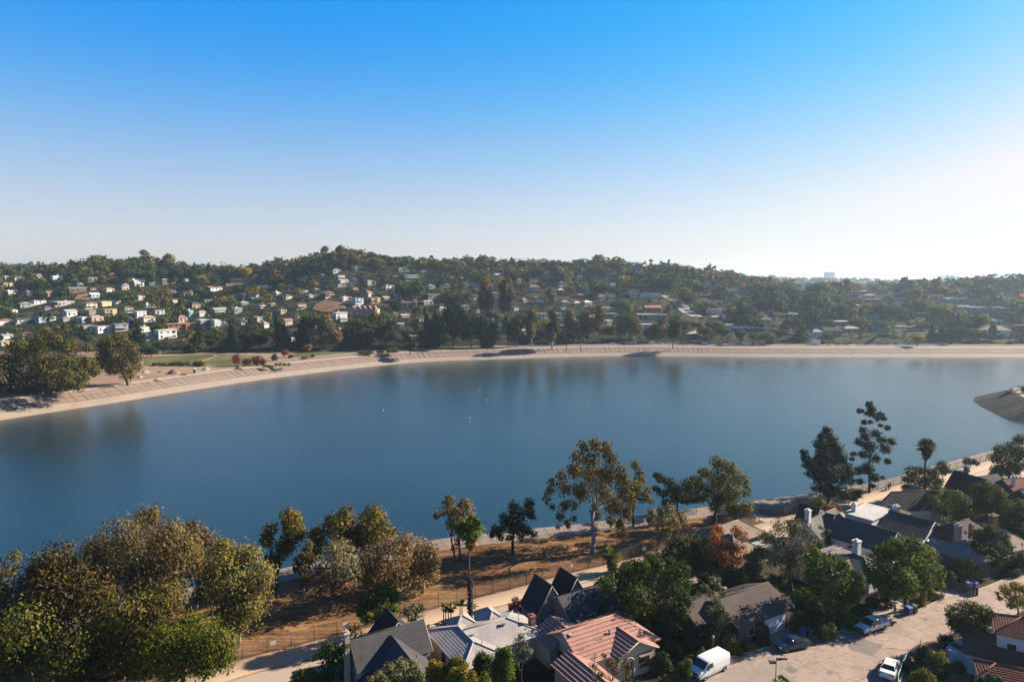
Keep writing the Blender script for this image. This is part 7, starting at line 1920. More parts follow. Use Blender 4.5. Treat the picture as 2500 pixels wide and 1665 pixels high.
def near_label(c):
    d = sorted(LAND, key=lambda l: (l[0] - c[3]) ** 2 + ((l[1] - (c[4] - c[5] / 2)) * 1.4) ** 2)
    for k in range(0, 8):
        l = d[k]
        dx = c[3] - l[0]; dy = (c[4] - c[5] / 2) - l[1]
        rel = ('left of' if dx < 0 else 'right of') if abs(dx) > abs(dy) * 1.6 else ('above' if dy < 0 else 'below')
        if abs(dx) > abs(dy) * .5 and abs(dx) <= abs(dy) * 1.6: rel = ('upper ' if dy < 0 else 'lower ') + ('left of' if dx < 0 else 'right of')
        size = 'tall' if c[6] > 11.5 else ('small' if c[6] < 6 else '')
        for near in ('', 'just ' if k == 0 else ''):
            t = ' '.join(f"{size} {ADJ[c[8]]} {SHP[c[7]]} {near}{rel} the {l[2]}".split())
            if t not in used and len(t.split()) <= 16:
                used.add(t); return t
    t = ' '.join(f"{ADJ[c[8]]} {SHP[c[7]]} between the {d[0][2]} and the {d[1][2]}".split())
    used.add(t); return t
keep.sort(key=lambda c: (c[3], c[4]))
for c in keep:
    nm = {'conifer': 'conifer_tree', 'cypress': 'cypress_tree', 'gum': 'gum_tree', 'bush': 'bushy_tree'}.get(c[7], 'broadleaf_tree')
    template_tree(nm, c[7], (c[0], c[1], c[2] - (.2 * c[6] if c[7] in ('round', 'broad') else .08 * c[6])), c[6] * (1.14 if c[7] in ('round', 'broad') else 1), c[8], near_label(c), 'trees on the far hillside', random.randint(0, 2), {'conifer': 1.05, 'bush': 1.3}.get(c[7], 1.25))
# the remaining trees
def mass(name, items, quads, size):
    V = {}; 
    base = {}
    rr_ = np.random.default_rng(5)
    for kd in ('gum', 'conifer', 'round', 'broad', 'bush', 'cypress'):
        base[kd] = []
        for v_ in range(3):
            L = tmpl_lobes(kd, np.random.default_rng(v_ + 50)); R = np.array([l[3] for l in L]); C = np.array([l[:3] for l in L])
            base[kd].append(leaf_cards(C, R, (quads * R ** 2 / (R ** 2).sum()).astype(int), size, .85, .6, 0, .6, v_, 1.3))
    groups = {}
    for c in items: groups.setdefault(c[8], []).append(c)
    vs = []; fs = []; fm = []; off = 0; mats = []
    for gi, (leaf, lst) in enumerate(sorted(groups.items())):
        mats.append(M[leaf])
        for c in lst:
            v, f = base[c[7]][int(rr_.integers(0, 3))]
            a = rr_.uniform(0, 6.28); s = c[6] / 10; ca, sa = math.cos(a) * s * 1.25, math.sin(a) * s * 1.25
            q = np.empty_like(v); q[:, 0] = v[:, 0] * ca - v[:, 1] * sa + c[0]; q[:, 1] = v[:, 0] * sa + v[:, 1] * ca + c[1]; q[:, 2] = v[:, 2] * s + c[2] - 1.6 * s
            vs.append(q); fs.append(f + off); off += len(v); fm.append(np.full(len(f), gi))
    if not vs: return
    setp(link(name, mesh_np(name, np.concatenate(vs), np.concatenate(fs), mats, np.concatenate(fm))), kind='stuff')
rest = [c for c in cand if id(c) not in kid]
mass('hillside_woods', [c for c in rest if c[1] < 900], 125, 1.32)
mass('ridge_woods', [c for c in rest if c[1] >= 900], 60, 2.0)
under = []
for i in range(420):
    px = r.uniform(880, 2560); yy = ybase(px) + r.uniform(3, 34); x = (px - 1250) / F_PX * yy
    if any(abs(px - q[0]) < 14 and q[1] > 800 for q in HILL_ROAD + [(1705, 812), (1690, 815)]): continue
    hh = r.uniform(2.2, 5.5)
    if any(a_ < px < c_ and d_ > 770 and yy < y_ for a_, b_, c_, d_, y_ in HBOX): hh *= .55
    under.append([x, yy, hz(x, yy) - .3, 0, 0, 0, hh, 'bush', ['leaf_mid', 'leaf_dark', 'leaf_brown', 'leaf_green'][int(r.integers(0, 4))]])
mass('roadside_undergrowth', under, 110, 1.0)
# still farther ridges
far_items = []
for (y0, y1, n, s0, s1) in ((1700, 2700, 750, 13, 24), (2700, 4600, 600, 22, 38)):
    for i in range(n):
        yy = r.uniform(y0, y1); x = r.uniform(-.8, .8) * yy
        far_items.append([x, yy, hz(x, yy) - 2, 0, 0, 0, r.uniform(s0, s1) * .75, 'broad' if r.random() < .6 else 'round', 'leaf_mid' if r.random() < .5 else 'leaf_dark'])
mass('distant_woods', far_items, 34, 3.2)
# distant houses on the far left ridge and right hills
def distant_house(px, py, w, h, wall, lab, Y):
    b = W(px, py, Y); dep = to_px(b)[2]; w = w / F_PX * dep; h = h / F_PX * dep
    root = empty('distant_house', b, random.uniform(-.3, .3), label=lab, cat='house', group='houses on the distant ridge')
    q = MB(); q.box((0, 0, h * .35 - 4), (w, w * .6, h * .7 + 8)); q.build('wall', far_mat(wall), root)
    q = MB(); a = w * .55; q.prism([(-a, -a * .7, h * .7), (a, -a * .7, h * .7), (0, -a * .7, h)], (0, a * 1.4, 0)); q.build('roof', far_mat('tan'), root)
for (px, py, w, h, c, lab) in [(78, 645, 10, 7, 'peach', 'peach house leftmost on the distant hazy ridge'), (98, 645, 12, 7, 'yellow', 'yellow house beside the peach one on the distant ridge'), (138, 645, 9, 5, 'white', 'white house rightmost on the distant left ridge')]:
    distant_house(px, py, w, h, c, lab, 2300)
# skyline palms far away
labs = 0
SK = [1245, 1252, 1257, 1260, 1266, 1272, 1278, 1287, 1348, 1358, 1377, 1387, 1407, 1417, 1426, 1435, 1162, 1168, 1178, 1190, 1200, 1212, 1222]
for i, x in enumerate(SK):
    far_palm(x, 648 if x < 1300 else 650, 631 if x < 1300 else 638, 'tiny palm in the row on the distant central skyline', Y=1560, group='row of palms on the distant skyline')
# radio masts, city hall, blocks
M['hazeblock'] = surf('distant concrete', (0.34, 0.33, 0.33), scale=.02)
for i, x in enumerate([2098, 2118, 2141, 2162, 2182, 2205]):
    b = W(x, 690, 3000); t = W(x, 645, 3000).z - b.z
    root = empty('radio_mast', b, label='thin lattice radio mast, number %s from the left in the row' % ['one', 'two', 'three', 'four', 'five', 'six'][i] if False else ['leftmost of six thin radio masts on the hazy right skyline', 'second radio mast from the left on the right skyline', 'third radio mast from the left on the right skyline', 'fourth radio mast from the left on the right skyline', 'fifth radio mast from the left on the right skyline', 'rightmost of six thin radio masts on the hazy right skyline'][i], cat='radio mast', group='radio masts on the right skyline')
    q = MB()
    for k in range(3):
        a = k * 2.09; q.tube([(math.cos(a) * .7, math.sin(a) * .7, 0), (math.cos(a) * .7, math.sin(a) * .7, t)], .14, 3)
    q.build('mast', M['steel'], root)
    q = MB()
    for z in range(0, int(t), 4):
        a = (z // 4) % 3 * 2.09; a2 = a + 2.09; q.tube([(math.cos(a) * .7, math.sin(a) * .7, z), (math.cos(a2) * .7, math.sin(a2) * .7, z + 4)], .1, 3)
    q.build('bracing', M['steel'], root)
def tower(name, px, y_base, y_top, wpx, Y, lab, steps=None, cat='tower'):
    b = W(px, y_base, Y); t = W(px, y_top, Y).z - b.z; w = wpx / F_PX * Y
    root = empty(name, b, label=lab, cat=cat)
    q = MB(); z = 0
    for (f0, f1, ws) in steps: q.box((0, 0, (f0 + f1) / 2 * t), (w * ws, w * ws * .7, (f1 - f0) * t - .01))
    q.build('wall', M['hazeblock'], root)
    g = MB(); n = 6
    for i in range(n):
        for z in np.arange(.08, steps[0][1] - .03, .1): g.box((-w * steps[0][2] / 2 + w * steps[0][2] * (i + .5) / n, -w * steps[0][2] * .35 - .1, z * t), (w * .06, .3, t * .04))
    g.build('window_bands', M['glass'], root, kind='stuff')
    return root
tower('city_tower', 2432, 694, 660, 18, 5000, 'pale stepped tower with pyramid top on the hazy right skyline', [(0, .3, 1.9), (.3, .72, .85), (.72, .8, .7), (.8, .86, .5), (.86, .93, .3), (.93, 1, .12)])
tower('distant_block', 2430, 700, 681, 66, 5050, 'wide pale block at the foot of the stepped tower', [(0, .7, 1), (.7, 1, .6)], 'building')
tower('distant_block', 2317, 694, 671, 38, 4800, 'pale rounded office block left of the stepped tower', [(0, .75, 1), (.75, .9, .8), (.9, 1, .5)], 'building')
tower('distant_block', 2024, 690, 664, 20, 4200, 'pale square tower block on the hazy skyline left of the masts', [(0, 1, 1)], 'building')
# ------------------------------------------------------------------ chain-link fence along the footpath
def chain_mat():
    m, nt, b = new_mat('chain link'); b.inputs['Base Color'].default_value = (.10, .09, .08, 1); b.inputs['Roughness'].default_value = .6
    tc = nt.nodes.new("ShaderNodeTexCoord"); sep = nt.nodes.new("ShaderNodeSeparateXYZ"); nt.links.new(tc.outputs['Object'], sep.inputs[0])
    def m_(op, a, c):
        n = nt.nodes.new("ShaderNodeMath"); n.operation = op
        for s_, v_ in ((n.inputs[0], a), (n.inputs[1], c)):
            if isinstance(v_, (int, float)): s_.default_value = v_
            else: nt.links.new(v_, s_)
        return n.outputs[0]
    d1 = m_('LESS_THAN', m_('FRACT', m_('MULTIPLY', m_('ADD', sep.outputs[0], sep.outputs[2]), 9.0), 0), .16)
    d2 = m_('LESS_THAN', m_('FRACT', m_('MULTIPLY', m_('SUBTRACT', sep.outputs[0], sep.outputs[2]), 9.0), 0), .16)
    f = m_('MAXIMUM', d1, d2)
    tr = nt.nodes.new("ShaderNodeBsdfTransparent"); mx = nt.nodes.new("ShaderNodeMixShader")
    nt.links.new(f, mx.inputs[0]); nt.links.new(tr.outputs[0], mx.inputs[1]); nt.links.new(b.outputs[0], mx.inputs[2])
    nt.links.new(mx.outputs[0], nt.nodes["Material Output"].inputs[0])
    return m
M['chain'] = chain_mat()
pb = MB(); pb.tube([(0, 0, 0), (0, 0, 2.0)], .045, 5); pb.tube([(0, 0, 2.0), (.0, -.12, 2.25)], .02, 4); post_me = pb.mesh('post', [M['post']])
def chain_fence(line, label, posts=3.0, hgt=1.95):
    root = empty('chain_link_fence', (0, 0, 0), label=label, cat='fence')
    v = []; f = []
    for i, p in enumerate(line):
        v += [(p.x, p.y, 6.02), (p.x, p.y, 6.0 + hgt)]
        if i: f.append((2 * i - 2, 2 * i, 2 * i + 1, 2 * i - 1))
    link('chain_mesh', mesh_np('chain_mesh', v, f, [M['chain']]), root)
    r = MB(); r.tube([Vector((p.x, p.y, 6 + hgt)) for p in line], .025, 4); r.build('top_rail', M['post'], root)
    d = 0; last = None
    for a, b in zip(line, line[1:]):
        L = (b - a).length; t = 0
        while d + (L - t) >= posts:
            t += posts - d; d = 0; p = a.lerp(b, t / L); link('post', post_me, root, (p.x, p.y, 6))
        d += L - t
    return root
keep_ = [p for p in offset_line(fS, -.1) if 260 < to_px(p)[0] < 2440]
gap0, gap1 = 1855, 1905
chain_fence([p for p in keep_ if to_px(p)[0] < gap0], 'long chain-link fence between dry field and footpath, left of the ramp')
chain_fence([p for p in keep_ if to_px(p)[0] > gap1], 'chain-link fence along the footpath right of the ramp')
chain_fence([P(1855, 1277), P(1822, 1254)], 'short chain-link fence on the left side of the ramp', 2.4)
chain_fence([P(1905, 1262), P(1880, 1252), P(1850, 1243)], 'short chain-link fence on the right side of the ramp', 2.4)
chain_fence([P(1915, 1258), P(1945, 1243), P(1980, 1228), P(2005, 1218)], 'inner chain-link fence from the ramp to the dense pine', 3)
def sign(px, py, lab, w=.75, h=.5, red=False):
    b = P(px, py); root = empty('fence_sign', b, math.radians(30.5), label=lab, cat='sign', group='signs on the chain-link fence')
    q = MB(); q.box((0, -.14, 1.35), (w, .03, h)); q.build('panel', M['white'], root)
    if red:
        q = MB(); q.box((0, -.165, 1.35 + h * .2), (w * .7, .012, h * .22)); q.build('marking', far_mat('red'), root)
sign(844, 1546, 'largest white sign on the fence behind the charcoal house', .85, .55)
sign(667, 1592, 'white sign on the fence left of the larger one')
sign(1571, 1356, 'white sign with red mark on the fence below the round tan tree', .8, .6, True)
sign(1395, 1399, 'small white sign on the fence left of the tallest gum', .4, .45)
sign(1951, 1252, 'white sign with red mark on the inner fence left of the lollipop tree', .7, .8, True)
sign(1846, 1283, 'white sign with red mark by the ramp gate', .7, .8, True)
# little white gate on the bank
root = empty('white_gate', P(1680, 1256), math.radians(15), label='white picket gate on the bank between the cedar and yellow-green tree', cat='gate')
for i in range(8):
    q = MB(); q.box((-2 + i * .55, 0, .6), (.12, .08, 1.2)); q.build('picket', M['white'], root)
q = MB(); q.box((-.1, .07, .95), (4.2, .06, .12)); q.build('rail', M['white'], root); q = MB(); q.box((-.1, .07, .35), (4.2, .06, .12)); q.build('rail', M['white'], root)

# ------------------------------------------------------------------ vehicles
def ringpts(x, zb, zt, w, wt):
    return [(x, -w * .9, zb), (x, w * .9, zb), (x, w, zb + (zt - zb) * .25), (x, w, zb + (zt - zb) * .7), (x, wt, zt), (x, -wt, zt), (x, -w, zb + (zt - zb) * .7), (x, -w, zb + (zt - zb) * .25)]
def loft(mb, st, mi=0):
    v = []; n = 8
    for s in st: v += ringpts(*s)
    f = [(i * n + k, i * n + (k + 1) % n, (i + 1) * n + (k + 1) % n, (i + 1) * n + k) for i in range(len(st) - 1) for k in range(n)]
    f += [tuple(range(n))[::-1], tuple((len(st) - 1) * n + k for k in range(n))]
    mb.add(v, f, mi, False)
def paint(name, c, rough=.3, metallic=0.0):
    return surf(name, c, tuple(x * .95 for x in c), .5, rough, metallic=metallic, coat=.6, spec=.4)
M['p_white'] = paint('white car paint', (.95, .95, .94)); M['p_silver'] = paint('silver car paint', (.74, .74, .74), .35); M['p_black'] = paint('dark car paint', (.022, .022, .03), .2)
M['p_cream'] = paint('warm white car paint', (.95, .9, .84)); M['plastic'] = surf('black bumper plastic', (.03, .03, .032), (.04, .04, .042), 3, .6); M['tail'] = surf('red lamp glass', (.35, .02, .02), (.3, .02, .02), 3, .3); M['lampglass'] = surf('headlamp glass', (.55, .55, .52), (.5, .5, .48), 3, .15)
wb_ = MB(); wb_.lathe([(.2, -.11), (.31, -.11), (.34, -.07), (.34, .07), (.31, .11), (.2, .11)], (0, 0, 0), 18); tyre_me = wb_.mesh('tyre', [M['black']])
wb_ = MB(); wb_.lathe([(.01, .05), (.08, .09), (.19, .06), (.21, .1)], (0, 0, 0), 14); wb_.lathe([(.21, -.1), (.19, -.06), (.01, -.05)], (0, 0, 0), 14); rim_me = wb_.mesh('rim', [M['steel']])
def wheel(root, x, y, r=.34):
    w = link('wheel', tyre_me, root, (x, y, r)); w.rotation_euler = (math.radians(90) if y < 0 else math.radians(-90), 0, 0); s = r / .34; w.scale = (s, s, s)
    link('rim', rim_me, w)
def quadpart(name, pts, mat, root, t=(0, 0, 0)):
    q = MB(); q.prism(pts, t if any(t) else (0, 0, .02)); return q.build(name, mat, root)
def sideglass(root, poly, y0, y1fn, mat=None):
    for sgn in (-1, 1):
        q = MB(); q.prism([(x, sgn * y1fn(z), z) for x, z in poly], (0, sgn * .012, 0)); q.build('side_window', mat or M['glass'], root)
def car_at(name, label, p_front, p_rear, wb, side, cat='car', z=6.08, zoff=.0):
    """p_front/p_rear: where the visible wheels touch the street in the photograph; side=+1 when the visible side is the car's right"""
    a = P(*p_front, z); b = P(*p_rear, z); d = (a - b); d.z = 0; d.normalize()
    mid = (a + b) / 2; n = Vector((d.y, -d.x, 0))
    c = mid - n * side * .8
    return empty(name, (c.x, c.y, z), math.atan2(d.y, d.x), label=label, cat=cat)
# front of every vehicle is +x
def mirrors(root, x, z, w, mat):
    for s in (-1, 1): q = MB(); q.box((x, s * (w + .12), z), (.12, .22, .16)); q.build('mirror', mat, root)
def lamps(root, xf, zf, wf, xr, zr, wr, front=True):
    for s in (-1, 1):
        q = MB(); q.box((xf, s * wf, zf), (.1, .32, .16)); q.build('headlight', M['lampglass'], root)
        q = MB(); q.box((xr, s * wr, zr), (.1, .3, .2)); q.build('tail_light', M['tail'], root)
def sedan(root, pm, L=4.75, H=1.45):
    b = MB(); h = L / 2
    loft(b, [(-h, .42, .80, .70, .62), (-h + .12, .26, .98, .84, .72), (-h + .7, .22, 1.03, .90, .76), (-.9, .2, .98, .91, .80), (.6, .2, .95, .91, .80), (h - 1.1, .2, .88, .90, .74), (h - .35, .22, .76, .86, .68), (h - .05, .28, .64, .74, .58), (h, .38, .56, .66, .5)]); b.build('body', pm, root)
    g = MB(); loft(g, [(-h + .75, .96, 1.0, .72, .68), (-h + 1.45, .96, H - .06, .78, .58), (-.2, .94, H - .02, .80, .60), (.35, .92, H - .06, .79, .58), (h - 1.25, .88, .9, .74, .66)]); g.build('windows', M['glass'], root)
    r = MB(); loft(r, [(-h + 1.42, H - .08, H - .035, .60, .56), (-.2, H - .05, H + .02, .62, .58), (.32, H - .08, H - .035, .60, .56)]); r.build('roof', pm, root)
    for s in (-1, 1):
        for pts in (((h - 1.3, .9), (.34, H - .06)), ((-.35, .95), (-.35, H - .04)), ((-h + .8, .99), (-h + 1.45, H - .06))):
            q = MB(); q.tube([(pts[0][0], s * .775, pts[0][1]), (pts[1][0], s * .60, pts[1][1])], .04, 4); q.build('pillar', pm, root)
    for x in (h - .95, -h + 1.0):
        for s in (-1, 1): wheel(root, x, s * .80, .33)
    lamps(root, h - .12, .62, .62, -h + .06, .80, .66); mirrors(root, .55, 1.0, .86, pm)
    q = MB(); q.box((h - .02, 0, .42), (.08, 1.1, .16)); q.build('grille', M['plastic'], root)
    q = MB(); q.box((-h - .02, 0, .66), (.04, .42, .16)); q.build('number_plate', M['white'], root)
def van(root, pm):
    b = MB(); h = 2.75
    loft(b, [(-h, .45, 1.95, .92, .84), (-h + .08, .35, 2.08, .98, .88), (-.5, .3, 2.12, 1.0, .90), (1.0, .3, 2.10, 1.0, .89), (1.25, .3, 2.02, 1.0, .86), (1.95, .3, 1.28, .98, .84), (2.5, .32, 1.12, .94, .8), (2.72, .36, 1.0, .88, .74), (2.78, .45, .85, .84, .7)]); b.build('body', pm, root)
    q = MB(); q.add([(1.30, -.80, 1.99), (1.30, .80, 1.99), (1.97, .84, 1.30), (1.97, -.84, 1.30)], [(0, 1, 2, 3)]); q.v = [(x + .03, y, z + .03) for x, y, z in q.v]; q.build('windscreen', M['glass'], root)
    for s in (-1, 1):
        q = MB(); q.prism([(.55, s * .985, 1.32), (1.68, s * .985, 1.32), (1.22, s * .955, 1.88), (.55, s * .955, 1.88)], (0, s * .03, 0)); q.build('side_window', M['glass'], root)
        q = MB(); q.box((.42, s * 1.004, 1.05), (.02, .012, 1.4)); q.build('door_seam', M['plastic'], root)
    for x in (1.78, -1.78):
        for s in (-1, 1): wheel(root, x, s * .86, .37)
    q = MB(); q.box((2.80, 0, .82), (.06, 1.3, .3)); q.build('grille', M['plastic'], root)
    q = MB(); q.box((2.84, 0, .45), (.12, 1.8, .2)); q.build('bumper', M['plastic'], root); q = MB(); q.box((-2.8, 0, .48), (.12, 1.8, .2)); q.build('bumper', M['plastic'], root)
    lamps(root, 2.77, .84, .76, -2.76, 1.1, .86); mirrors(root, 1.45, 1.35, .98, M['plastic'])
def pickup(root, pm):
    b = MB(); h = 2.65
    loft(b, [(-h, .5, 1.02, .86, .80), (-h + .1, .42, 1.08, .9, .84), (-.9, .4, 1.06, .92, .84), (1.0, .4, 1.06, .92, .84), (1.2, .4, 1.08, .92, .80), (2.3, .42, .98, .88, .74), (2.55, .46, .86, .82, .68), (2.62, .5, .74, .78, .64)]); b.build('body', pm, root)
    g = MB(); loft(g, [(-.95, 1.04, 1.58, .80, .66), (-.8, 1.04, 1.66, .82, .68), (.45, 1.04, 1.66, .82, .66), (1.25, 1.04, 1.1, .80, .72)]); g.build('windows', M['glass'], root)
    r = MB(); loft(r, [(-.96, 1.6, 1.66, .68, .64), (-.2, 1.62, 1.72, .70, .66), (.46, 1.6, 1.67, .68, .64)]); r.build('roof', pm, root)
    r = MB(); r.box((-1.82, 0, 1.10), (1.5, 1.5, .06)); r.build('bed_cover', pm, root)
    r = MB(); r.box((-.98, 0, 1.32), (.06, 1.5, .5)); r.build('cab_rear', pm, root)
    for s in (-1, 1):
        for pts in (((1.2, 1.08), (.44, 1.64)), ((.12, 1.06), (.12, 1.64)), ((-.45, 1.06), (-.45, 1.64)), ((-.92, 1.06), (-.88, 1.62))):
            q = MB(); q.tube([(pts[0][0], s * .81, pts[0][1]), (pts[1][0], s * .67, pts[1][1])], .05, 4); q.build('pillar', pm, root)
    for x in (1.62, -1.52):
        for s in (-1, 1): wheel(root, x, s * .82, .37)
    q = MB(); q.box((2.64, 0, .78), (.06, 1.1, .26)); q.build('grille', M['plastic'], root); q = MB(); q.box((2.68, 0, .5), (.16, 1.7, .26)); q.build('bumper', M['plastic'], root)
    q = MB(); q.box((-2.7, 0, .55), (.12, 1.6, .2)); q.build('bumper', M['steel'], root)
    lamps(root, 2.58, .84, .68, -2.62, .9, .80); mirrors(root, .95, 1.2, .9, M['plastic'])
van(car_at('white_van', 'white windowless van parked beside the pink-tiled house', (1720, 1660), (1768, 1636), 3.5, -1, 'van'), M['p_white'])
sedan(car_at('dark_sedan', 'glossy black sedan parked before the garage house', (1924, 1592), (1963, 1585), 2.7, -1), M['p_black'])
pickup(car_at('silver_pickup', 'silver-white pickup truck with tonneau cover on the street', (2124, 1549), (2157, 1537), 3.1, -1, 'pickup truck'), M['p_silver'])
c = P(2172, 1640, 6.08); sedan(empty('white_sedan', c, math.radians(52), label='old white sedan seen from behind beside the teal railing', cat='car'), M['p_cream'], 4.7, 1.40)
c = P(2347, 1592, 6.09); sedan(empty('silver_car', c, math.radians(28), label='pale silver car in shade in the Spanish house driveway', cat='car'), M['p_silver'], 4.5, 1.45)

# wheeled bins
M['bin_blue'] = surf('blue bin plastic', (.012, .10, .34), (.01, .08, .28), 2, .5); M['bin_green'] = surf('dark green bin plastic', (.02, .07, .045), (.015, .055, .035), 2, .5); M['bin_black'] = surf('black bin plastic', (.03, .03, .035), (.025, .025, .03), 2, .5)
def wheeled_bin(px, py, mat, label, rz=0.4, s=1.0):
    root = empty('wheeled_bin', P(px, py, 6.09), rz, label=label, cat='bin', group='wheeled bins on the kerb')
    b = MB(); b.box((0, 0, .55 * s), (.75 * s, .8 * s, -1.0 * s), 0, 0, .82); b.v = [(x, y, z) for x, y, z in b.v]; b.build('body', mat, root)
    l = MB(); l.prism([(-.42 * s, -.45 * s, 1.05 * s), (.42 * s, -.45 * s, 1.05 * s), (.40 * s, .1, 1.16 * s), (.40 * s, .47 * s, 1.12 * s), (-.40 * s, .47 * s, 1.12 * s), (-.40 * s, .1, 1.16 * s)], (0, 0, .05)); l.build('lid', mat, root)
    h_ = MB(); h_.tube([(-.3 * s, .55 * s, 1.02 * s), (.3 * s, .55 * s, 1.02 * s)], .025, 5); h_.build('handle', mat, root)
    for k in (-1, 1):
        w = link('wheel', tyre_me, root, (k * .36 * s, .38 * s, .14)); w.rotation_euler = (0, math.radians(90), 0); w.scale = (.4, .4, .35)
wheeled_bin(2218, 1499, M['bin_blue'], 'blue wheeled bin under the largest round tree, left of the green one')
wheeled_bin(2231, 1494, M['bin_green'], 'dark green wheeled bin right of the blue one under the largest round tree')
wheeled_bin(2363, 1440, M['bin_blue'], 'left blue wheeled bin of the pair on the right-hand driveway', .3, 1.1)
wheeled_bin(2378, 1437, M['bin_blue'], 'right blue wheeled bin of the pair on the right-hand driveway', .5, 1.0)
wheeled_bin(1958, 1553, M['bin_blue'], 'shaded blue bin beside the garage house', .3)
wheeled_bin(1975, 1556, M['bin_green'], 'shaded dark green bin beside the garage house', .3)
wheeled_bin(2475, 1390, M['bin_black'], 'black bin at the far right verge beyond the round tree', .3)

# street name sign, post and second blade edge on
b = P(1892, 1700, 6.1)
root = empty('street_name_sign', b, label='blue street name sign on a grey pole at the bottom edge', cat='sign')
q = MB(); q.tube([(0, 0, 0), (0, 0, 4.7)], .05, 8); q.build('pole', M['post'], root)
M['sign_blue'] = surf('blue sign face', (.015, .05, .26), (.012, .045, .22), 2, .4)
q = MB(); q.box((.62, 0, 4.55), (1.2, .03, .22)); q.build('name_plate', M['sign_blue'], root); q = MB(); q.box((.35, 0, 4.4), (.55, .03, .08)); q.build('name_plate', M['sign_blue'], root)
q = MB(); q.box((-.42, .1, 4.12), (.7, .45, .2)); q.build('name_plate', M['bin_black'], root)
# teal railing
M['teal'] = surf('teal painted steel', (.03, .30, .26), (.025, .25, .22), 2, .5)
TL = [(2246, 1590), (2222, 1606), (2212, 1618), (2203, 1634), (2198, 1650), (2192, 1668), (2192, 1700)]
tw_, _ = smooth_poly([P(x, y, 6.1) for x, y in TL], 44)
root = empty('teal_railing', (0, 0, 0), label='curved teal railing around the cactus garden', cat='railing')
for zz in (1.1, .9, .15):
    q = MB(); q.tube([Vector((p.x, p.y, p.z + zz)) for p in tw_], .05 if zz > 1 else .03, 5); q.build('rail', M['teal'], root)
for i in range(0, 44, 6):
    q = MB(); p = tw_[i]; q.tube([p, p + Vector((0, 0, 1.1 if i else 1.7))], .04, 5); q.build('post', M['teal'], root)
bal = MB(); b2 = MB(); b2.tube([(0, 0, 0), (0, 0, .75)], .016, 3); bm_ = b2.mesh('baluster', [M['teal']])
fine, _ = smooth_poly([P(x, y, 6.1) for x, y in TL], 130)
for p in fine: link('baluster', bm_, root, (p.x, p.y, p.z + .15))
kb = MB(); 
ribbon('kerb', [lift(tw_, 6.1), lift(tw_, 6.28), lift(offset_line(tw_, .25), 6.28), lift(offset_line(tw_, .25), 6.1)], [M['conc_path']], kind='structure', smooth=False)
# driveway fence by the blue bins
root = empty('wooden_fence', P(2318, 1438), math.radians(-40), label='low brown board fence beside the pair of blue bins', cat='fence')
for i in range(10):
    q = MB(); q.box((i * .42 - .3, 0, .65), (.38, .05, 1.3)); q.build('board', M['wood'], root)
# step path with pale slabs by the silver pickup
root = empty('stepping_path', P(2068, 1540, 6.09), math.radians(22), label='row of pale stepping slabs on the verge left of the pickup', cat='path')
for i in range(7):
    q = MB(); q.box((-1.6 + i * .95, 0, .03), (.5, .9, .06)); q.build('slab', M['conc_path'], root)
# lamp posts and garden lamp
def lamp(px, py, lab, h_=2.6):
    root = empty('lamp_post', P(px, py, 6.1), label=lab, cat='lamp')
    q = MB(); q.tube([(0, 0, 0), (0, 0, h_)], .05, 6); q.build('pole', M['post'], root)
    q = MB(); q.lathe([(.02, h_ - .02), (.16, h_ + .05), (.19, h_ + .3), (.05, h_ + .45)], (0, 0, 0), 8); q.build('lamp_shade', M['wall_cream'], root)
lamp(1739, 1606, 'globe lamp standing behind the column-shaped hedge', 2.6); lamp(2246, 1479, 'slim pole beside the bins under the round tree', 2.4); lamp(2491, 1398, 'street lamp at the far right kerb', 4.6)
# metal box by the grey wall
root = empty('roof_cooler', P(1289, 1700, 6), math.radians(20), label='white metal cooler unit at the bottom edge left of the pink-tiled garage', cat='cooler')
root.location = (2.0, 74.6, 6); q = MB(); q.box((0, 0, .55), (1.0, .9, 1.1)); q.build('cabinet', M['wall_white'], root); q = MB(); q.box((0, 0, 1.15), (1.08, .98, .08)); q.build('lid', M['white'], root)
q = MB(); q.tube([(-.5, 0, .8), (-1.3, .1, .7)], .12, 8); q.build('duct', M['steel'], root)

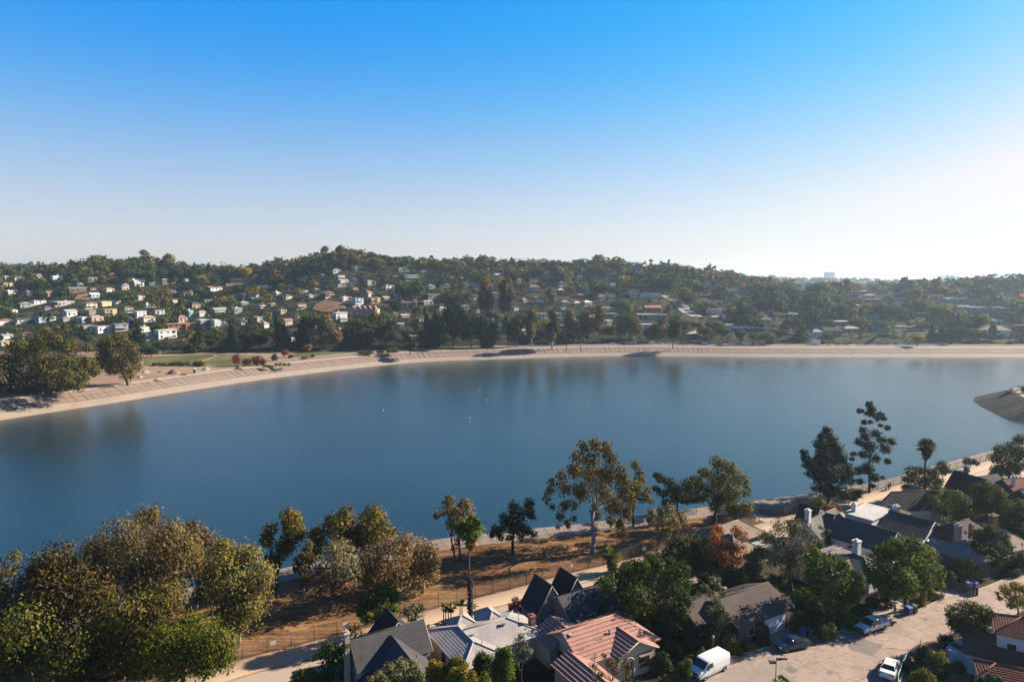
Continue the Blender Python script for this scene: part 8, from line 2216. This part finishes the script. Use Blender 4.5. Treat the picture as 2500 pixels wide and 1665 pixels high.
# ------------------------------------------------------------------ people
def person(name, loc, rz, label, shirt, trousers, hair=(.03, .02, .015), stride=.28, lean=0.0):
    root = empty(name, loc, rz, label=label, cat='person')
    def skin_obj(nm, V, E_, R, mat, sub=1):
        me = bpy.data.meshes.new(nm); me.from_pydata(V, E_, []); me.materials.append(mat)
        o = link(nm, me, root)
        md = o.modifiers.new('skin', 'SKIN'); md.use_smooth_shade = True
        for i, r_ in enumerate(R): me.skin_vertices[0].data[i].radius = (r_, r_)
        me.skin_vertices[0].data[0].use_root = True
        ss = o.modifiers.new('sub', 'SUBSURF'); ss.levels = sub; ss.render_levels = sub
        return o
    S = stride
    skinm = surf('skin', (.42, .26, .18), (.38, .23, .16), 4, .6)
    V = [(0, 0, .95), (lean * .4, 0, 1.15), (lean, 0, 1.40), (lean, 0, 1.52), (lean, 0, 1.66),
         (0, .10, .90), (S, .11, .50), (S * .9, .11, .08), (S * .9 + .17, .11, .04), (0, -.10, .90), (-S * .5, -.11, .50), (-S * 1.3, -.11, .10), (-S * 1.3 + .16, -.11, .05),
         (lean, .20, 1.40), (lean - .16, .25, 1.12), (lean - .06, .25, .88), (lean + .02, .25, .78), (lean, -.20, 1.40), (lean + .14, -.25, 1.12), (lean + .30, -.24, .95), (lean + .38, -.24, .90)]
    E_ = [(0, 1), (1, 2), (2, 3), (3, 4), (0, 5), (5, 6), (6, 7), (7, 8), (0, 9), (9, 10), (10, 11), (11, 12), (2, 13), (13, 14), (14, 15), (15, 16), (2, 17), (17, 18), (18, 19), (19, 20)]
    R = [.15, .14, .15, .06, .105, .10, .065, .045, .04, .10, .065, .045, .04, .07, .045, .035, .035, .07, .045, .035, .035]
    skin_obj('body', V, E_, R, skinm)
    skin_obj('shirt', [V[1], V[2], V[13], V[14], V[17], V[18], (0, 0, 1.0)], [(0, 1), (1, 2), (2, 3), (1, 4), (4, 5), (0, 6)], [.155, .165, .085, .06, .085, .06, .16], shirt)
    skin_obj('trousers', [V[0], V[5], V[6], V[7], V[9], V[10], V[11]], [(0, 1), (1, 2), (2, 3), (0, 4), (4, 5), (5, 6)], [.165, .115, .08, .06, .115, .08, .06], trousers)
    hm_ = surf('hair', hair, hair, 5, .8); q = MB(); q.lathe([(.118, 1.66), (.12, 1.72), (.09, 1.78), (.01, 1.8)], (lean - .015, 0, 0), 10); q.build('hair', hm_, root)
cl = {k: surf(k + ' cloth', c, c, 3, .9) for k, c in {'navy': (.03, .04, .09), 'black': (.02, .02, .02), 'blue': (.10, .22, .42), 'maroon': (.22, .06, .05), 'grey': (.2, .2, .2), 'white': (.6, .6, .6)}.items()}
a_ = math.radians(210)
person('person', P(2169, 1197, 6.12), a_, 'person in dark clothes walking on the footpath, left of the pair', cl['navy'], cl['black'])
person('person', P(2173, 1194, 6.12), a_, 'person in maroon top walking on the footpath, right of the pair', cl['maroon'], cl['black'], stride=.2)
person('person', P(2184, 1500, 6.09), math.radians(-40), 'person in blue shirt standing in shade by the blue bin', cl['blue'], cl['grey'], stride=.08)
root = empty('walking_dog', P(2163, 1197, 6.12), a_, label='small dark dog led by the walkers on the footpath', cat='dog')
me = bpy.data.meshes.new('body'); Vd = [(-.25, 0, .38), (0, 0, .40), (.25, 0, .42), (.36, 0, .55), (.50, 0, .56), (-.25, .08, .3), (-.3, .09, .02), (-.25, -.08, .3), (-.22, -.09, .02), (.22, .08, .3), (.28, .08, .02), (.22, -.08, .3), (.2, -.08, .02), (-.42, 0, .5)]
me.from_pydata(Vd, [(0, 1), (1, 2), (2, 3), (3, 4), (0, 5), (5, 6), (0, 7), (7, 8), (2, 9), (9, 10), (2, 11), (11, 12), (0, 13)], []); me.materials.append(cl['black'])
o = link('body', me, root); o.modifiers.new('skin', 'SKIN')
for i, r_ in enumerate([.11, .11, .13, .07, .06, .06, .025, .06, .025, .06, .025, .06, .025, .02]): me.skin_vertices[0].data[i].radius = (r_, r_)
ss = o.modifiers.new('sub', 'SUBSURF'); ss.levels = 1; ss.render_levels = 1

# ------------------------------------------------------------------ lake buoys and birds
M['buoy'] = surf('faded pink buoy', (.42, .20, .16), (.36, .18, .14), 3, .5)
bu = MB(); bu.lathe([(.02, -.3), (.26, -.2), (.36, .05), (.26, .3), (.12, .45), (.08, .75), (.01, .8)], (0, 0, 0), 12); bu_me = bu.mesh('buoy', [M['buoy']])
ri = MB(); ri.lathe([(.35, -.02), (.4, .05), (.35, .12)], (0, 0, 0), 12); ri_me = ri.mesh('ring', [M['buoy']])
for px, py, lab in [(935, 1003, 'pale buoy leftmost on the lake'), (1145, 1022, 'pale buoy nearest the camera, below the others'), (1187, 977, 'pinkish buoy centre left on the lake'), (1171, 955, 'tiny buoy above the centre-left pinkish one'), (1470, 953, 'pinkish buoy centre right on the lake'), (1434, 984, 'dark small buoy below the centre-right pinkish one'), (1823, 932, 'pinkish buoy upper of the right pair'), (1818, 951, 'pinkish buoy lower of the right pair')]:
    root = empty('buoy', P(px, py, .02), label=lab, cat='buoy', group='buoys on the lake'); link('float', bu_me, root); link('ring', ri_me, root)
def bird(px, py, Y, lab, s=1.0):
    p = W(px, py, Y); root = empty('bird', p, random.uniform(0, 6), label=lab, cat='bird', group='birds in the sky')
    q = MB()
    n = 7; sec = [(-.28, .01), (-.2, .05), (-.05, .07), (.1, .06), (.2, .045), (.25, .02), (.28, .005)]
    q.tube([(x * s, 0, 0) for x, _ in sec], [r_ * s for _, r_ in sec], 6)
    for k in (-1, 1):
        pts = [(.1, 0, .03), (.14, k * .3, .16), (.02, k * .62, .10), (-.06, k * .3, .12), (-.1, 0, .03)]
        q.prism([tuple(c_ * s for c_ in p_) for p_ in pts], (0, 0, .012))
    q.prism([(-.25 * s, -.02, 0), (-.42 * s, -.09 * s, 0), (-.42 * s, .09 * s, 0), (-.25 * s, .02, 0)], (0, 0, .01))
    q.build('body', M['black'], root)
bird(1208, 454, 260, 'highest dark bird in the sky left of centre', 1.0); bird(1478, 527, 260, 'dark bird on the right in the sky', .9); bird(1354, 531, 300, 'faint bird between the other two', .6)

# ------------------------------------------------------------------ far shore things
M['potty'] = surf('turquoise plastic', (.02, .30, .42), (.02, .26, .36), 2, .5)
b = P(475, 911, BANK_TOP + .02); root = empty('portable_toilet', b, .3, label='turquoise portable toilet on the far sandy bank', cat='toilet')
q = MB(); q.box((0, 0, 1.1), (1.2, 1.2, 2.2)); q.build('cabin', M['potty'], root); q = MB(); q.lathe([(.85, 2.2), (.7, 2.35), (.3, 2.45), (.02, 2.47)], (0, 0, 0), 8); q.build('roof', M['white'], root); q = MB(); q.box((0, -.62, 1.05), (.8, .04, 1.8)); q.build('door', M['potty'], root)
def pile(px, py, w, h, mat, lab):
    p = P(px, py, BANK_TOP); s = to_px(p)[2] / F_PX; r = random.Random(int(px)); q = MB(); n = 16
    vs = []
    for rr_, z in ((1, -.02), (.72, .35), (.4, .75), (.12, 1)):
        for k in range(n):
            a = 6.283 * k / n; u = rr_ * (1 + r.uniform(-.14, .14)); vs.append((u * w * s / 2 * math.cos(a), u * w * s / 2 * math.sin(a) * .8, z * h * s))
    q.add(vs, [(i * n + k, i * n + (k + 1) % n, (i + 1) * n + (k + 1) % n, (i + 1) * n + k) for i in range(3) for k in range(n)] + [tuple(3 * n + k for k in range(n))])
    q.build('soil_pile', mat, None, p, label=lab, cat='soil pile')
M['pile_grey'] = dirt_mat('grey gravel heap', (.20, .15, .12), (.26, .20, .16), (.32, .25, .2), .5); M['pile_white'] = dirt_mat('pale rubble', (.42, .36, .3), (.5, .43, .37), (.56, .5, .44), .8)
pile(424, 912, 34, 11, M['pile_grey'], 'tallest grey gravel pile on the far sandy bank'); pile(393, 909, 18, 4, M['pile_grey'], 'low dark pile left of the tallest gravel pile'); pile(355, 909, 22, 5, M['pile_white'], 'pale rubble pile near the rounded far shore gum')
pile(342, 922, 16, 6, M['pile_white'], 'whitest small heap at the foot of the rounded gum'); pile(503, 903, 20, 7, M['pile_white'], 'pale rubble right of the portable toilet'); pile(584, 900, 24, 8, M['pile_grey'], 'grey pile at the right end of the work site'); pile(448, 915, 20, 3, M['bark_dark'], 'dark flat debris heap left of the portable toilet'); pile(385, 927, 20, 4, M['pile_white'], 'low yellowish heap nearest the slab joints')
# cars on the far shore road
fc = MB()
def far_car_mesh(kind, pm):
    q = MB()
    if kind == 'car':
        loft(q, [(-2.2, .4, .85, .75, .7), (-1.5, .3, 1.0, .88, .8), (1.2, .3, .95, .88, .8), (2.1, .35, .75, .8, .7)], 0); loft(q, [(-1.5, .95, 1.0, .75, .7), (-.9, .95, 1.42, .78, .6), (.3, .95, 1.42, .78, .6), (1.0, .9, .95, .75, .7)], 1); loft(q, [(-.95, 1.4, 1.46, .62, .58), (.32, 1.4, 1.46, .62, .58)], 0)
    elif kind == 'van':
        loft(q, [(-2.6, .4, 2.0, .95, .85), (1.2, .35, 2.05, 1.0, .88), (1.9, .35, 1.2, .95, .85), (2.6, .4, 1.0, .85, .75)], 0); q.box((1.62, 0, 1.68), (.5, 1.7, .5), 1)
    elif kind == 'lorry':
        q.box((-1.5, 0, 2.0), (6.2, 2.4, 2.8), 0); loft(q, [(1.7, .5, 2.3, 1.1, 1.0), (2.9, .5, 2.2, 1.1, 1.0), (3.6, .5, 1.3, 1.05, .95), (3.9, .6, 1.1, 1.0, .9)], 0); q.box((3.2, 0, 1.95), (.7, 2.1, .5), 1)
    for x in (-1.35, 1.35):
        for s in (-1, 1): q.tube([(x, s * .7, .33), (x, s * .92, .33)], .33, 8, 2)
    return q.mesh(kind, [pm, M['glass'], M['black']])
fcm = {}
PM = {'white': M['p_white'], 'black': M['p_black'], 'silver': M['p_silver'], 'red': paint('red car paint', (.30, .03, .03)), 'blue': paint('blue car paint', (.05, .09, .22)), 'grey': paint('grey car paint', (.12, .12, .13))}
cars = [(1297, 'car', 'white'), (1346, 'van', 'white'), (1495, 'car', 'white'), (1520, 'car', 'grey'), (1544, 'van', 'silver'), (1590, 'van', 'white'), (1612, 'car', 'silver'), (1633, 'car', 'white'), (1653, 'car', 'silver'), (1673, 'car', 'white'), (1700, 'car', 'blue'), (1718, 'van', 'silver'), (1735, 'car', 'white'), (1757, 'car', 'grey'), (1788, 'car', 'white'), (1803, 'car', 'black'), (1819, 'van', 'silver'), (1840, 'car', 'red'), (1857, 'car', 'black'), (1872, 'car', 'black'), (1986, 'lorry', 'white'), (2022, 'car', 'silver'), (2045, 'car', 'grey'), (2065, 'car', 'black'), (2098, 'car', 'silver'), (2113, 'car', 'blue'), (2132, 'car', 'white'), (2150, 'car', 'grey'), (2165, 'car', 'black'), (2185, 'car', 'red'), (2199, 'car', 'white'), (2214, 'car', 'black'), (2225, 'car', 'silver'), (2236, 'car', 'blue'), (2249, 'car', 'white'), (2262, 'car', 'silver'), (2273, 'car', 'white'), (2284, 'car', 'white'), (2296, 'car', 'silver'), (2308, 'car', 'white'), (2333, 'car', 'white')]
rl = lift(offset_line(WLs, 34.3), BANK_TOP + .06)
rpx = [to_px(p)[0] for p in rl]
usedc = {}
for i, (x, kind, colr) in enumerate(cars):
    j = min(range(len(rpx)), key=lambda k: abs(rpx[k] - x)); p = rl[j]; q = rl[min(j + 1, len(rl) - 1)]; o_ = rl[j - 1]
    d = q - o_; t = (x - rpx[j - 1]) / max(1e-3, rpx[min(j + 1, len(rl) - 1)] - rpx[j - 1]); pos = o_.lerp(q, t)
    if (kind, colr) not in fcm: fcm[(kind, colr)] = far_car_mesh(kind, PM[colr])
    l = min(LAND, key=lambda L: abs(L[0] - x) * 1.0 + abs(L[1] - 815) * .6)
    prev = cars[i - 1][2] + ' ' + cars[i - 1][1] if i else ''
    lab = f"{colr} {kind} parked on the far shore road below the {l[2]}"
    if lab in usedc or len(lab.split()) > 16:
        lab = f"{colr} {kind} on the far road right of a {prev}, below the {l[2]}"
    while lab in usedc: lab = lab.replace('below the', 'beside more cars under the') if 'beside more' not in lab else lab + ' again'
    usedc[lab] = 1
    lab = ' '.join(lab.split()[:16])
    o = link('parked_' + kind, fcm[(kind, colr)], None, pos); o.rotation_euler = (0, 0, math.atan2(d.y, d.x) + (math.pi if i % 3 else 0)); setp(o, lab, 'lorry' if kind == 'lorry' else kind, 'vehicles parked on the far shore road')
# light poles on the far road
lp = MB(); lp.tube([(0, 0, 0), (0, 0, 8), (0, 1.4, 8.6)], [.12, .09, .05], 5); lpm = lp.mesh('pole', [M['post']])
for x, lab in [(1289, 'street light pole left of the parked white van on the far road'), (1472, 'street light pole left of the pink and white house'), (1753, 'street light pole right of the lower street bend'), (1959, 'street light pole just left of the white lorry'), (2062, 'street light pole right of the white lorry')]:
    j = min(range(len(rpx)), key=lambda k: abs(rpx[k] - x)); p = rl[j]; root = empty('street_light', p + Vector((0, 3, 0)), label=lab, cat='street light', group='street lights on the far shore road'); link('pole', lpm, root)
    q = MB(); q.box((0, 1.5, 8.6), (.2, .7, .12)); q.build('lamp', M['white'], root)
# peninsula bushes and structure
for (bx, by, w_, h_, lf, lab) in [(2488, 952, 5, 9, 'leaf_mid', 'round bush on the right-hand peninsula'), (2502, 962, 8, 20, 'leaf_dark', 'dark bush cut by the right edge on the peninsula'), (2468, 958, 6, 5, 'leaf_tan', 'low dry bush on the peninsula top')]:
    far_hero('shore_bush', (bx, by), [(bx, by - h_ * .6, w_), (bx + w_ * .5, by - h_ * .4, w_ * .8)], lf, lab, dens=1.4, seed=int(bx) + 400, cat='shrub', size=.35, trunk_r=.1)
b = P(2482, 955, 5.25); root = empty('stone_terrace', b, .4, label='pale low stone terrace on the right-hand peninsula', cat='terrace')
for i in range(3):
    q = MB(); q.box((i * 3.4 - 4, i * .6, .3 + i * .2), (3.0, 2.6, .6)); q.build('stone', M['pile_white'], root)
for i in range(6):
    q = MB(); q.tube([(-8 + i * 2.6, -3, 0), (-8 + i * 2.6, -3, 1.5)], .06, 4); q.build('fence_post', M['post'], root)
# shrubs edging the far bank
SE = [(395, 893, 30, 6, 'dark low shrubbery at the front of the meadow'), (440, 893, 26, 7, 'dark shrub patch in the middle front of the meadow'), (485, 893, 12, 9, 'rounded dark shrub right of the meadow front patch'), (690, 893, 26, 5, 'low dark hedge near the red shrubs by the bank'), (655, 896, 16, 4, 'low dark bush nearest the bank slabs')]
for bx, by, w_, h_, lab in SE:
    p = P(bx, by, BANK_TOP); dep = to_px(p)[2]; s = dep / F_PX
    far_hero('shore_bush', (bx, by), [(bx - w_ * .6, by - h_ * .5, h_), (bx - w_ * .2, by - h_ * .6, h_), (bx + w_ * .2, by - h_ * .5, h_), (bx + w_ * .6, by - h_ * .5, h_)], 'leaf_mid', lab, dens=1.2, seed=int(bx) + 500, cat='shrub', size=.5, trunk_r=.08, squash=.7)
# ------------------------------------------------------------------ haze, one closed box round the whole scene
hm = bpy.data.materials.new('haze'); hm.use_nodes = True
hm.node_tree.nodes.clear()
_o = hm.node_tree.nodes.new("ShaderNodeOutputMaterial"); _v = hm.node_tree.nodes.new("ShaderNodeVolumePrincipled")
_v.inputs['Color'].default_value = (0.62, 0.82, 1.0, 1)
_v.inputs['Density'].default_value = HAZE_DENSITY
_v.inputs['Anisotropy'].default_value = 0.45
hm.node_tree.links.new(_v.outputs[0], _o.inputs['Volume'])
hb = MB(); hb.box((0, 4200, (HAZE_TOP - 4) / 2), (34000, 9400, HAZE_TOP + 4))
hb.build('haze', hm, kind='stuff')
